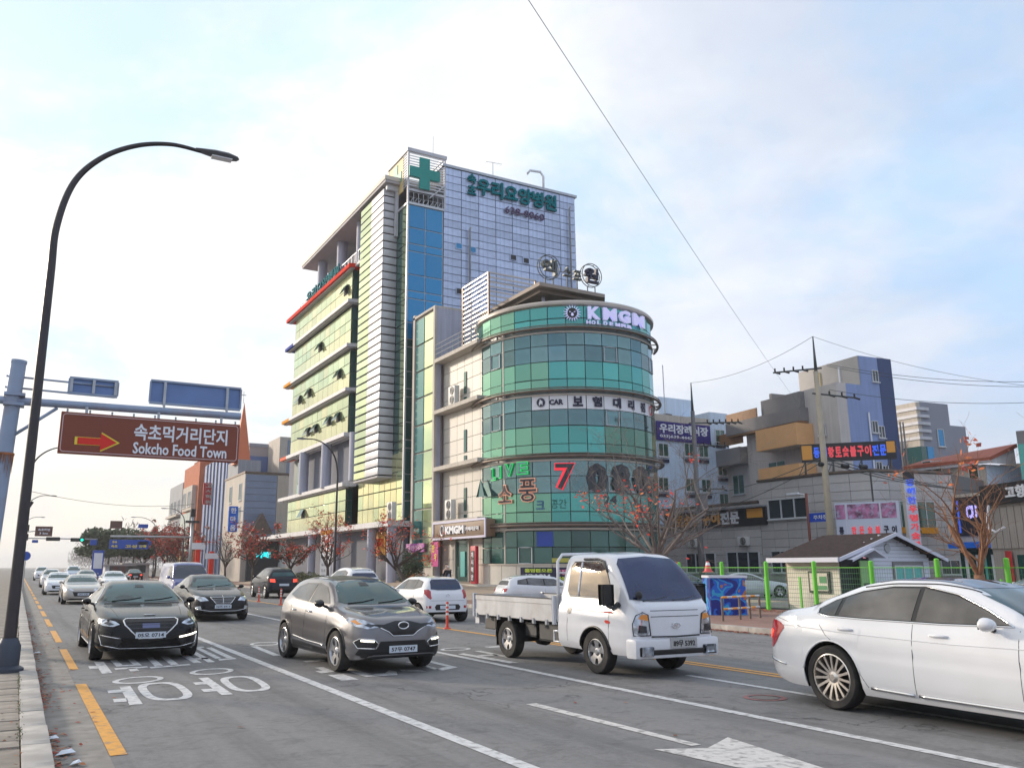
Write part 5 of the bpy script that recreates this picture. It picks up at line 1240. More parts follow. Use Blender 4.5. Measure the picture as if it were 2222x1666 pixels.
b = MB(); b.tube([(-.45, 20, 4.35), (.42, 20, 5.08)], .035, 8); b.build('brace', M_GAL, gt, smooth=True)
for z0, z1 in ((5.66, 5.72), (5.42, 5.49)): b = MB(); b.tube([(-.62, 20, z0 + .03), (1.55, 20, z0)], .022, 8); b.build('rail', M_GAL, gt, smooth=True)
b = MB(); b.box(-.62, -.22, 19.82, 20.2, 5.05, 5.11); b.box(-.62, -.22, 19.82, 20.2, 5.26, 5.32); b.build('beam_clamp', M_GAL, gt)
def back_panel(x0, x1, z0, z1, label, ribs):
    t = thing('road_sign', label, 'road sign', (x0, 19.95, z0), 'backs of road signs on the gantry')
    b = MB(); b.box(x0, x1, 20.02, 20.05, z0, z1); b.build('plate', mat('sign_back_blue', (.14, .22, .43), .45, metal=.3, nz=(2, .08)), t)
    b = MB(); b.box(x0 - .02, x1 + .02, 19.97, 20.06, z1, z1 + .045); b.box(x0 - .02, x1 + .02, 19.97, 20.06, z0 - .045, z0); b.box(x0 - .04, x0, 19.97, 20.06, z0, z1); b.box(x1, x1 + .04, 19.97, 20.06, z0, z1); b.build('frame', M_GAL, t)
    for f in ribs: x = x0 + (x1 - x0) * f; b = MB(); b.box(x - .03, x + .03, 19.95, 20.018, z0 - (.16 if x0 > 2 else 0), z1); b.build('rib', M_STEEL, t)
    return t
back_panel(.62, 1.58, 5.46, 5.76, 'small back-turned sign panel on the thin rails of the gantry', (.03, .5, .97))
back_panel(2.30, 4.32, 5.40, 5.87, 'wide back-turned sign panel standing on the gantry beam', (.15, .85))
fs_ = thing('direction_sign', 'brown tourist sign with red arrow hanging under the gantry beam', 'road sign', (2.4, 19.9, 4.1))
M_BRN = mat('sign_brown_film', (.21, .045, .02), .4, nz=(1, .05)); M_SW = mat('sign_letter_white', (.78, .80, .86), .4)
b = MB(); b.bbox(.50, 4.34, 19.86, 19.90, 4.08, 5.0, .02); b.build('sign_face', M_BRN, fs_)
def rr(x0, x1, z0, z1, r, y, w):
    pts = []
    for cx, cz, a0 in ((x1 - r, z1 - r, 0), (x0 + r, z1 - r, 90), (x0 + r, z0 + r, 180), (x1 - r, z0 + r, 270)):
        for k in range(6): a = radians(a0 + 18 * k); pts.append((cx + r * cos(a), y, cz + r * sin(a)))
    pts.append(pts[0]); q = MB(); q.tube(pts, w, 5); return q
rr(.55, 4.29, 4.13, 4.95, .06, 19.858, .010).build('border_line', mat('border_pink_white', (.62, .45, .45), .5), fs_)
tv, tf_ = fit_text('속초먹거리단지', 2.05, .37, .008, .022); q = MB(); q.mapped(tv, tf_, onplane((3.03, 19.85, 4.66), UX, UZ)); q.build('sign_letters', M_SW, fs_)
tv, tf_ = fit_text('Sokcho Food Town', 2.05, .26, .008, .022); q = MB(); q.mapped(tv, tf_, onplane((3.03, 19.85, 4.30), UX, UZ)); q.build('sign_letters', M_SW, fs_)
def arrow(k, y): return [(x * k + 1.25, y, z * k + 4.38) for x, z in ((-.38, -.075), (.08, -.075), (.08, -.19), (.42, .0), (.08, .19), (.08, .075), (-.38, .075))]
q = MB(); q.add(arrow(1.14, 19.853), [(0, 1, 5, 6), (2, 3, 4), (1, 2, 4, 5)]); q.build('arrow_border', mat('arrow_yellow', (.80, .65, .05), .5), fs_)
q = MB(); q.add(arrow(1.0, 19.848), [(0, 1, 5, 6), (2, 3, 4), (1, 2, 4, 5)]); q.build('arrow', mat('arrow_red', (.70, .02, .01), .5), fs_)
for k in range(9): q = MB(); q.box(.62 + k * .45 - .02, .62 + k * .45 + .02, 19.87, 19.89, 5.0, 5.04); q.lathe([(0, 5.07), (.028, 5.05), (0, 5.02)], (.62 + k * .45, 19.88, 0), 'z', 8); q.build('mounting_bolt', M_STEEL, fs_)
for x in (1.0, 2.5, 3.9): q = MB(); q.box(x - .03, x + .03, 19.905, 19.93, 4.9, 5.14); q.build('hanger', M_STEEL, fs_)
pc_ = thing('post_clamp_bar', 'short black bar clamped across the nearest lamp post', 'bracket', (0.1, 16.5, 2.6))
a_, c_ = (-0.02, 16.0, 2.53), (0.11, 16.0, 2.78)
b = MB(); b.tube([a_, c_], .028, 6); b.build('bar', M_BLACK, pc_)

# far signs over the road
def far_sign(name, label, px, z0, z1, x0, x1, y, m, txt=None, group=None, cat='road sign', tm=None):
    t = thing(name, label, cat, (x0, y, z0), group); b = MB(); b.bbox(x0, x1, y - .05, y + .05, z0, z1, .04); b.build('sign_face', m, t)
    for s, fx, fz_, fw, fh in (txt or []):
        tv, tf_ = fit_text(s, (x1 - x0) * fw, (z1 - z0) * fh, .01, .03); q = MB(); q.mapped(tv, tf_, onplane((x0 + (x1 - x0) * fx, y - .07, z0 + (z1 - z0) * fz_), UX, UZ)); q.build('sign_letters', tm or M_SW, t)
    return t
def YB(*a): return a
M_SGB = mat('road_sign_blue', (.01, .07, .42), .45); M_SGG = mat('road_sign_green', (.01, .30, .16), .45)
a, c = (9.58, 112.0, 5.0), (14.1, 112.0, 4.06)
bsg = thing('sign_gantry', 'distant gantry carrying blue direction sign over the opposite lanes', 'sign gantry', (19.0, 112, 0))
b = MB(); b.tube([(19.2, 112.2, 0), (19.2, 112.2, 8.0)], .2, 10); b.tube([(19.2, 112.2, 5.44), (9.65, 112.2, 5.39)], .12, 8); b.build('post', M_STEEL, bsg, smooth=True)
b = MB(); b.box(18.9, 19.5, 112.0, 112.4, 8.0, 9.0); b.box(18.3, 20, 111.8, 112.1, 7.2, 7.5); b.build('camera_box', M_BLACK, bsg)
far_sign('direction_sign', 'blue road sign with yellow and white route lettering over the opposite lanes', 0, a[2] - 1.1, a[2], a[0], c[0], 112, M_SGB, [('56', .13, .75, .12, .25), ('속초', .13, .28, .16, .3), ('고성', .55, .28, .3, .35), ('강릉', .85, .3, .2, .3)], tm=MATS['arrow_yellow'])
a, c = (9.47, 112.0, 6.22), (10.86, 112.0, 7.25)
far_sign('direction_sign', 'small brown sign above the blue direction sign', 0, a[2] + .1, c[2], a[0], c[0], 112, mat('far_brown', (.12, .05, .04), .5))
a, c = (12.73, 112.0, 6.45), (13.88, 112.0, 6.93)
far_sign('direction_sign', 'small blue sign above the right end of the blue direction sign', 0, a[2], c[2], a[0], c[0], 112, M_SGB)
a, c = (12.79, 112.0, 4.38), (14.37, 112.0, 4.85)
far_sign('direction_sign', 'oval blue sign under the right end of the blue direction sign', 0, a[2], c[2], a[0], c[0], 112.0, M_SGB)
a, c = (1.11, 90.0, 4.56), (2.59, 90.0, 5.49)
far_sign('direction_sign', 'brown sign on an arm over the left lanes', 0, a[2], c[2], a[0], c[0], 90, mat('far_brown', (.12, .05, .04), .5), [('속초해변', .5, .66, .7, .25), ('3 km', .5, .3, .5, .2)])
st = thing('signal_pole', 'traffic signal mast arm reaching over the left lanes', 'traffic light', (.1, 92, 0))
az_ = (2.16, 92.0, 4.42)
b = MB(); b.tube([(-.1, 92, 0), (-.1, 92, az_[2] + .8)], .14, 8); b.tube([(-.1, 92, az_[2]), (6.76, 92, az_[2])], .06, 6); b.tube([(-.1, 92, az_[2] + .5), (2.48, 92, az_[2] + .9)], .05, 6); b.build('mast', M_STEEL, st, smooth=True)
M_GLOW = mat('green_signal_light', (.0, .75, .45), .4, emit=2.0)
for px in (115, 168):
    p = (2.76, 92.0, 4.38) if px == 115 else (4.93, 92.0, 4.33)
    b = MB(); b.bbox(p[0] - .62, p[0] + .62, 91.75, 92.0, p[2] - .18, p[2] + .18, .05); hd = b.build('signal_head', M_BLACK, st)
    for k in range(3):
        b = MB(); b.lathe([(0, -.01), (.12, 0)], (p[0] - .4 + k * .4, 91.74, p[2]), 'y', 12); b.build('lens', M_GLOW if (k == 2 and px == 168) else M_DARK, hd)
a, c = (6.96, 105.0, 4.15), (7.67, 105.0, 4.78)
far_sign('direction_sign', 'round blue and green sign beside the far signals', 0, a[2], c[2], a[0], c[0], 105, M_SGB)
for px, py, lab in ((76, 1174, 'small blue plate under the far brown sign'), (72, 1201, 'blue plate low on a far left post')):
    pass
a, c = (0.99, 95.0, 4.08), (1.54, 95.0, 4.36)
far_sign('street_name_plate', 'small blue plate left of the far signals', 0, a[2], c[2], a[0], c[0], 95, M_SGB, cat='street sign')
a = (0.44, 70.0, 2.5)
rs = thing('round_sign', 'round blue sign on a left kerb post', 'road sign', (a[0], 70, .13)); b = MB(); b.lathe([(0, -.01), (.32, 0), (0, .01)], (a[0], 69.95, a[2]), 'y', 20); b.build('disc', M_SGB, rs); b = MB(); b.tube([(a[0], 70, .13), (a[0], 70, a[2] + .3)], .04, 6); b.build('post', M_STEEL, rs)
pp = thing('signal_post', 'dark pole with stacked signals on the left pavement', 'traffic light', (-.1, 75, .13))
b = MB(); b.tube([(-.1, 75, .13), (-.1, 75, 6.5)], .12, 8); b.build('post', M_STEEL, pp)
for z in (4.0, 4.7): b = MB(); b.bbox(.05, .5, 74.8, 75.1, z - .25, z + .25, .04); b.build('signal_head', M_BLACK, pp)

# red delineator posts along the centre line
M_DLR = mat('delineator_red', (.62, .06, .03), .5); M_DLW = mat('delineator_reflector', (.75, .70, .68), .4)
def delineator():
    t = local('delineator', '', 'road post', 'red delineator posts along the centre line')
    b = MB(); b.lathe([(.0, .002), (.11, .002), (.105, .03), (.05, .05)], (0, 0, 0), 'z', 14); b.build('base', M_DLR, t, smooth=40)
    b = MB(); b.lathe([(.05, .045), (.04, .1), (.04, .70), (.035, .74), (0, .75)], (0, 0, 0), 'z', 14); b.build('post', M_DLR, t, smooth=40)
    for z in (.38, .50, .62): b = MB(); b.lathe([(.0415, z), (.0415, z + .06)], (0, 0, 0), 'z', 14); b.build('reflector_band', M_DLW, t, smooth=40)
    return t
d0_ = delineator(); d0_.location = (10.9, 22.0, 0); d0_['label'] = 'red delineator post right beside the white hatchback'
dl = [(39.3, 'red delineator post behind the black minivan, nearest the grey crossover'), (43.4, 'red delineator post directly below the black minivan bumper'), (47.8, 'red delineator post at the left rear wheel of the black minivan')]
y = 52.5
for yy, lab in dl: c_ = copy_tree(d0_); c_.location = (10.9, yy, 0); c_['label'] = lab
for k in range(14):
    c_ = copy_tree(d0_); c_.location = (10.9, 70 + k * 4.2, 0); c_['label'] = 'red delineator post in the dense distant row on the centre line'

# ================================================================ right side furniture
M_LIME = mat('lime_green_post', (.16, .62, .05), .45); M_MESH = mat('green_wire', (.10, .30, .13), .6)
fe = thing('mesh_fence', 'green wire mesh fence with thick lime posts round the car park', 'fence', (25, 20, .14))
fy = (28.2, 25.7, 23.4, 21.2, 18.9, 16.6, 14.5, 12.3, 10.2)
for k, y in enumerate(fy):
    zt = 1.93 if k > 4 else 1.88
    b = MB(); b.tube([(25, y, .14), (25, y, zt)], .075, 12); b.lathe([(.0, zt + .04), (.05, zt + .03), (.075, zt)], (25, y, 0), 'z', 12); b.build('post', M_LIME, fe, smooth=40)
for k in range(len(fy) - 1):
    y1, y0 = fy[k], fy[k + 1]; b = MB(); n = 26
    for j in range(n): y = y0 + (y1 - y0) * (j + .5) / n; b.box(25.0, 25.005, y - .002, y + .002, .25, 1.68)
    for j in range(9): z = .25 + j * .178; b.box(24.994, 25.0, y0, y1, z, z + .006)
    w_ = b.build('mesh_panel', M_MESH, fe); w_['kind'] = 'stuff'
    b = MB(); b.box(24.98, 25.02, y0 + .09, y1 - .09, 1.68, 1.70); b.build('top_rail', M_LIME, fe)
for y in (24.6, 22.9, 15.4, 13.4): b = MB(); b.box(26.2, 26.26, y, y + .06, .02, 1.35); b.build('inner_post', M_LIME, fe)
# attendant hut
ki = thing('attendant_hut', 'small white clapboard hut with brown gabled roof in the car park', 'hut', (30.5, 23.5, 0))
KX0, KX1, KY = 28.0, 33.45, 22.55
M_CLAP = mat('clapboard_sun_tint', (.74, .69, .58), .7, nz=(1, .05), var=.03); M_CLAP_SHADE = mat('clapboard_shade_tint', (.70, .73, .82), .7, nz=(1, .05), var=.03); M_SHING = mat('brown_shingle', (.055, .042, .040), .95, spec=.08, nz=(6, .25))  # same boards: sun warmth and cool shade put into two colours
b = MB(); b.box(KX0 + .05, KX1 - .03, KY + .06, 25.2, 0, 2.05); b.build('wall', M_PIPE, ki)
for k in range(13):
    z = .05 + k * .157
    b = MB(); b.box(KX0, KX0 + .045, KY + .04, 25.1, z, z + .145); b.build('clapboard', M_CLAP, ki)
    b = MB(); b.box(29.75, KX1, KY, KY + .045, z, z + .145); b.build('clapboard', M_CLAP_SHADE, ki)
gx = 30.9; ez, rz_ = 2.05, 2.98
for k in range(6):
    z = 2.09 + k * .15; f = (z - ez) / (rz_ - ez); xa = 28.1 + (gx - 28.1) * f; xb = KX1 - (KX1 - gx) * f
    b = MB(); b.box(max(xa, 28.1), xb, KY, KY + .045, z, z + .14); b.build('clapboard', M_CLAP_SHADE, ki)
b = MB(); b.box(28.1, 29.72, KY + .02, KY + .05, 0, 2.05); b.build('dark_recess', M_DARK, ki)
b = MB(); th = .07
for xa, xb in ((27.45, gx), (34.0, gx)):
    b.add([(xa, KY - .45, ez - .08), (xb, KY - .45, rz_), (xb, 25.6, rz_), (xa, 25.6, ez - .08), (xa, KY - .45, ez - .08 + th), (xb, KY - .45, rz_ + th), (xb, 25.6, rz_ + th), (xa, 25.6, ez - .08 + th)], [(3, 2, 1, 0), (4, 5, 6, 7), (0, 1, 5, 4), (1, 2, 6, 5), (2, 3, 7, 6), (3, 0, 4, 7)])
b.build('roof', M_SHING, ki)
b = MB()
for xa, xb in ((27.45, gx), (34.0, gx)):
    b.add([(xa, KY - .50, ez - .14), (xb, KY - .50, rz_ - .06), (xb, KY - .50, rz_ + th + .01), (xa, KY - .50, ez + .0), (xa, KY - .455, ez - .14), (xb, KY - .455, rz_ - .06), (xb, KY - .455, rz_ + th + .01), (xa, KY - .455, ez)], [(0, 1, 2, 3), (7, 6, 5, 4), (0, 4, 5, 1), (1, 5, 6, 2), (2, 6, 7, 3), (3, 7, 4, 0)])
b.box(27.38, 27.44, KY - .45, 25.6, ez - .16, ez + .02); b.build('fascia', mat('fascia_white', (.62, .63, .72), .6), ki)
b = MB(); b.add([(27.9, KY - .7, 1.98), (29.2, KY - .7, 2.42), (30.0, KY - .7, 2.05), (27.9, KY, 1.98), (29.2, KY, 2.42), (30.0, KY, 2.05), (27.9, KY - .7, 1.9), (29.2, KY - .7, 2.34), (30.0, KY - .7, 1.97)], [(0, 1, 4, 3), (1, 2, 5, 4), (6, 7, 1, 0), (7, 8, 2, 1)]); b.build('porch_roof', MATS['fascia_white'], ki)
window(ki, (32.05, KY - .01, 1.25), UX, 1.75, 1.05, MATS['teal_film'], M_WINF, split=3)
b = MB(); b.box(31.1, 33.0, KY - .06, KY - .005, .60, .72); b.box(31.1, 33.0, KY - .06, KY - .005, 1.80, 1.92); b.box(31.1, 31.17, KY - .06, KY - .005, .72, 1.8); b.box(32.93, 33.0, KY - .06, KY - .005, .72, 1.8); b.build('window_surround', M_APC, ki)
b = MB(); b.lathe([(0, -.02), (.17, -.02), (.19, 0)], (gx, KY - .02, 2.45), 'y', 16); b.build('round_vent', M_STEEL, ki)
b = MB(); b.box(27.93, 27.98, 23.0, 24.0, .72, 1.55); nbx = b.build('notice_case', M_BLACK, ki); b = MB(); b.box(27.905, 27.925, 23.08, 23.92, .8, 1.47); b.build('notice', M_CLAP, nbx); b = MB(); b.box(27.89, 27.9, 23.12, 23.55, .84, 1.0); b.box(27.89, 27.9, 23.12, 23.45, 1.1, 1.35); b.build('notice_print', M_MESH, nbx)
b = MB(); b.box(28.75, 29.35, KY - .35, KY - .3, .2, 1.95); gs = b.build('green_board', mat('pale_green_board', (.28, .50, .20), .6), ki); b = MB(); b.box(28.85, 29.25, KY - .37, KY - .355, .7, 1.1); b.build('green_board_print', M_BLACK, gs)
# striped guard rail and mural box
br = thing('guard_rail', 'low orange and white striped guard rail on the pavement before the mural box', 'guard rail', (19.8, 19.6, .14))
P1, P2 = (18.75, 19.4), (20.6, 19.4)
P1, P2 = (18.70, 19.30), (20.93, 19.97)
M_STR = [mat('stripe_orange', (.85, .33, .02), .5), mat('stripe_white', (.62, .64, .68), .5), mat('rail_brown', (.16, .12, .09), .6)]
def L2(a, t): return (P1[0] + (P2[0] - P1[0]) * t, P1[1] + (P2[1] - P1[1]) * t, a)
for z in (.82, .48):
    for k in range(8): b = MB(); b.tube([L2(z, k / 8 + .004), L2(z, (k + 1) / 8 - .004)], .032, 8); b.build('striped_tube', M_STR[k % 2], br, smooth=50)
for t in (0, .45, .72, 1): b = MB(); b.tube([L2(.14, t), L2(.80, t)], .035, 8); b.build('leg', M_STR[2], br, smooth=50)
mx = thing('mural_box', 'blue painted utility box with splashy mural behind the striped rail', 'utility box', (19.5, 21, .14))
m = mat('mural_paint', (.01, .08, .42), .5)
nt = m.node_tree; v = nt.nodes.new('ShaderNodeTexNoise'); v.inputs['Scale'].default_value = 2.2; v.inputs['Detail'].default_value = 1; v.inputs['Distortion'].default_value = 1.2
r_ = nt.nodes.new('ShaderNodeValToRGB'); el = r_.color_ramp.elements; el[0].position = .36; el[0].color = (.008, .02, .22, 1); el[1].position = .75; el[1].color = (.35, .33, .28, 1)
for p_, c in ((.45, (.01, .12, .60, 1)), (.53, (.03, .35, .62, 1)), (.60, (.02, .10, .55, 1)), (.68, (.45, .18, .05, 1))): e_ = el.new(p_); e_.color = c
r_.color_ramp.interpolation = 'CONSTANT'; tcn = nt.nodes.new('ShaderNodeTexCoord'); nt.links.new(tcn.outputs['Object'], v.inputs['Vector']); nt.links.new(v.outputs['Fac'], r_.inputs[0]); nt.links.new(r_.outputs[0], nt.nodes['Principled BSDF'].inputs['Base Color'])
B1, B2 = (20.69, 21.85), (21.74, 21.30)
u_ = Vector((B2[0] - B1[0], B2[1] - B1[1], 0)); n_ = Vector((-u_.y, u_.x, 0)).normalized() * .9
b = MB(); b.prism([B1, B2, (B2[0] + n_.x, B2[1] + n_.y), (B1[0] + n_.x, B1[1] + n_.y)], .14, 1.35); b.build('box', m, mx)
b = MB(); o_ = u_.normalized() * .05; b.prism([(B1[0] - o_.x, B1[1] - .06), (B2[0] + o_.x, B2[1] - .06), (B2[0] + n_.x, B2[1] + n_.y + .05), (B1[0] + n_.x, B1[1] + n_.y + .05)], 1.35, 1.43); b.build('lid', M_CLAP_SHADE, mx)
tc_ = thing('traffic_cone', 'red and white traffic cone seen over the mural box', 'traffic cone', (25.6, 27.2, .02))
cp = (25.69, 27.2, 1.18)
tc_.location = (cp[0], 27.2, .9); ORG[tc_.name] = Vector((cp[0], 27.2, .9))
b = MB(); b.lathe([(.0, 1.65), (.05, 1.64), (.16, 1.25), (.22, 1.22), (.22, 1.2)], (cp[0], 27.2, 0), 'z', 16); b.build('cone', mat('cone_red', (.75, .08, .10), .5), tc_, smooth=40)
b = MB(); b.lathe([(.066, 1.6), (.1, 1.48)], (cp[0], 27.2, 0), 'z', 16); b.build('white_band', M_SIGNW, tc_)
tc_.location.z = 1.2; 

# utility poles and wires
def utility_pole(x, y, top, label, conc):
    t = thing('utility_pole', label, 'utility pole', (x, y, 0), 'utility poles on the right')
    b = MB(); b.tube([(x, y, 0), (x, y, top * .86)], [.20, .13], 14); b.build('shaft', conc, t, smooth=True)
    b = MB(); b.tube([(x, y, top * .84), (x, y, top)], [.10, .03], 8); b.build('spike', M_HOOP, t, smooth=True)
    return t
M_PCON = mat('pole_concrete', (.40, .35, .27), .85, nz=(2, .1)); M_PDRK = mat('pole_grey', (.17, .165, .17), .8, nz=(2, .1))
u1 = utility_pole(37.2, 30.3, 14.0, 'pale concrete utility pole with cross arms before the apartment block', M_PCON)
u2 = utility_pole(38.2, 41.0, 13.6, 'dark utility pole rising behind the bare tree', M_PDRK)
def xarm(t, p, d, L_, nins, name='cross_arm'):
    p = Vector(p); d = Vector(d).normalized(); b = MB(); b.tube([p - d * .3, p + d * L_], .05, 5); b.build(name, M_HOOP, t)
    for k in range(nins): q = p + d * L_ * (.3 + .65 * k / max(1, nins - 1)); b = MB(); b.tube([q, q + Vector((.1, -.25, -.12))], .05, 6); b.tube([q + Vector((0, 0, .05)), q + Vector((0, 0, .22))], .05, 6); b.build('insulator', M_BLACK, t)
xarm(u1, (37.2, 30.3, 12.2), (-.75, .66, -.05), 2.2, 4); xarm(u1, (37.2, 30.3, 10.8), (.8, -.5, -.12), 2.0, 3); 
xarm(u2, (38.2, 41, 10.9), (.8, -.55, 0), 3.0, 6); xarm(u2, (38.2, 41, 9.4), (.8, -.55, 0), 2.0, 4); xarm(u2, (38.2, 41, 6.6), (.8, -.55, 0), 1.7, 2); xarm(u2, (38.2, 41, 5.0), (.8, -.55, 0), 1.2, 1)
b = MB(); b.bbox(38.0, 38.6, 40.5, 40.8, 5.2, 6.3, .05); b.build('cable_box', M_PDRK, u2)
for z, dx in ((7.0, -.3), (6.9, .7), (6.85, 1.5)): b = MB(); b.tube([(37.2 + dx, 30.2 - dx * .6, z), (37.55 + dx, 30.1 - dx * .6, z)], .13, 8); b.build('splice_case', M_BLACK, u1)
def wire(label, a, c, sag, r=.012, m=None):
    a, c = Vector(a), Vector(c); pts = []
    for k in range(25): t = k / 24; p = a.lerp(c, t); p.z -= 4 * sag * t * (1 - t); pts.append(p)
    b = MB(); b.tube(pts, r, 4); o = b.build('overhead_wire', m or M_HOOP); return tag(o, label, 'wire', 'overhead wires')
M_FW = mat('thin_wire_grey', (.16, .16, .17), .6)
wa, wc = (5.36, 8.74, 9.69), (54.48, 45.56, 13.54)
wire('long thin wire crossing the sky diagonally from the top edge', wa, wc, .3, .006, M_FW)
wire('sagging wire between the two utility pole tips', (38.2, 41, 13.6), (37.2, 30.3, 14.0), .5, .012)
wire('wire running right from the pale pole tip', (37.2, 30.3, 14.0), (43.77, 22.56, 10.35), .4, .012)
for k, (z0, z1) in enumerate(((12.4, 11.3), (12.3, 11.0), (11.0, 10.6))): wire(('top', 'middle', 'lowest')[k] + ' of the three near-parallel wires leaving the pale pole rightwards', (37.6, 29.9, z0), (50, 18.5 + k * .4, z1), .9, .014)
for k in range(3): wire(('lowest', 'middle', 'upper')[k] + ' thick cable sagging from the pale pole along the grey restaurant', (37.2, 30.3, 7.1 + k * .18), (52, 30 - k, 6.2 - k * .3), .4, .03)
for k in range(2): wire(('lower', 'upper')[k] + ' cable strung from the dark pole to the pale pole', (38.2, 41, 5.0 + k * 1.2), (37.2, 30.3, 7.2 + k * .2), .35, .022)
wire('faint high wire left of the far signals', (-.1, 92, 9), (19.2, 112, 9.6), .8, .03)

# ================================================================ vehicles
def paint(name, col, metal=0.0, rough=.28, flake=0.0):
    dk = max(col) < .05
    m = mat(name, col, rough, metal=metal, coat=.35 if dk else 1.0, spec=.12 if dk else .5, nz=(1.2, .04), dirt=None if dk else (1.1, .10, (.22, .19, .16)))
    return m
M_CGL = mat('car_glass', (.035, .085, .085), .03, metal=.45, spec=1.0, nz=(1.3, .35))
M_CGL2 = mat('car_side_glass', (.155, .15, .145), .04, metal=.85, spec=1.0, nz=(2.0, .4))  # mottled base colour paints cloud reflections into the side windows
M_TRIM = mat('black_trim', (.012, .012, .013), .35); M_CHR = mat('chrome', (.75, .75, .76), .12, metal=1.0)
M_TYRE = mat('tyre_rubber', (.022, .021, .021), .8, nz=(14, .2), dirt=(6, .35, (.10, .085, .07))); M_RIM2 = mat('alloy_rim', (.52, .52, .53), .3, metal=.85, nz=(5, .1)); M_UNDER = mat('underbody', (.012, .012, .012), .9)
M_HEADL = mat('headlamp_lens', (.50, .54, .60), .08, metal=.65, spec=1.0, nz=(9, .55)); M_LAMPDARK = mat('lamp_housing', (.04, .045, .055), .12, metal=.3, spec=1); M_TAIL = mat('tail_lamp_red', (.42, .012, .012), .12, spec=1.0); M_TAILON = mat('tail_lamp_lit', (.85, .06, .03), .2, emit=1.1)
M_DRL = mat('daytime_lamp', (1, .95, .78), .2, emit=2.2); M_AMB = mat('amber_lens', (.75, .28, .05), .15, spec=1); M_PLATE = mat('number_plate', (.62, .68, .75), .4); M_SEAM = mat('panel_gap', (.015, .015, .017), .7)
def curve1(pts, x):
    """monotone cubic through (x, y) points"""
    n = len(pts)
    if x <= pts[0][0]: return pts[0][1]
    if x >= pts[-1][0]: return pts[-1][1]
    d = [(pts[i + 1][1] - pts[i][1]) / (pts[i + 1][0] - pts[i][0]) for i in range(n - 1)]
    def tan_(i):
        if i == 0: return d[0]
        if i == n - 1: return d[-1]
        if d[i - 1] * d[i] <= 0: return 0
        return 2 * d[i - 1] * d[i] / (d[i - 1] + d[i])
    for i in range(n - 1):
        if x <= pts[i + 1][0]:
            h = pts[i + 1][0] - pts[i][0]; t = (x - pts[i][0]) / h; m0, m1 = tan_(i) * h, tan_(i + 1) * h; p0, p1 = pts[i][1], pts[i + 1][1]
            return p0 * (2 * t ** 3 - 3 * t * t + 1) + m0 * (t ** 3 - 2 * t * t + t) + p1 * (3 * t * t - 2 * t ** 3) + m1 * (t ** 3 - t * t)
WF = [(0, .925), (.06, .965), (.22, .995), (.45, 1.0), (.62, .985), (.72, .99), (.80, .975), (.92, .95), (1, .925)]
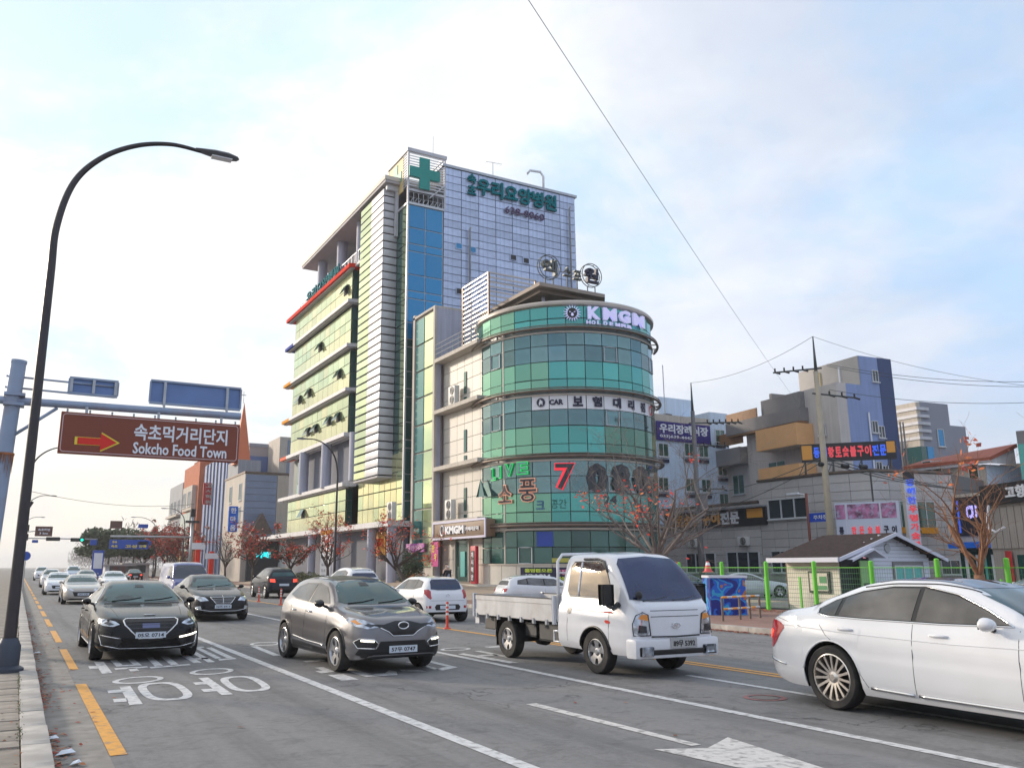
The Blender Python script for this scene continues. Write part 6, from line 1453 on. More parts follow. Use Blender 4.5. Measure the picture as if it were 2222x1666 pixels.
class Car:
    def __init__(s, name, label, spec, paint_, step=.055, group=None, cat='car'):
        s.sp = spec; s.L = spec['L']; s.t = local(name, label, cat, group); s.paint = paint_
        s.loft(step)
    def X(s, q): return s.L / 2 - q
    def loft(s, step):
        sp = s.sp; L_ = s.L; zs = sp['sill']; R = sp['R'] + .055
        st = []; q = 0.0
        while q < L_: st.append(q); q += step * (.45 if min(q, L_ - q) < .35 else 1)
        for w in sp['wheels']: st += [w - R, w - R + .004, w + R, w + R - .004, w - R * .97, w + R * .97]
        st += [p[0] for p in sp['top']] + [L_]; st = sorted(set(round(a, 4) for a in st if 0 <= a <= L_))
        rows = []; K, Mn = 11, 13
        for q in st:
            w = curve1(sp['plan'], q); zt = curve1(sp['top'], q); zb0 = curve1(sp['bot'], q) if 'bot' in sp else zs; zbelt = min(curve1(sp['belt'], q), zt - .015); wr = curve1(sp['roofw'], q)
            zb = zb0
            for wc in sp['wheels']:
                d = abs(q - wc)
                if d < R: zb = max(zb, sp['R'] + sqrt(max(0, R * R - d * d)) - .01)
            zb = min(zb, zbelt - .03)
            row = [(0, zb + .0), (w * .55, zb)]
            for k in range(K):
                z = zb + (zbelt - zb) * k / (K - 1); f = curve1(WF, max(0, min(1, (z - zb0) / max(.05, zbelt - zb0))))
                row.append((w * f, z))
            S_ = (w * WF[-1][1], zbelt); h = zt - zbelt; wrr = min(wr, S_[0] - .002)
            E = (wrr, zbelt + h * (.86 if h > .18 else .72)); Rr = (wrr - min(.10, wrr * .2), zbelt + h * .965)
            cp = [S_, ((S_[0] * .68 + E[0] * .32), S_[1] + (E[1] - S_[1]) * .36), E, Rr, (wrr * .5, zt - .004 - .02 * min(1, h * 2)), (0, zt), (-wrr * .5, zt)]
            # quadratic b-spline
            n_ = len(cp) - 2
            for k in range(1, Mn + 1):
                u = k / Mn * (n_ - .5); i = min(int(u), n_ - 1); t = u - i
                a, b_, c = cp[i], cp[i + 1], cp[i + 2]
                if i == 0 and k <= 0: pass
                f0, f1, f2 = .5 * (1 - t) ** 2, .5 + t * (1 - t), .5 * t * t
                y = a[0] * f0 + b_[0] * f1 + c[0] * f2; z = a[1] * f0 + b_[1] * f1 + c[1] * f2
                row.append((max(0, y), z))
            row[-1] = (0, row[-1][1]); rows.append(row)
        b = MB(); m = len(rows[0]); full = []
        for q, row in zip(st, rows):
            x = s.X(q); full.append([(x, y, z) for y, z in row] + [(x, -y, z) for y, z in row[-2:0:-1]])
        n = len(full[0]); o = 0
        for r_ in full: b.v += r_
        for i in range(len(full) - 1):
            for k in range(n):
                k2 = (k + 1) % n; b.f.append((i * n + k, i * n + k2, (i + 1) * n + k2, (i + 1) * n + k))
                b.m.append(1 if (k <= 1 or k >= n - 2) else 0)
        b.f.append(tuple(range(n))); b.m.append(0); b.f.append(tuple((len(full) - 1) * n + k for k in range(n))[::-1]); b.m.append(0)
        s.body = b.build('body', [s.paint, M_UNDER], s.t, smooth=38)
        s.bvh = BVHTree.FromPolygons([Vector(v) for v in b.v], b.f)
    def cast(s, u, v, plane, off):
        if plane in ('L', 'R'): sg = 1 if plane == 'L' else -1; o, d = Vector((s.X(u), sg * 3, v)), Vector((0, -sg, 0))
        elif plane == 'F': o, d = Vector((s.L / 2 + 2, u, v)), Vector((-1, 0, 0))
        elif plane == 'B': o, d = Vector((-s.L / 2 - 2, u, v)), Vector((1, 0, 0))
        elif plane == 'T': o, d = Vector((s.X(u), v, 4)), Vector((0, 0, -1))
        elif plane[0] == 'D': # slanted: ('D', ang) u across, v height
            a = radians(plane[1]); d = Vector((-cos(a), -sin(a), 0)); sd_ = Vector((-sin(a), cos(a), 0)); o = Vector((plane[2], plane[3], 0)) - d * 3 + sd_ * u + Vector((0, 0, v))
        h = s.bvh.ray_cast(o, d)
        if h[0] is None:
            h = s.bvh.find_nearest(o + d * 2.2)
            nrm = h[1]
        else: nrm = h[1]
        if nrm.dot(d) > 0: nrm = -nrm
        return h[0] + nrm * off
    def patch(s, out, plane, m, name, off=.004, res=.06, parent=None, smooth_out=0, thick=0):
        pts = [Vector(p) for p in out]
        for _ in range(smooth_out):
            np_ = []
            for i in range(len(pts)):
                a, c = pts[i], pts[(i + 1) % len(pts)]; np_ += [a * .75 + c * .25, a * .25 + c * .75]
            pts = np_
        bd = []
        for i in range(len(pts)):
            a, c = pts[i], pts[(i + 1) % len(pts)]; k = max(1, int((c - a).length / res))
            bd += [a.lerp(c, j / k) for j in range(k)]
        xs = [p[0] for p in bd]; ys = [p[1] for p in bd]; inn = []
        x = min(xs) + res * .5
        while x < max(xs):
            y = min(ys) + res * .5
            while y < max(ys):
                inside = False; j = len(bd) - 1
                for i in range(len(bd)):
                    if (bd[i][1] > y) != (bd[j][1] > y) and x < (bd[j][0] - bd[i][0]) * (y - bd[i][1]) / (bd[j][1] - bd[i][1]) + bd[i][0]: inside = not inside
                    j = i
                if inside and min((Vector((x, y)) - q).length for q in bd) > res * .45: inn.append(Vector((x, y)))
                y += res
            x += res
        n = len(bd); r = delaunay_2d_cdt(bd + inn, [(i, (i + 1) % n) for i in range(n)], [], 1, 1e-5)
        b = MB(); b.add([tuple(s.cast(v[0], v[1], plane, off)) for v in r[0]], [tuple(f) for f in r[2]])
        o = b.build(name, m, parent or s.t, recalc=False, smooth=True)
        # face outwards
        me = o.data; c = Vector((0, 0, .7)); bm = bmesh.new(); bm.from_mesh(me)
        for f in bm.faces:
            f.normal_update()
            if f.normal.dot(f.calc_center_median() - c) < 0: f.normal_flip()
        bm.to_mesh(me); bm.free(); return o
    def rail(s, pts, plane, r, m, name, off=.0, closed=False, res=.08, parent=None, n=5):
        pts = [Vector(p) for p in pts]
        if closed: pts.append(pts[0])
        out = []
        for a, c in zip(pts[:-1], pts[1:]):
            k = max(1, int((c - a).length / res)); out += [a.lerp(c, j / k) for j in range(k)]
        out.append(pts[-1]); b = MB(); b.tube([s.cast(p[0], p[1], plane, off) for p in out], r, n); return b.build(name, m, parent or s.t, smooth=True)
    def clip(s, poly, a, c):
        def cl(P, val, keep):
            o = []
            for i in range(len(P)):
                p, q = P[i], P[(i + 1) % len(P)]; ip = keep(p[0]); iq = keep(q[0])
                if ip: o.append(p)
                if ip != iq: t = (val - p[0]) / (q[0] - p[0]); o.append((val, p[1] + (q[1] - p[1]) * t))
            return o
        return cl(cl(poly, a, lambda x: x >= a), c, lambda x: x <= c)
    def side_windows(s, dlo, pillars, trim=.018, m=None, chrome=None, sides='LR'):
        lo, hi = min(p[0] for p in dlo), max(p[0] for p in dlo); cuts = [lo] + pillars + [hi]
        for sd_ in sides:
            s.patch(dlo, sd_, M_TRIM, 'window_surround', .002)
            cx = sum(p[0] for p in dlo) / len(dlo); cz = sum(p[1] for p in dlo) / len(dlo)
            inner = [(p[0] + (cx - p[0]) * .03, p[1] + (cz - p[1]) * .10) for p in dlo]
            for a, c in zip(cuts[:-1], cuts[1:]):
                q = s.clip(inner, a + .028, c - .028)
                if len(q) > 2: s.patch(q, sd_, m or M_CGL2, 'side_window', .006)
            if chrome: s.rail(dlo, sd_, .009, chrome, 'window_trim', .004, closed=True)
    def wheels(s, style='five', rimr=.68, rim_m=None, wid=.225):
        sp = s.sp; R = sp['R']
        for wc in sp['wheels']:
            for sg in (1, -1):
                y = sg * (sp['track'] / 2); yo = y + sg * wid / 2; x = s.X(wc)
                b = MB(); prof = [(R * .62, -wid / 2), (R * .93, -wid / 2), (R * .985, -wid * .40), (R, -wid * .2), (R, wid * .2), (R * .985, wid * .40), (R * .93, wid / 2), (R * rimr + .01, wid / 2 - .004), (R * rimr, wid / 2 - .02)]
                b.lathe([(r_, h * sg) for r_, h in prof], (x, y, R), 'y', 32); ty = b.build('wheel', M_TYRE, s.t, smooth=35)
                rm_ = rim_m or M_RIM2; b = MB(); rr_ = R * rimr
                b.lathe([(rr_, sg * (wid / 2 - .012)), (rr_ * .95, sg * (wid / 2 - .006)), (rr_ * .91, sg * (wid / 2 - .03)), (rr_ * .86, sg * -.02)], (x, y, R), 'y', 32)
                b.lathe([(0, sg * (wid / 2 - .022)), (.035, sg * (wid / 2 - .022)), (.075, sg * (wid / 2 - .05)), (.075, 0)], (x, y, R), 'y', 14)
                ns, ws, tw = {'five': (5, .055, .55), 'multi': (15, .016, .9), 'ten': (10, .026, .6), 'steel': (6, .06, .9)}[style]
                for k in range(ns):
                    a = 2 * pi * k / ns + .3
                    for da, sgn in ((0, 1),):
                        ca_, sa_ = cos(a), sin(a); p = []
                        for r_, hw, dep in ((.05, ws * 1.1, .045), (rr_ * .55, ws * .8, .030), (rr_ * .94, ws * (1 if style != 'five' else 1.5), .022)):
                            for sd2 in (-1, 1):
                                for dd in (0, .03): p.append((x + r_ * ca_ - sd2 * hw * sa_, y + sg * (wid / 2 - dep - dd), R + r_ * sa_ + sd2 * hw * ca_))
                        f = []
                        for j in (0, 4): f += [(j, j + 2, j + 6, j + 4), (j + 1, j + 5, j + 7, j + 3), (j, j + 4, j + 5, j + 1), (j + 2, j + 3, j + 7, j + 6)]
                        b.add(p, f)
                b.build('rim', rm_, ty, smooth=30)
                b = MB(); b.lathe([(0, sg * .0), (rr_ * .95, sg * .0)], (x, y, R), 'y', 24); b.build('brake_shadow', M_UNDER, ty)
    def mirror(s, q, z, m=None, w=.20, out=.13):
        for sg in (1, -1):
            base = s.cast(q, z, 'L' if sg > 0 else 'R', 0); b = MB(); bm = bmesh.new(); bmesh.ops.create_icosphere(bm, subdivisions=3, radius=1)
            vs = []
            for v in bm.verts:
                c = v.co; fx = c.x * (.12 if c.x > 0 else .045); vs.append((base.x + fx - .01, base.y + sg * (out + .02) + c.y * w * .45, base.z + .05 + c.z * .068 * (1 - .15 * c.y * sg)))
            bm.verts.index_update(); b.add(vs, [[v.index for v in f.verts] for f in bm.faces]); bm.free(); mo_ = b.build('mirror', m or s.paint, s.t, smooth=True)
            b = MB(); b.tube([(base.x, base.y - sg * .02, base.z - .02), (base.x, base.y + sg * out * .7, base.z + .02)], [.03, .022], 6); b.build('mirror_stalk', M_TRIM, mo_)
            b = MB(); b.add([(base.x - .037, base.y + sg * (out - .045), base.z), (base.x - .037, base.y + sg * (out + .09), base.z + .005), (base.x - .037, base.y + sg * (out + .085), base.z + .10), (base.x - .037, base.y + sg * (out - .04), base.z + .10)], [(0, 1, 2, 3)]); b.build('mirror_glass', M_CGL, mo_)
    def handles(s, qs, z, m=None):
        for q in qs:
            for sd_, sg in (('L', 1), ('R', -1)):
                p = s.cast(q, z, sd_, 0); b = MB(); b.tube([(p.x + .10, p.y, p.z), (p.x + .07, p.y + sg * .028, p.z + .004), (p.x - .07, p.y + sg * .028, p.z + .004), (p.x - .11, p.y, p.z)], [.010, .014, .014, .010], 8); b.build('door_handle', m or s.paint, s.t, smooth=True)
                s.patch([(q - .05, z - .022), (q + .06, z - .022), (q + .05, z + .028), (q - .04, z + .028)], sd_, M_SEAM if False else s.paint, 'handle_cup', .0015, .03)
    def plate(s, x, z, txt, plane='F', w=.52, h=.11, y=0, m=None):
        p = s.cast(y, z, plane, .02); sg = 1 if plane == 'F' else -1
        fn = onplane((p.x, p.y, p.z), (0, sg, 0), UZ)
        b = MB(); b.add([fn(a, c, q) for q in (-.02, .006) for a, c in ((-w / 2, -h / 2), (w / 2, -h / 2), (w / 2, h / 2), (-w / 2, h / 2))], [(3, 2, 1, 0), (4, 5, 6, 7), (0, 1, 5, 4), (1, 2, 6, 5), (2, 3, 7, 6), (3, 0, 4, 7)]); pl_ = b.build('number_plate', m or M_PLATE, s.t)
        if txt: tv, tf_ = fit_text(txt, w * .86, h * .68, .002, .02); b = MB(); b.mapped([(a, c, q + .009) for a, c, q in tv], tf_, fn); b.build('plate_text', M_TRIM, pl_)
    def seams(s, doors, z0, z1, hood=None):
        for q in doors:
            for sd_ in 'LR': s.rail([(q, z0), (q, z1)], sd_, .0035, M_SEAM, 'door_gap', .0, n=4)
    def arch_lips(s, m=None, r=.014):
        for wc in s.sp['wheels']:
            R = s.sp['R'] + .055
            for sd_ in 'LR':
                pts = [(wc + R * 1.02 * cos(a), s.sp['R'] - .01 + R * 1.02 * sin(a)) for a in [pi * (.06 + .88 * k / 16) for k in range(17)]]
                s.rail(pts, sd_, r, m or s.paint, 'arch_lip', -.004, n=6)
    def place(s, x, y, heading, scale=(1, 1, 1), z=0):
        s.t.location = (x, y, z); s.t.rotation_euler = (0, 0, radians(heading)); s.t.scale = scale; return s.t
TOWARD, AWAY = -90, 90
def mirrorpoly(p): return [(-a, c) for a, c in p]
def both(car, poly, plane, m, name, off=.005, res=.05, parent=None, so=0):
    car.patch(poly, plane, m, name, off, res, parent, so); car.patch(mirrorpoly(poly), plane, m, name, off, res, parent, so)
def wipers(car, qz, pl='F', w=.5):
    for y0 in (-.25, .35): car.rail([(y0 - .3, qz - .03), (y0 + .0, qz - .01), (y0 + .25, qz + .03)], pl, .008, M_TRIM, 'wiper', .012)

SEDAN = dict(L=5.15, W=1.9, sill=.20, R=.355, wheels=(.92, 4.02), track=1.66,
    top=[(0, .62), (.04, .70), (.16, .79), (.45, .87), (1.0, .965), (1.45, 1.015), (1.62, 1.06), (2.05, 1.26), (2.45, 1.415), (2.85, 1.48), (3.25, 1.485), (3.65, 1.435), (4.1, 1.29), (4.55, 1.12), (4.9, 1.075), (5.06, 1.03), (5.12, .93), (5.15, .78)],
    belt=[(0, .56), (.1, .66), (.35, .74), (1.0, .86), (1.6, .95), (2.5, .985), (3.6, 1.01), (4.3, 1.02), (4.8, 1.0), (5.05, .93), (5.15, .70)],
    bot=[(0, .30), (.15, .22), (.5, .20), (4.6, .21), (5.0, .28), (5.15, .38)],
    plan=[(0, .60), (.05, .70), (.15, .79), (.35, .87), (.7, .925), (1.3, .945), (2.5, .95), (3.8, .95), (4.5, .92), (4.85, .87), (5.03, .78), (5.15, .62)],
    roofw=[(0, .50), (.3, .72), (1.4, .80), (1.65, .78), (2.4, .62), (2.9, .58), (3.5, .57), (4.1, .62), (4.6, .72), (5.15, .55)])
DLO = [(1.80, 1.015), (2.15, 1.19), (2.5, 1.325), (2.9, 1.385), (3.3, 1.385), (3.75, 1.32), (4.1, 1.20), (4.30, 1.09), (4.22, 1.055), (3.9, 1.045), (2.6, 1.02)]
WSH = [(-.72, 1.075), (-.70, 1.12), (-.56, 1.385), (-.3, 1.415), (.3, 1.415), (.56, 1.385), (.70, 1.12), (.72, 1.075), (.3, 1.05), (-.3, 1.05)]
# --- black luxury saloon nearest the left kerb
BK = paint('black_paint', (.006, .006, .007), rough=.2)
c = Car('saloon_car', 'glossy black saloon with chrome framed grille, nearest car in the left kerb lane', SEDAN, BK, group=None)
c.patch(WSH, 'F', M_CGL, 'windscreen', .004, .07, smooth_out=1); c.side_windows(DLO, [2.95, 3.85], chrome=M_CHR)
c.patch([(-.66, 1.12), (-.52, 1.36), (0, 1.40), (.52, 1.36), (.66, 1.12)], 'B', M_CGL, 'rear_window')
GR = [(-.42, .79), (.42, .79), (.47, .76), (.44, .68), (.20, .44), (-.20, .44), (-.44, .68), (-.47, .76)]
c.patch(GR, 'F', M_TRIM, 'grille', .006, .05); c.rail(GR, 'F', .016, M_CHR, 'grille_frame', .01, closed=True)
for z in (.50, .56, .62, .68, .73): w = .20 + (z - .44) * 1.0; w = min(w, .42); c.rail([(-w, z), (w, z)], 'F', .006, mat('grille_bar', (.10, .10, .11), .3, metal=.6), 'grille_bar', .012)
c.patch([(-.15, .62), (.15, .62), (.15, .70), (-.15, .70)], 'F', mat('radar_panel', (.14, .16, .30), .2), 'radar_panel', .016)
HL = [(.53, .70), (.60, .75), (.74, .79), (.84, .80), (.86, .74), (.80, .68), (.64, .66)]
both(c, HL, 'F', M_HEADL, 'headlight'); both(c, [(.62, .70), (.72, .75), (.78, .72), (.70, .68)], 'F', M_LAMPDARK, 'lamp_reflector', .009)
INL = [(.48, .40), (.52, .48), (.82, .53), (.84, .44), (.78, .32), (.55, .30)]
both(c, INL, 'F', M_TRIM, 'lower_intake', .005)
c.rail([(.50, .445), (.82, .51)], 'F', .017, M_DRL, 'daytime_lamp', .012); c.rail([(-.50, .445), (-.82, .51)], 'F', .010, M_CHR, 'daytime_lamp', .012)
c.rail([(-.84, .50), (-.80, .33), (-.5, .27), (0, .26), (.5, .27), (.80, .33), (.84, .50)], 'F', .010, M_CHR, 'bumper_trim', .006)
c.plate(0, .50, '05오 0714'); c.rail([(-.10, .845), (.10, .845)], 'F', .010, M_CHR, 'wing_badge', .012)
for y in (-.62, .62): c.rail([(.35, y * .9), (1.0, y), (1.5, y * 1.05)], 'T', .004, M_SEAM, 'bonnet_gap')
c.rail([(1.55, -.7), (1.50, 0), (1.55, .7)], 'T', .012, M_TRIM, 'cowl', .0)
c.seams([1.75, 2.95, 4.0], .30, .98); c.handles([2.72, 3.72], .86); c.mirror(1.95, 1.02); c.wheels('ten'); c.arch_lips(); wipers(c, 1.10)
c.rail([(.8, .62), (1.5, .66), (3.5, .72), (4.9, .78)], 'R', .006, BK, 'body_crease', 0)
c.rail([(1.4, .27), (3.6, .27)], 'R', .012, M_CHR, 'sill_trim', .004); c.rail([(1.4, .27), (3.6, .27)], 'L', .012, M_CHR, 'sill_trim', .004)
c.patch([(-.09, 1.33), (.09, 1.33), (.07, 1.385), (-.07, 1.385)], 'F', M_TRIM, 'interior_mirror', .008, .05); c.patch([(-.5, 1.10), (-.12, 1.10), (-.16, 1.16), (-.3, 1.19), (-.45, 1.16)], 'F', mat('dashboard_shade', (.02, .04, .04), .3), 'dashboard_hood', .008, .05, smooth_out=1)
car_a = c.place(2.30, 19.55, TOWARD, (1, 1.02, .965))
# --- second black saloon
c = Car('saloon_car', 'dark saloon with wide chrome grille in the second lane', SEDAN, paint('dark_brown_black_paint', (.011, .010, .012), rough=.22), .08)
c.patch(WSH, 'F', M_CGL, 'windscreen', .004, .1, smooth_out=1); c.side_windows(DLO, [2.95, 3.85])
G2 = [(-.40, .76), (.40, .76), (.22, .55), (-.22, .55)]
c.patch(G2, 'F', M_TRIM, 'grille', .006, .06); c.rail(G2, 'F', .013, M_CHR, 'grille_frame', .008, closed=True)
for z in (.60, .65, .70): c.rail([(-.3, z), (.3, z)], 'F', .006, M_CHR, 'grille_bar', .01)
c.rail([(0, .50), (0, .80)], 'F', .010, M_CHR, 'badge', .014)
HL2 = [(.46, .66), (.56, .76), (.84, .82), (.84, .74), (.70, .64)]
both(c, HL2, 'F', M_HEADL, 'headlight'); both(c, [(.66, .40), (.70, .50), (.84, .46), (.80, .36)], 'F', M_HEADL, 'fog_lamp')
c.rail([(-.8, .40), (-.4, .33), (.4, .33), (.8, .40)], 'F', .010, M_CHR, 'bumper_trim', .006); c.patch([(-.6, .30), (.6, .30), (.62, .42), (-.62, .42)], 'F', M_TRIM, 'lower_intake', .004)
c.plate(0, .47, '32머 5914'); c.mirror(1.95, 1.02, M_TRIM); c.wheels('ten'); c.seams([1.75, 2.95, 4.0], .30, .98); wipers(c, 1.10)
c.place(5.98, 30.9, TOWARD, (1, 1, .99))
# --- white saloon at the right edge
WHP = paint('white_paint', (.72, .73, .76), rough=.25)
c = Car('saloon_car', 'large white saloon seen from the side, cut off by the right edge', SEDAN, WHP, .045)
c.patch(WSH, 'F', M_CGL, 'windscreen', .004, .07, smooth_out=1)
DLO3 = [(1.86, 1.03), (2.15, 1.175), (2.5, 1.315), (2.9, 1.39), (3.3, 1.385), (3.7, 1.325), (4.05, 1.215), (4.24, 1.11), (4.22, 1.055), (4.05, 1.03), (3.6, 1.02), (2.6, 1.015)]
c.side_windows(DLO3, [2.93, 3.93], chrome=M_CHR, m=M_CGL2)
c.patch([(2.40, -.50), (3.55, -.50), (3.6, 0), (3.55, .50), (2.40, .50), (2.34, 0)], 'T', mat('glass_roof', (.05, .055, .09), .05, metal=.5, spec=1), 'glass_roof', .004)
for y in (-.56, .56): c.rail([(2.3, y), (2.9, y * 1.0), (3.7, y)], 'T', .008, M_TRIM, 'roof_gap', .002)
TL = [(4.74, .82), (4.80, .93), (4.95, .975), (5.08, .955), (5.11, .86), (5.0, .66), (4.93, .64)]
c.patch([(4.72, .88), (4.86, .95), (5.05, .95), (5.12, .88), (5.12, .70), (5.02, .60), (4.92, .66), (4.80, .80)], 'R', M_TAIL, 'tail_lamp', .006, .04, smooth_out=1); c.patch([(4.72, .88), (4.86, .95), (5.05, .95), (5.12, .88), (5.12, .70), (5.02, .60), (4.92, .66), (4.80, .80)], 'L', M_TAIL, 'tail_lamp', .006, .04, smooth_out=1)
both(c, [(.42, .72), (.46, .90), (.80, .93), (.82, .80), (.70, .70)], 'B', M_TAIL, 'tail_lamp', .006)
c.patch([(4.93, .82), (5.02, .84), (5.09, .83), (5.09, .76), (5.03, .72)], 'R', M_TAILON, 'tail_lamp_glow', .011, .04)
c.rail([(4.72, .44), (4.95, .47), (5.12, .50)], 'R', .014, M_CHR, 'bumper_trim', .004); 
c.seams([1.80, 2.93], .29, 1.0)
for sd_ in 'LR': c.rail([(4.17, 1.05), (4.16, .93), (4.06, .82), (3.72, .60), (3.52, .30)], sd_, .0035, M_SEAM, 'door_gap', 0, n=4)
c.handles([2.62, 3.78], .90, WHP)
for sd_ in 'LR':
    c.rail([(1.35, .84), (2.5, .83), (3.6, .855), (4.6, .90), (4.85, .90)], sd_, .005, WHP, 'body_crease', .001); c.rail([(1.42, .275), (2.9, .285)], sd_, .020, M_CHR, 'sill_trim', .004); c.rail([(2.96, .285), (3.48, .30)], sd_, .020, M_CHR, 'sill_trim', .004)
c.rail([(4.46, .90), (4.86, .98), (5.05, .96)], 'R', .0035, M_SEAM, 'boot_gap', 0, n=4)
both(c, HL, 'F', M_HEADL, 'headlight'); c.patch(GR, 'F', M_TRIM, 'grille')
c.mirror(2.05, 1.00); c.wheels('multi', .74, mat('bright_rim', (.72, .66, .60), .22, metal=.9)); c.arch_lips(r=.012); c.patch([(-.66, 1.12), (-.52, 1.36), (0, 1.40), (.52, 1.36), (.66, 1.12)], 'B', M_CGL, 'rear_window')
c.place(9.93, 6.02, TOWARD, (1.03, 1, 1.065))
# --- grey crossover
CRS = dict(L=4.12, W=1.78, sill=.24, R=.335, wheels=(.84, 3.45), track=1.56,
    top=[(0, .72), (.05, .82), (.18, .90), (.5, .975), (.9, 1.03), (1.02, 1.06), (1.4, 1.27), (1.75, 1.445), (2.1, 1.53), (2.6, 1.56), (3.2, 1.535), (3.6, 1.47), (3.78, 1.36), (3.95, 1.08), (4.07, .95), (4.12, .80)],
    belt=[(0, .62), (.12, .74), (.5, .86), (1.05, .96), (2.0, 1.00), (3.0, 1.05), (3.7, 1.08), (4.0, .90), (4.12, .70)],
    bot=[(0, .30), (.2, .24), (.6, .22), (3.6, .24), (4.0, .34), (4.12, .42)],
    plan=[(0, .56), (.05, .66), (.15, .76), (.35, .84), (.7, .885), (2.2, .89), (3.3, .89), (3.75, .86), (4.0, .78), (4.12, .66)],
    roofw=[(0, .48), (.3, .70), (.95, .76), (1.1, .745), (1.75, .59), (2.2, .56), (3.3, .55), (3.7, .56), (4.0, .66), (4.12, .58)])
GY = paint('grey_violet_paint', (.15, .145, .155), metal=.45, rough=.30)
c = Car('crossover_car', 'grey two tone crossover with black roof and black chin, in the middle lane', CRS, GY, .045)
c.patch([(-.70, 1.10), (-.66, 1.18), (-.53, 1.43), (-.25, 1.475), (.25, 1.475), (.53, 1.43), (.66, 1.18), (.70, 1.10), (.3, 1.075), (-.3, 1.075)], 'F', M_CGL, 'windscreen', .004, .06, smooth_out=1)
c.side_windows([(1.38, 1.08), (1.6, 1.22), (1.9, 1.37), (2.3, 1.43), (3.0, 1.42), (3.35, 1.35), (3.52, 1.20), (3.1, 1.12), (2.2, 1.06)], [2.38], m=M_CGL2)
c.patch([(1.95, -.50), (2.8, -.52), (3.55, -.48), (3.55, .48), (2.8, .52), (1.95, .50)], 'T', M_TRIM, 'black_roof', .004, .08)
c.patch([(-.60, .80), (-.35, .79), (-.12, .84), (.12, .84), (.35, .79), (.60, .80), (.40, .74), (.26, .68), (.18, .615), (-.18, .615), (-.26, .68), (-.40, .74)], 'F', M_TRIM, 'grille', .007, .05)
c.rail([(-.42, .74), (-.28, .68), (-.19, .61), (.19, .61), (.28, .68), (.42, .74)], 'F', .010, M_CHR, 'grille_trim', .01)
b = MB(); p = c.cast(0, .76, 'F', .03); b.tube([(p.x, .095 * cos(2 * pi * k / 24), p.z + .055 * sin(2 * pi * k / 24)) for k in range(25)], .013, 6); b.build('round_badge', M_CHR, c.t, smooth=True)
HL = [(.40, .76), (.50, .80), (.66, .87), (.78, .90), (.82, .84), (.76, .76), (.62, .725)]
both(c, HL, 'F', M_HEADL, 'headlight', .006, .04); both(c, [(.50, .775), (.60, .81), (.66, .78), (.58, .75)], 'F', M_LAMPDARK, 'lamp_reflector', .010); both(c, [(.68, .80), (.74, .86), (.79, .84), (.74, .79)], 'F', M_AMB, 'indicator', .010)
c.patch([(-.78, .33), (-.70, .28), (0, .25), (.70, .28), (.78, .33), (.74, .42), (.46, .44), (.42, .53), (-.42, .53), (-.46, .44), (-.74, .42)], 'F', M_TRIM, 'lower_bumper', .006, .05)
FG = [(.50, .42), (.46, .50), (.54, .565), (.74, .575), (.80, .52), (.76, .43)]
both(c, FG, 'F', M_TRIM, 'fog_surround', .008, .04); c.rail(FG, 'F', .011, M_CHR, 'fog_trim', .012, closed=True); c.rail(mirrorpoly(FG), 'F', .011, M_CHR, 'fog_trim', .012, closed=True)
for sg in (1, -1): c.rail([(sg * .54, .535), (sg * .72, .545)], 'F', .014, M_DRL, 'daytime_lamp', .018)
c.plate(0, .40, '57우 0747')
for sd_ in 'LR':
    c.patch([(1.24, .25), (3.05, .26), (3.08, .40), (2.2, .37), (1.22, .33)], sd_, M_TRIM, 'sill_cladding', .006); c.rail([(1.35, .40), (2.2, .42), (2.95, .47)], sd_, .012, M_CHR, 'sill_trim', .008)
c.seams([1.32, 2.38], .34, 1.02)
for sd_ in 'LR': c.rail([(3.22, 1.10), (3.14, .85), (3.02, .62), (2.98, .40)], sd_, .0035, M_SEAM, 'door_gap', 0, n=4)
c.handles([2.18, 3.0], .93, M_CHR); c.mirror(1.48, 1.04, M_TRIM); c.wheels('five', .70); c.arch_lips(M_TRIM, .018); wipers(c, 1.12)
for y in (-.60, .60): c.rail([(.30, y * .8), (.7, y), (1.0, y * 1.12)], 'T', .004, M_SEAM, 'bonnet_gap')
both(c, [(.5, .85), (.52, 1.0), (.78, .98), (.78, .85)], 'B', M_TAIL, 'tail_lamp')
c.patch([(-.09, 1.38), (.09, 1.38), (.07, 1.44), (-.07, 1.44)], 'F', M_TRIM, 'interior_mirror', .008, .05)
c.place(5.62, 15.25, TOWARD + 3.0, (1.0, .97, .99))
# --- white hatchback seen from behind
HAT = dict(L=3.6, W=1.6, sill=.20, R=.30, wheels=(.70, 3.10), track=1.41,
    top=[(0, .68), (.05, .78), (.2, .88), (.6, .97), (.75, 1.0), (1.1, 1.2), (1.45, 1.40), (1.8, 1.475), (2.4, 1.485), (3.0, 1.46), (3.25, 1.42), (3.38, 1.28), (3.50, 1.02), (3.57, .92), (3.6, .80)],
    belt=[(0, .58), (.15, .74), (.7, .90), (1.5, .95), (2.6, 1.0), (3.3, 1.02), (3.5, .92), (3.6, .66)],
    bot=[(0, .28), (.2, .2), (3.2, .22), (3.5, .30), (3.6, .34)],
    plan=[(0, .52), (.06, .64), (.2, .73), (.5, .785), (1.5, .80), (3.0, .80), (3.35, .77), (3.52, .72), (3.6, .66)],
    roofw=[(0, .45), (.4, .64), (.8, .68), (1.45, .54), (1.9, .52), (3.0, .51), (3.3, .52), (3.5, .60), (3.6, .55)])
c = Car('hatchback_car', 'small white hatchback with dark rear window driving away beside the red post', HAT, WHP, .06)
c.patch([(-.53, 1.06), (-.50, 1.30), (-.42, 1.38), (.42, 1.38), (.50, 1.30), (.53, 1.06), (.3, 1.03), (-.3, 1.03)], 'B', mat('tinted_rear_glass', (.02, .03, .07), .05, metal=.3, spec=1), 'rear_window', .005, .06)
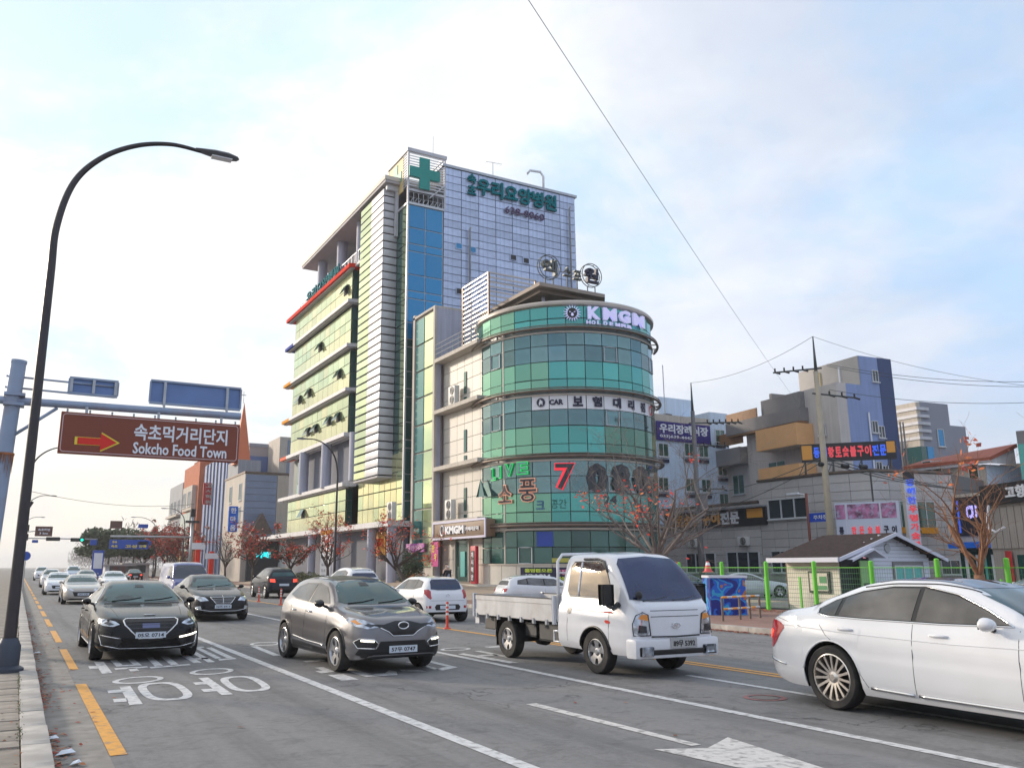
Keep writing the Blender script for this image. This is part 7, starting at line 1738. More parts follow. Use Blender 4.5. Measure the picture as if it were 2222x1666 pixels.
both(c, [(.56, .86), (.54, 1.0), (.60, 1.06), (.70, 1.04), (.72, .92), (.66, .80), (.58, .74), (.54, .78)], 'B', M_TAIL, 'tail_lamp', .006, .04)
c.patch([(-.40, .40), (-.44, .50), (-.38, .58), (.38, .58), (.44, .50), (.40, .40)], 'B', M_TRIM, 'bumper_insert', .006, .05); c.plate(0, .49, None, 'B'); both(c, [(.56, .46), (.56, .54), (.70, .54), (.70, .46)], 'B', M_TAIL, 'reflector', .006, .05)
b = MB(); p = c.cast(0, .86, 'B', .02); b.tube([(p.x, .06 * cos(2 * pi * k / 16), p.z + .035 * sin(2 * pi * k / 16)) for k in range(17)], .01, 5); b.build('badge', M_CHR, c.t)
c.side_windows([(1.05, 1.02), (1.4, 1.25), (1.75, 1.36), (2.6, 1.37), (3.05, 1.30), (3.12, 1.12), (2.6, 1.04)], [1.85, 2.65]); c.patch([(-.6, 1.05), (-.48, 1.35), (.48, 1.35), (.6, 1.05)], 'F', M_CGL, 'windscreen')
c.wheels('five', .62); c.mirror(1.12, 1.0); c.seams([1.05, 1.85, 2.75], .3, .98); c.rail([(-.6, .70), (.6, .70)], 'B', .004, M_SEAM, 'tailgate_gap')
c.place(12.15, 26.3, AWAY, (1, 1.02, .96))
def generic(name, label, spec, pm, x, y, head, lamp='F', sc=(1, 1, 1), plate=None, group=None, tail=M_TAIL, glass=None, step=.12):
    c = Car(name, label, spec, pm, step, group); k = spec['wm']
    w0, h0, w1, h1 = k['ws']
    c.patch([(-w0, h0), (-w1, h1), (w1, h1), (w0, h0)], 'F', glass or M_CGL, 'windscreen', .005, .12)
    w0, h0, w1, h1 = k['rs']; c.patch([(-w0, h0), (-w1, h1), (w1, h1), (w0, h0)], 'B', glass or M_CGL, 'rear_window', .005, .12)
    c.side_windows(k['dlo'], k['pil']); hz = k['hl']; both(c, [(.44, hz - .05), (.52, hz + .05), (.76, hz + .09), (.76, hz - .02)], 'F', M_HEADL, 'headlight', .006, .08)
    c.patch([(-.42, hz - .30), (-.50, hz - .1), (.50, hz - .1), (.42, hz - .30)], 'F', M_TRIM, 'grille', .005, .1); both(c, [(.48, hz - .0), (.50, hz + .16), (.74, hz + .16), (.74, hz + .02)], 'B', tail, 'tail_lamp', .006, .08)
    c.plate(0, hz - .22, plate, 'F'); c.plate(0, hz - .12, None, 'B'); c.wheels('five', .66); c.mirror(k['mir'][0], k['mir'][1]); c.seams([k['pil'][0]], .3, .95)
    c.place(x, y, head, sc); return c
S2 = dict(SEDAN); S2['wm'] = dict(ws=(.70, 1.08, .56, 1.40), rs=(.64, 1.12, .52, 1.38), dlo=DLO, pil=[2.95, 3.85], hl=.72, mir=(1.95, 1.02))
SU = dict(CRS); SU['wm'] = dict(ws=(.68, 1.10, .53, 1.46), rs=(.62, 1.10, .50, 1.42), dlo=[(1.38, 1.08), (1.9, 1.37), (3.0, 1.42), (3.5, 1.32), (3.55, 1.14), (2.2, 1.06)], pil=[2.38, 3.1], hl=.80, mir=(1.48, 1.04))
SLV = paint('silver_beige_paint', (.36, .33, .30), metal=.6, rough=.3)
c = generic('saloon_car', 'silver grey saloon following the black saloon in the left kerb lane', S2, SLV, 2.85, 46.5, TOWARD, sc=(.92, .95, .93), plate='24다 3187')
c.patch([(-.50, .62), (.50, .62), (.40, .40), (-.40, .40)], 'F', M_TRIM, 'lower_grille', .008, .08)
generic('saloon_car', 'white saloon right behind the silver saloon in the left lane', S2, WHP, 2.45, 62, TOWARD, sc=(.9, .95, .95))
generic('crossover_car', 'white car second behind the silver saloon in the left lane', SU, WHP, 2.7, 84, TOWARD)
generic('saloon_car', 'white saloon in the second lane beyond the dark saloon', S2, WHP, 6.3, 68, TOWARD, sc=(.95, .98, .98))
generic('crossover_car', 'white van-like car far back in the left lane', SU, WHP, 2.9, 128, TOWARD, sc=(1.1, 1.05, 1.15)); generic('crossover_car', 'pale car furthest back in the second lane', SU, paint('pale_blue_paint', (.45, .52, .66), rough=.3), 6.2, 118, TOWARD, sc=(1.1, 1.05, 1.2))
generic('saloon_car', 'pale saloon between the far white cars in the second lane', S2, SLV, 6.1, 93, TOWARD)
generic('saloon_car', 'dark saloon with lit red tail lamps on the opposite side far down the road', S2, BK, 12.6, 112, AWAY, tail=M_TAILON); generic('saloon_car', 'dull red car with brake lamps further down the opposite lane', S2, paint('dull_red_paint', (.22, .02, .02)), 12.0, 158, AWAY, tail=M_TAILON)
generic('crossover_car', 'white suv with dark rear window parked ahead of the white hatchback', SU, WHP, 15.2, 42.0, AWAY, sc=(1.12, 1.05, 1.10), glass=MATS['tinted_rear_glass'], step=.08)
MV = generic('minivan_car', 'black minivan with red tail lamps driving away on the opposite side', SU, paint('dark_blue_black_paint', (.012, .015, .024)), 13.25, 49.5, AWAY, sc=(1.1, 1.04, 1.10), tail=M_TAILON, step=.08)
c = generic('hatchback_car', 'white hatchback turning into the forecourt behind the truck bed', SU, WHP, 19.5, 30.2, -12, sc=(1.0, 1, .90), step=.06, glass=M_TRIM)
c.patch([(.45, .80), (.47, .93), (.80, .95), (.80, .82)], 'B', M_TAIL, 'tail_lamp', .01, .05)
generic('saloon_car', 'silver saloon parked behind the green mesh fence', S2, paint('pale_silver_paint', (.50, .54, .55), metal=.3), 37.5, 36.6, -25, sc=(.92, 1, .95), step=.1)
generic('saloon_car', 'dark blue car parked behind the mural box', S2, paint('navy_paint', (.03, .05, .12)), 33.4, 37.3, -30, sc=(.9, 1, .97)); generic('saloon_car', 'pale car behind the fence at the right edge', S2, MATS['pale_silver_paint'], 38.2, 20.8, 150, sc=(.92, 1, .95), step=.1)
# --- blue van
VAN = dict(L=4.8, W=1.75, sill=.3, R=.33, wheels=(.8, 3.5), track=1.5,
    top=[(0, .95), (.05, 1.05), (.25, 1.12), (.4, 1.2), (.8, 1.65), (1.1, 1.88), (1.5, 1.95), (4.4, 1.95), (4.7, 1.9), (4.8, 1.7)], belt=[(0, .8), (.3, 1.0), (1, 1.1), (4.6, 1.12), (4.8, 1.0)], bot=[(0, .35), (4.8, .35)],
    plan=[(0, .72), (.1, .80), (.3, .86), (1, .875), (4.5, .875), (4.8, .84)], roofw=[(0, .70), (.4, .80), (1.1, .72), (1.6, .70), (4.6, .70), (4.8, .68)])
VAN['wm'] = dict(ws=(.76, 1.18, .66, 1.80), rs=(.66, 1.15, .62, 1.75), dlo=[(.75, 1.2), (1.05, 1.65), (1.4, 1.75), (2.0, 1.75), (2.0, 1.2)], pil=[1.3], hl=.78, mir=(.7, 1.2))
bv = (6.89, 42.0, 1.49)
c = generic('blue_van', 'blue van with wide dark windscreen and sky-bright roof behind the dark saloon', VAN, paint('van_blue_paint', (.012, .035, .24)), bv[0] + .3, 43.5, TOWARD, plate=None, glass=mat('van_glass', (.03, .04, .06), .05, metal=.3, spec=1))
c.patch([(1.3, -.64), (4.6, -.64), (4.6, .64), (1.3, .64)], 'T', WHP, 'sky_sheen_roof', .006, .3); both(c, [(.66, .62), (.66, .72), (.84, .74), (.84, .64)], 'F', M_AMB, 'indicator', .012, .08)  # white patch paints the sky sheen on the blue van's roof

# --- white flatbed truck
TRK = dict(L=1.98, W=1.74, sill=.34, R=.345, wheels=(.98,), track=1.50,
    top=[(0, 1.00), (.02, 1.08), (.07, 1.14), (.14, 1.20), (.40, 1.58), (.60, 1.83), (.78, 1.93), (1.05, 1.965), (1.6, 1.97), (1.85, 1.955), (1.95, 1.92), (1.98, 1.86)],
    belt=[(0, .92), (.05, 1.0), (.2, 1.08), (1.0, 1.10), (1.98, 1.12)], bot=[(0, .36), (.3, .34), (1.98, .36)],
    plan=[(0, .74), (.03, .79), (.10, .835), (.25, .86), (.6, .87), (1.98, .87)], roofw=[(0, .72), (.14, .79), (.6, .70), (1.0, .665), (1.9, .665), (1.98, .64)])
TW = paint('truck_white_paint', (.70, .71, .75), rough=.3)
c = Car('flatbed_truck', 'white flatbed truck with low side boards in the lane beside the yellow line', TRK, TW, .035, cat='truck')
c.patch([(-.77, 1.20), (-.66, 1.74), (-.58, 1.83), (0, 1.87), (.58, 1.83), (.66, 1.74), (.77, 1.20), (.4, 1.165), (-.4, 1.165)], 'F', mat('truck_windscreen', (.03, .045, .10), .03, metal=.45, spec=1.0, nz=(1.4, .3)), 'windscreen', .014, .07)
c.side_windows([(.52, 1.19), (.72, 1.58), (.86, 1.76), (1.05, 1.80), (1.70, 1.80), (1.78, 1.72), (1.80, 1.30), (1.72, 1.20)], [1.47], m=mat('truck_side_glass', (.30, .26, .22), .04, metal=.85, spec=1, nz=(1.2, .2)))
for sd_ in 'LR': c.rail([(.74, 1.62), (.88, 1.79), (1.05, 1.83), (1.44, 1.83)], sd_, .022, mat('rain_visor', (.06, .055, .05), .25), 'rain_visor', .012); c.rail([(1.47, 1.22), (1.47, 1.78)], sd_, .022, TW, 'window_pillar', .004)
HT = [(.50, .62), (.50, .92), (.58, 1.0), (.70, 1.0), (.79, .92), (.80, .66)]
HT = [(.52, .66), (.56, .97), (.66, 1.01), (.76, .96), (.81, .84), (.81, .66)]
both(c, HT, 'F', M_HEADL, 'headlight', .008, .05, so=1); both(c, [(.56, .88), (.58, .97), (.68, .98), (.74, .91)], 'F', M_AMB, 'indicator', .013); both(c, [(.60, .70), (.60, .80), (.74, .82), (.76, .70)], 'F', M_LAMPDARK, 'lamp_reflector', .013)
for sg in (1, -1): c.rail([(sg * a, z) for a, z in HT], 'F', .008, M_TRIM, 'lamp_seal', .008, closed=True)
for z in (1.03, .94): c.rail([(-.5, z), (.5, z)], 'F', .006, M_SEAM, 'panel_line', .0)
c.rail([(-.50, .64), (0, .63), (.50, .64)], 'F', .014, M_TRIM, 'panel_gap', .0)
b = MB(); p = c.cast(0, .80, 'F', .02); b.tube([(p.x, .085 * cos(2 * pi * k / 24), p.z + .045 * sin(2 * pi * k / 24)) for k in range(25)], .007, 6); fn = onplane((p.x, 0, p.z), (0, 1, 0), UZ); tv, tf_ = fit_text('H', .085, .055, .01, .02, .5); b.mapped(tv, tf_, fn); b.build('oval_badge', M_CHR, c.t)
# bumper
b = MB(); b.bbox(c.X(.20), c.X(-.055), -.868, .868, .31, .615, .055); bp = b.build('bumper', TW, c.t, smooth=40)
b = MB(); b.bbox(c.X(0), c.X(-.066), -.62, .62, .365, .45, .02); b.bbox(c.X(0), c.X(-.066), -.80, -.50, .35, .50, .03); b.bbox(c.X(0), c.X(-.066), .50, .80, .35, .50, .03); b.build('bumper_intake', M_TRIM, bp)
for sg in (-1, 1): b = MB(); b.bbox(c.X(-.08), c.X(-.074), sg * .56, sg * .75, .375, .475, .02); b.build('fog_lamp', M_HEADL, bp)
fn = onplane((c.X(-.078), .1, .53), (0, 1, 0), UZ); b = MB(); b.box(c.X(-.04), c.X(-.0755), -.17, .37, .46, .61); pl2 = b.build('number_plate', mat('plate_grey', (.42, .42, .42), .5), c.t); tv, tf_ = fit_text('89무 5392', .45, .095, .004, .02); b = MB(); b.mapped(tv, tf_, fn); b.build('plate_text', M_TRIM, pl2)
for sg in (-1, 1):
    b = MB(); yb_ = sg * .92; b.bbox(c.X(.42), c.X(.52), yb_ - sg * .02, yb_ + sg * .16, 1.13, 1.40, .03); mo_ = b.build('mirror', M_TRIM, c.t, smooth=40)
    b = MB(); b.tube([(c.X(.38), sg * .82, 1.12), (c.X(.36), sg * .95, 1.06), (c.X(.46), sg * 1.0, 1.12)], [.05, .04, .03], 6); b.build('mirror_arm', M_TRIM, mo_)
b = MB(); p = c.cast(-.62, 1.22, 'F', .07); bm = bmesh.new(); bmesh.ops.create_icosphere(bm, subdivisions=2, radius=.07); bm.verts.index_update(); b.add([tuple(Vector((v.co.x * .5, v.co.y, v.co.z)) + p) for v in bm.verts], [[v.index for v in f.verts] for f in bm.faces]); bm.free(); b.build('round_spotter_mirror', M_TRIM, c.t, smooth=True)
wipers(c, 1.20); c.seams([.60, 1.72], .40, 1.08)
for sd_ in 'LR':
    c.rail([(.60, 1.06), (1.72, 1.08)], sd_, .004, M_SEAM, 'swage_line'); c.rail([(.66, .98), (1.6, .99)], sd_, .004, M_SEAM, 'swage_line')
    c.rail([(.50, .99), (.72, .99)], sd_, .014, mat('red_decal', (.70, .04, .02), .4), 'red_decal', .0); c.patch([(.56, .84), (.60, .865), (.68, .865), (.70, .84), (.66, .815), (.58, .815)], sd_, MATS['red_decal'], 'red_badge', .006, .03)
    c.patch([(1.62, .93), (1.60, .99), (1.64, 1.05), (1.70, 1.03), (1.71, .95), (1.67, .91)], sd_, M_TRIM, 'handle_recess', .005, .03)
c.arch_lips(M_TRIM, .02)
# chassis and bed in cab coordinates: cab back at s = 1.98
def TX(q): return c.X(q)
b = MB(); b.box(TX(1.9), TX(4.95), -.40, -.30, .52, .68); b.box(TX(1.9), TX(4.95), .30, .40, .52, .68)
for q in (2.3, 3.0, 3.9, 4.8): b.box(TX(q), TX(q + .1), -.299, .299, .54, .66)
b.tube([(TX(3.72), -.7, .35), (TX(3.72), .7, .35)], .07, 8); b.tube([(TX(2.0), 0, .5), (TX(3.7), 0, .4)], .05, 8); b.lathe([(0, -.16), (.16, -.1), (.16, .1), (0, .16)], (TX(3.72), 0, .36), 'x', 12)
b.build('chassis', mat('chassis_black', (.02, .02, .02), .8, nz=(8, .3)), c.t)
for a in ((2.2, 2.75, -.72, -.42, .42, .70), (2.3, 2.9, .42, .72, .42, .66), (2.95, 3.25, -.70, -.45, .46, .66)): b = MB(); b.bbox(TX(a[0]), TX(a[1]), a[2], a[3], a[4], a[5], .03); b.build('tank', mat('tank_grey', (.07, .07, .07), .6, nz=(6, .2)), c.t)
b = MB(); b.box(TX(2.06), TX(4.98), -.82, .82, .80, .86); b.box(TX(2.06), TX(4.98), -.84, -.80, .74, .80); b.box(TX(2.06), TX(4.98), .80, .84, .74, .80); b.build('bed_floor', mat('bed_floor_dark', (.10, .10, .11), .7, nz=(5, .2)), c.t)
M_BEDW = mat('bed_board_paint', (.56, .555, .56), .5, nz=(2, .08), dirt=(2.5, .5, (.34, .31, .28)), vstreak=.1)
for sg in (-1, 1):
    b = MB(); y0 = sg * .845
    for k, (z0, z1, o_) in enumerate(((.76, .86, .028), (.865, 1.055, .018), (1.06, 1.14, .03))): b.bbox(TX(2.10), TX(4.96), y0, y0 + sg * o_, z0, z1, .006)
    sb = b.build('side_board', M_BEDW, c.t, smooth=30)
    b = MB(); b.box(TX(2.09), TX(4.97), y0 - sg * .004, y0 + sg * .034, 1.142, 1.16); b.build('board_cap', mat('rubber_cap', (.03, .03, .035), .6), sb)
    for k in range(7): q = 2.3 + k * .42; b = MB(); b.bbox(TX(q), TX(q + .05), y0, y0 + sg * .045, .70, .78, .008); b.build('hinge', M_BEDW, sb)
    b = MB(); b.bbox(TX(2.075), TX(2.115), y0 - sg * .02, y0 + sg * .05, .72, 1.20, .008); b.bbox(TX(4.94), TX(4.99), y0 - sg * .02, y0 + sg * .05, .72, 1.17, .008); b.build('corner_post', TW, c.t)
b = MB(); b.box(TX(4.96), TX(4.99), -.82, .82, .76, 1.15); b.build('tail_board', M_BEDW, c.t)
b = MB(); b.box(TX(2.02), TX(2.06), -.84, .84, .76, 1.22); b.build('head_board', M_BEDW, c.t)
gd = MB()
for sg in (-1, 1): gd.tube([(TX(2.05), sg * .80, .9), (TX(2.05), sg * .80, 1.80), (TX(2.05), sg * .70, 1.92), (TX(2.05), 0, 1.94)], .028, 8)
for z in (1.35, 1.6): gd.tube([(TX(2.05), -.8, z), (TX(2.05), .8, z)], .016, 6)
gd.build('cab_guard', TW, c.t, smooth=True)
for sg in (-1, 1):
    pts = [(TX(3.72 + .46 * cos(a)), .36 + .43 * sin(a)) for a in [pi * (.0 + 1.0 * k / 12) for k in range(13)]]
    b = MB(); vs = [(x, sg * y, z) for x, z in pts for y in (.56, .83)]; b.add(vs, [(2 * k, 2 * k + 1, 2 * k + 3, 2 * k + 2) for k in range(12)]); vs2 = [(x * 1 + 0, sg * y, z + .012) for x, z in pts for y in (.56, .83)]; b.add(vs2, [(2 * k + 2, 2 * k + 3, 2 * k + 1, 2 * k) for k in range(12)]); b.build('mud_guard', M_TRIM, c.t, smooth=40)
    b = MB(); b.box(TX(4.15), TX(4.17), sg * .58, sg * .82, .20, .70); b.build('mud_flap', M_TRIM, c.t)
b = MB(); b.bbox(TX(4.25), TX(4.60), -.80, -.45, .50, .72, .02); b.build('tool_box', mat('box_brown_grey', (.12, .11, .10), .7), c.t)
b = MB(); b.bbox(TX(4.9), TX(5.02), -.80, -.66, .58, .74, .02); b.bbox(TX(4.9), TX(5.02), .66, .80, .58, .74, .02); b.build('rear_lamp_bracket', TW, c.t)
b = MB(); b.tube([(TX(2.02), -.80, .58), (TX(2.02), -.80, .42), (TX(2.2), -.80, .42), (TX(2.2), -.80, .60), (TX(2.02), -.80, .60)], .022, 6); b.build('step_hoop', TW, c.t, smooth=True)
wsv = c.sp['wheels']; c.sp['wheels'] = (.98, 3.72); c.wheels('five', .60, wid=.20); c.sp['wheels'] = wsv
c.place(9.36, 11.75, TOWARD, (1.045, .98, 1.0))

# ================================================================ trees, shrubs, person
M_BARK = mat('bark_grey', (.20, .17, .155), .9, nz=(9, .25), bump=.01); M_BARKO = mat('bark_orange', (.27, .14, .08), .85, nz=(9, .25)); M_BARKD = mat('bark_dark', (.08, .06, .05), .9, nz=(9, .25))
LEAFM = {'red': mat('leaf_scarlet', (.75, .045, .02), .6), 'orange': mat('leaf_orange', (.60, .16, .04), .6), 'dull': mat('leaf_dull_red', (.33, .075, .05), .7), 'green': mat('leaf_dark_green', (.05, .07, .035), .7), 'olive': mat('leaf_olive', (.14, .13, .05), .7), 'pine': mat('pine_needles', (.06, .085, .04), .8), 'pine2': mat('pine_needles_light', (.085, .11, .045), .8)}
def tree(name, label, x, y, z0, fork, top, spread, seed, bark, leaves, r0=.13, lean=(0, 0), cat='tree', group=None, nb=6, depth=4, lsize=.05, bias=None, thin=1.0):
    """tapered trunk, limbs from the fork, twigs; leaves=(count, [(material, weight)], low height fraction)"""
    rs = random.Random(seed); t = thing(name, label, cat, (x, y, z0), group)
    tr = MB(); f = Vector((x + lean[0], y + lean[1], z0 + fork)); mid = Vector((x + lean[0] * .4 + .04, y + lean[1] * .4, z0 + fork * .5))
    tr.tube([(x, y, z0 - .1), (x, y, z0 + .15), mid, f], [r0 * 1.35, r0 * 1.05, r0 * .92, r0 * .8], 10); tr.build('trunk', bark, t, smooth=True)
    br = MB(); tips = []
    H = top - fork
    def grow(p, d, L_, r, k):
        pts = [p]; rr_ = [r]; n = 4 if k < 2 else 3; q = p.copy(); dd = d.copy()
        for i in range(n):
            dd = (dd + Vector((rs.gauss(0, .16), rs.gauss(0, .16), rs.gauss(.03, .10)))).normalized(); q = q + dd * L_ / n; pts.append(q.copy()); rr_.append(max(.003, r * (1 - .55 * (i + 1) / n)))
        br.tube(pts, rr_, 5 if k < 2 else 3, cap=False)
        for i in range(1, len(pts)): 
            if k >= 1: tips.append((pts[i], k))
        if k >= depth: return
        m = rs.choice((2, 3, 3)) if k else rs.choice((3, 4))
        for _ in range(m):
            i = rs.randint(1, n); s_ = pts[i]; side = Vector((rs.gauss(0, 1), rs.gauss(0, 1), rs.gauss(.25, .5))).normalized()
            nd = (dd * .8 + side * .75).normalized(); grow(s_, nd, L_ * rs.uniform(.5, .75), max(.003, rr_[i] * .68), k + 1)
    for i in range(nb):
        a = 2 * pi * i / nb + rs.uniform(-.4, .4); up = rs.uniform(.55, 1.35); d = Vector((cos(a), sin(a), up * H / max(.5, spread))).normalized()
        grow(f - Vector((0, 0, rs.uniform(0, fork * .15))), d, hypot(H * .62, spread * .45) * rs.uniform(.75, 1.0), r0 * rs.uniform(.42, .6) * thin, 0)
    cr = br.build('crown', bark, t, smooth=True)
    if leaves:
        n, mats_, lo = leaves; lm = MB(); ms = [LEAFM[m] for m, w in mats_]; ws = [w for m, w in mats_]
        cand = [p for p, k in tips if p.z > z0 + lo and (bias is None or bias(p))]
        if cand:
            cent = [rs.choice(cand) for _ in range(max(6, n // 14))]
            for i in range(n):
                c_ = rs.choice(cent) if rs.random() < .75 else rs.choice(cand); p = c_ + Vector((rs.gauss(0, .14), rs.gauss(0, .14), rs.gauss(0, .13)))
                s_ = lsize * rs.uniform(.6, 1.3); u = Vector((rs.gauss(0, 1), rs.gauss(0, 1), rs.gauss(0, .8))).normalized(); w = u.orthogonal().normalized()
                lm.add([p - u * s_, p - w * s_ * .7, p + u * s_, p + w * s_ * .7], [(0, 1, 2, 3)], rs.choices(range(len(ms)), ws)[0])
            o = lm.build('leaves', ms, t, recalc=False); o['kind'] = 'stuff'
    return t
tree('bare_tree', 'wide nearly bare tree with a few scarlet leaves before the round building', 19.6, 23.2, .14, 1.9, 6.1, 3.0, 5, M_BARK, (330, [('red', 3), ('orange', 1)], 1.0), r0=.20, nb=9, depth=5, lsize=.06, bias=lambda p: p.x < 19.3 and p.z < 4.4 or random.random() < .02, thin=.72)
tree('street_tree', 'orange barked leafless tree with upright limbs beside the attendant hut', 24.3, 14.9, .14, 1.35, 5.3, 1.5, 11, M_BARKO, (60, [('orange', 2), ('dull', 2)], 4.0), r0=.17, nb=5, depth=4, lsize=.09, thin=.8)
RED = [('red', 3), ('orange', 2), ('dull', 3)]; DULL = [('dull', 4), ('red', 1), ('olive', 1)]
for ty, seed, lab, H, sp, n, cols, ln, ls in ((57.94, 31, 'tall red leaved street tree with pale upper twigs beside the directory board', 5.6, 1.7, 700, RED, (0, 0), 0.075), (43.78, 32, 'red leaved street tree leaning left before the wing entrance', 4.3, 2.0, 420, RED, (-0.5, 0.6), 0.075), (67.17, 33, 'narrow street tree with dark green and red leaves left of the hedge', 4.4, 1.1, 800, [('dull', 3), ('red', 2), ('green', 4)], (0, 0), 0.100), (79.64, 34, 'red street tree before the cream corner block gable', 6.0, 1.9, 900, DULL, (0, 0), 0.120), (91.66, 35, 'dark bare street tree between the church and corner block', 5.8, 1.8, 90, DULL, (0, 0), 0.120), (120.16, 36, 'wide dull red street tree before the orange brick block', 7.5, 3.0, 1600, DULL, (0, 0), 0.160), (131.05, 38, 'second dull red street tree left of the orange brick block', 7.0, 3.2, 1500, DULL, (0, 0), 0.180), (158.75, 37, 'small reddish tree beyond the far gantry post', 6.5, 3.0, 900, RED, (0, 0), 0.220)):
    tree('street_tree', lab, 19.3, ty, .14, 1.6 if ls < .2 else 2.2, H, sp, seed, M_BARKD, (int(n * 1.35), cols, 1.5), r0=.12, lean=ln, group='red leaved street trees on the far pavement', lsize=ls, nb=7, depth=3 if ty > 60 else 4)
def clump(name, label, cx, cy, z0, rx, ry, h, n, cols, size, cat='shrub', group=None, trunk=None, seed=1, flat=False):
    rs = random.Random(seed); t = thing(name, label, cat, (cx, cy, z0), group)
    if trunk: b = MB(); b.tube([(cx, cy, z0), (cx + .1, cy, z0 + trunk * .6), (cx, cy, z0 + trunk + h * .3)], [.18, .14, .08], 6); b.build('trunk', M_BARKD, t)
    lm = MB(); ms = [LEAFM[m] for m in cols]; subs = [(rs.uniform(-.7, .7), rs.uniform(-.7, .7), rs.uniform(.2, .9), rs.uniform(.25, .5)) for _ in range(14)]
    for i in range(n):
        sx_, sy_, sz_, sr_ = rs.choice(subs); v = Vector((rs.gauss(0, 1), rs.gauss(0, 1), rs.gauss(0, 1))).normalized() * sr_ * rs.uniform(.6, 1)
        p = Vector((cx + (sx_ + v.x) * rx, cy + (sy_ + v.y) * ry, z0 + (trunk or 0) + max(.02, (sz_ + v.z * (.5 if flat else .8)) * h))); s_ = size * rs.uniform(.6, 1.3)
        u = Vector((rs.gauss(0, 1), rs.gauss(0, 1), rs.gauss(0, .7))).normalized(); w = u.orthogonal().normalized()
        lm.add([p - u * s_, p - w * s_ * .6, p + u * s_, p + w * s_ * .6], [(0, 1, 2, 3)], rs.randrange(len(ms)))
    o = lm.build('crown', ms, t, recalc=False); o['kind'] = 'stuff'; return t
clump('conifer_shrub', 'dark conifer shrub under the leaning red tree', 21.5, 48.77, .3, 1.0, 1.0, 2.2, 1600, ['green', 'pine'], .09, seed=3)
clump('clipped_shrub', 'yellowing rounded shrub left of the wing entrance', 21.8, 48.25, .3, .9, 1.2, .95, 900, ['olive', 'orange'], .06, seed=4)
clump('hedge', 'low yellow green hedge before the hospital entrance columns', 20.6, 68.44, .2, .8, 6.5, .95, 3000, ['olive', 'green'], .09, seed=5, cat='hedge')
for px, sd_, lab in ((232, 21, 'leftmost umbrella pine beyond the blue road sign'), (268, 22, 'middle umbrella pine of the distant dark green group'), (305, 23, 'right umbrella pine next to the far blue road sign'), (335, 24, 'small pine behind the distant gantry post')):
    tx_ = 150 * tan(radians(27.7) - math.atan((1014 - px) / 1860)); clump('pine_tree', lab, tx_, 150 + sd_ % 3 * 6, 0, 5.4, 5.0, 4.2, 2600, ['pine', 'pine2'], .40, cat='tree', group='umbrella pines beyond the far signals', trunk=3.2, seed=sd_, flat=True)
# far leafless wood closing the road
LEAFM['twig'] = mat('far_twigs', (.13, .095, .085), .95); LEAFM['twig2'] = mat('far_twigs_pale', (.19, .15, .13), .95)
wd_ = MB(); rs = random.Random(9)
for i in range(15000):
    k = rs.random(); y = 230 + k * 300; side = rs.random() < .84; x = (24 + abs(rs.gauss(0, 26))) if side else (-9 - abs(rs.gauss(0, 20)))
    hgt = 10.5 + 3.0 * sin(x * .25 + y * .06) + 2 * sin(y * .21)
    if not side: hgt *= .62
    z = hgt * (1 - abs(rs.gauss(0, .38)));  z = max(.2, z); s_ = rs.uniform(.35, 1.0); u = Vector((rs.gauss(0, .5), rs.gauss(0, .5), 1)).normalized(); w = u.orthogonal().normalized()
    p = Vector((x, y, z)); wd_.add([p - u * s_, p - w * s_ * .16, p + u * s_, p + w * s_ * .16], [(0, 1, 2, 3)], rs.randrange(2))
tag(wd_.build('distant_wood', [LEAFM['twig'], LEAFM['twig2']], recalc=False), 'hazy brown leafless wood closing the view down the road', 'wood', kind='stuff')
# low roadside things beyond the crossing
for k, (px, w_, h_, col, lab) in enumerate(((214, 1.6, 4.2, 'road_sign_blue', 'white and blue upright sign at the far junction'), (250, 4, 1.9, 'white_render', 'pale low kiosk under the pines left of the small red tree'), (300, 3.6, 2.1, 'cream_render', 'low cream hut under the pines near the gantry post'))):
    x0 = (10.6, 13.7, 16.2)[k]; y0 = 140
    t = thing('roadside_hut' if k else 'upright_sign', lab, 'hut' if k else 'sign', (x0, y0, 0)); b = MB(); b.bbox(x0 - w_ / 2, x0 + w_ / 2, y0, y0 + (4 if k else .3), 0, h_, .05); b.build('wall' if k else 'sign_body', MATS[col], t)
    b = MB()
    if k: b.box(x0 - w_ / 2 - .4, x0 + w_ / 2 + .4, y0 - .5, y0 + 4.3, h_, h_ + .25)
    else: b.box(x0 - w_ / 2 + .2, x0 + w_ / 2 - .2, y0 - .06, y0 - .005, 1.5, h_ - .4)
    b.build('roof' if k else 'sign_panel_face', MATS['pinkish_render'] if k else M_SIGNW, t)
    if k: b = MB(); b.box(x0 - w_ * .35, x0 + w_ * .35, y0 - .06, y0 - .005, .9, 2.0); b.build('window', M_WING, t)
rp = thing('red_gate_posts', 'pair of red posts with white boards before the church', 'gate', (19.5, 100, .14))
for px in (430, 460): x0 = 17.25 if px == 430 else 18.72; b = MB(); b.box(x0 - .25, x0 + .25, 96, 96.3, .14, 4.6 if px == 430 else 3.4); b.build('red_post', M_RED, rp); b = MB(); b.box(x0 - .7, x0 + .7, 95.9, 95.99, 3.6 if px == 430 else 2.6, 4.3 if px == 430 else 3.2); b.build('board', M_SIGNW, rp)

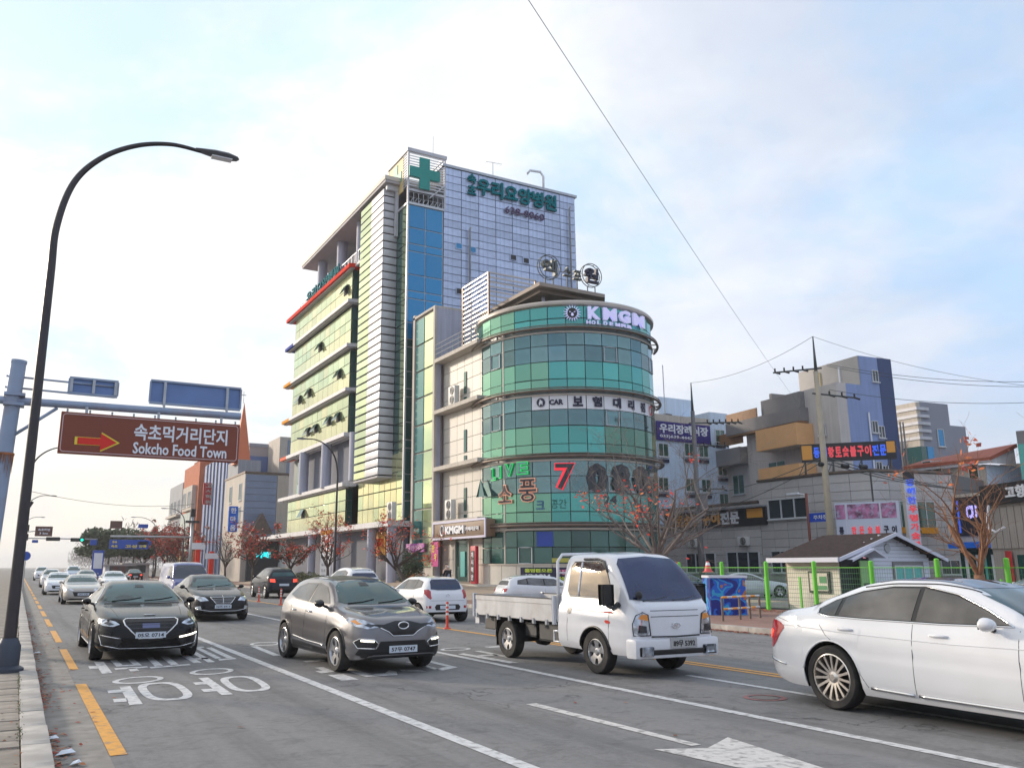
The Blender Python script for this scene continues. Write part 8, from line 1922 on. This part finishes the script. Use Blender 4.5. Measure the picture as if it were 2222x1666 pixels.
# person
pr = thing('person', 'person in dark coat and grey vest walking past the entrance', 'person', (18.3, 37.0, .14))
def skin_chain(verts, edges, radii, name, m, parent, sub=2, root=0):
    me = bpy.data.meshes.new(name); me.from_pydata([tuple(Vector(v) ) for v in verts], edges, []); o = bpy.data.objects.new(name, me); COL.objects.link(o)
    sm = o.modifiers.new('skin', 'SKIN'); sm.use_smooth_shade = True
    for i, r_ in enumerate(radii): me.skin_vertices[0].data[i].radius = r_ if isinstance(r_, tuple) else (r_, r_)
    me.skin_vertices[0].data[root].use_root = True
    o.modifiers.new('sub', 'SUBSURF').levels = sub
    dg = bpy.context.evaluated_depsgraph_get(); nm = bpy.data.meshes.new_from_object(o.evaluated_get(dg)); bpy.data.objects.remove(o); nm.name = name
    nm.materials.clear(); nm.materials.append(m); no = bpy.data.objects.new(name, nm); COL.objects.link(no); no.parent = parent; ORG[no.name] = Vector((0, 0, 0)); return no
if hasattr(bpy.types, 'SkinModifier'):
    def mk(v, e, r_, name, m, sub=2, root=0):
        me = bpy.data.meshes.new(name); me.from_pydata(v, e, [])
        o = bpy.data.objects.new(name, me); COL.objects.link(o); md = o.modifiers.new('s', 'SKIN'); md.use_smooth_shade = True
        if not me.skin_vertices: me.attributes
        lay = me.skin_vertices[0]
        for i, q in enumerate(r_): lay.data[i].radius = q if isinstance(q, tuple) else (q, q)
        lay.data[root].use_root = True; s2 = o.modifiers.new('u', 'SUBSURF'); s2.levels = sub; s2.render_levels = sub
        dg = bpy.context.evaluated_depsgraph_get(); nm = bpy.data.meshes.new_from_object(o.evaluated_get(dg)); bpy.data.objects.remove(o)
        nm.materials.clear(); nm.materials.append(m); no = bpy.data.objects.new(name, nm); COL.objects.link(no); no.parent = pr; return no
    M_SKIN = mat('skin', (.50, .32, .24), .6); M_COAT = mat('dark_coat', (.015, .017, .025), .85); M_TROU = mat('dark_trousers', (.02, .02, .025), .85); M_HAIR = mat('hair', (.015, .012, .01), .6); M_VEST = mat('grey_vest', (.22, .25, .33), .8)
    def ok(f):
        try: return f()
        except Exception as e_: print('person part skipped', e_)
    body_v = [(0, 0, .93), (0, 0, 1.12), (0, 0, 1.34), (0, 0, 1.46), (0, -.01, 1.53), (0, -.02, 1.62), (0, -.02, 1.70),
              (.10, 0, .88), (.11, -.06, .48), (.11, .02, .10), (.11, -.12, .05), (-.10, 0, .88), (-.11, .08, .48), (-.11, .16, .10), (-.11, .03, .05),
              (.19, 0, 1.40), (.25, .03, 1.12), (.24, -.06, .88), (-.19, 0, 1.40), (-.25, .0, 1.12), (-.24, -.10, .90)]
    body_e = [(0, 1), (1, 2), (2, 3), (3, 4), (4, 5), (5, 6), (0, 7), (7, 8), (8, 9), (9, 10), (0, 11), (11, 12), (12, 13), (13, 14), (3, 15), (15, 16), (16, 17), (3, 18), (18, 19), (19, 20)]
    body_r = [(.15, .11), (.14, .10), (.17, .11), (.13, .09), .055, .085, .07, .10, .065, .045, .04, .10, .065, .045, .04, .065, .05, .035, .065, .05, .035]
    ok(lambda: mk(body_v, body_e, body_r, 'body', M_SKIN))
    ok(lambda: mk([(0, 0, .80), (0, 0, 1.12), (0, 0, 1.34), (0, 0, 1.45), (.19, 0, 1.40), (.25, .03, 1.12), (.24, -.05, .93), (-.19, 0, 1.40), (-.25, 0, 1.12), (-.24, -.09, .94)], [(0, 1), (1, 2), (2, 3), (3, 4), (4, 5), (5, 6), (3, 7), (7, 8), (8, 9)], [(.19, .14), (.18, .13), (.20, .14), (.15, .11), .085, .068, .055, .085, .068, .055], 'coat', M_COAT))
    ok(lambda: mk([(0, 0, .90), (.10, 0, .86), (.11, -.06, .48), (.11, .02, .12), (-.10, 0, .86), (-.11, .08, .48), (-.11, .16, .12)], [(0, 1), (1, 2), (2, 3), (0, 4), (4, 5), (5, 6)], [(.16, .12), .115, .08, .06, .115, .08, .06], 'trousers', M_TROU))
    ok(lambda: mk([(0, .015, 1.66), (0, .01, 1.73)], [(0, 1)], [.088, .078], 'hair', M_HAIR))
    ok(lambda: mk([(0, -.07, .98), (0, -.075, 1.15), (0, -.07, 1.33)], [(0, 1), (1, 2)], [(.13, .075), (.13, .08), (.12, .07)], 'vest', M_VEST))
    ok(lambda: mk([(-.07, -.095, 1.585), (.07, -.095, 1.585)], [(0, 1)], [.035, .035], 'face_mask', M_SIGNW, 1))
    for sx_, yy in ((1, -.07), (-1, -.11)):
        for k in range(5):
            x_ = sx_ * (.235 + .016 * (k - 2)); L_ = (.05, .075, .085, .08, .06)[k]; z_ = .86
            b = MB(); b.tube([(x_ + 18.3, 37 + yy - .0, z_ + .14), (x_ * 1.0 + 18.3, 37 + yy - .015, z_ + .14 - L_ * .55), (x_ + 18.3, 37 + yy - .03, z_ + .14 - L_)], [.010, .009, .006], 6); b.build('finger', M_SKIN, pr, smooth=True)
    pr.rotation_euler.z = radians(200 - 180)

# ---------------------------------------------------------------- air
hz_ = MB(); hz_.box(-2600, 2600, -2600, 4100, -1.2, 38.0)
hm = bpy.data.materials.new('haze_air'); hm.use_nodes = True; hn = hm.node_tree.nodes; hl_ = hm.node_tree.links
hn.remove(hn['Principled BSDF']); pv = hn.new('ShaderNodeVolumePrincipled'); pv.inputs['Color'].default_value = (.90, .92, .96, 1); pv.inputs['Density'].default_value = .00045; pv.inputs['Anisotropy'].default_value = .3
hl_.new(pv.outputs[0], hn['Material Output'].inputs['Volume'])
tag(hz_.build('haze', hm), kind='stuff')
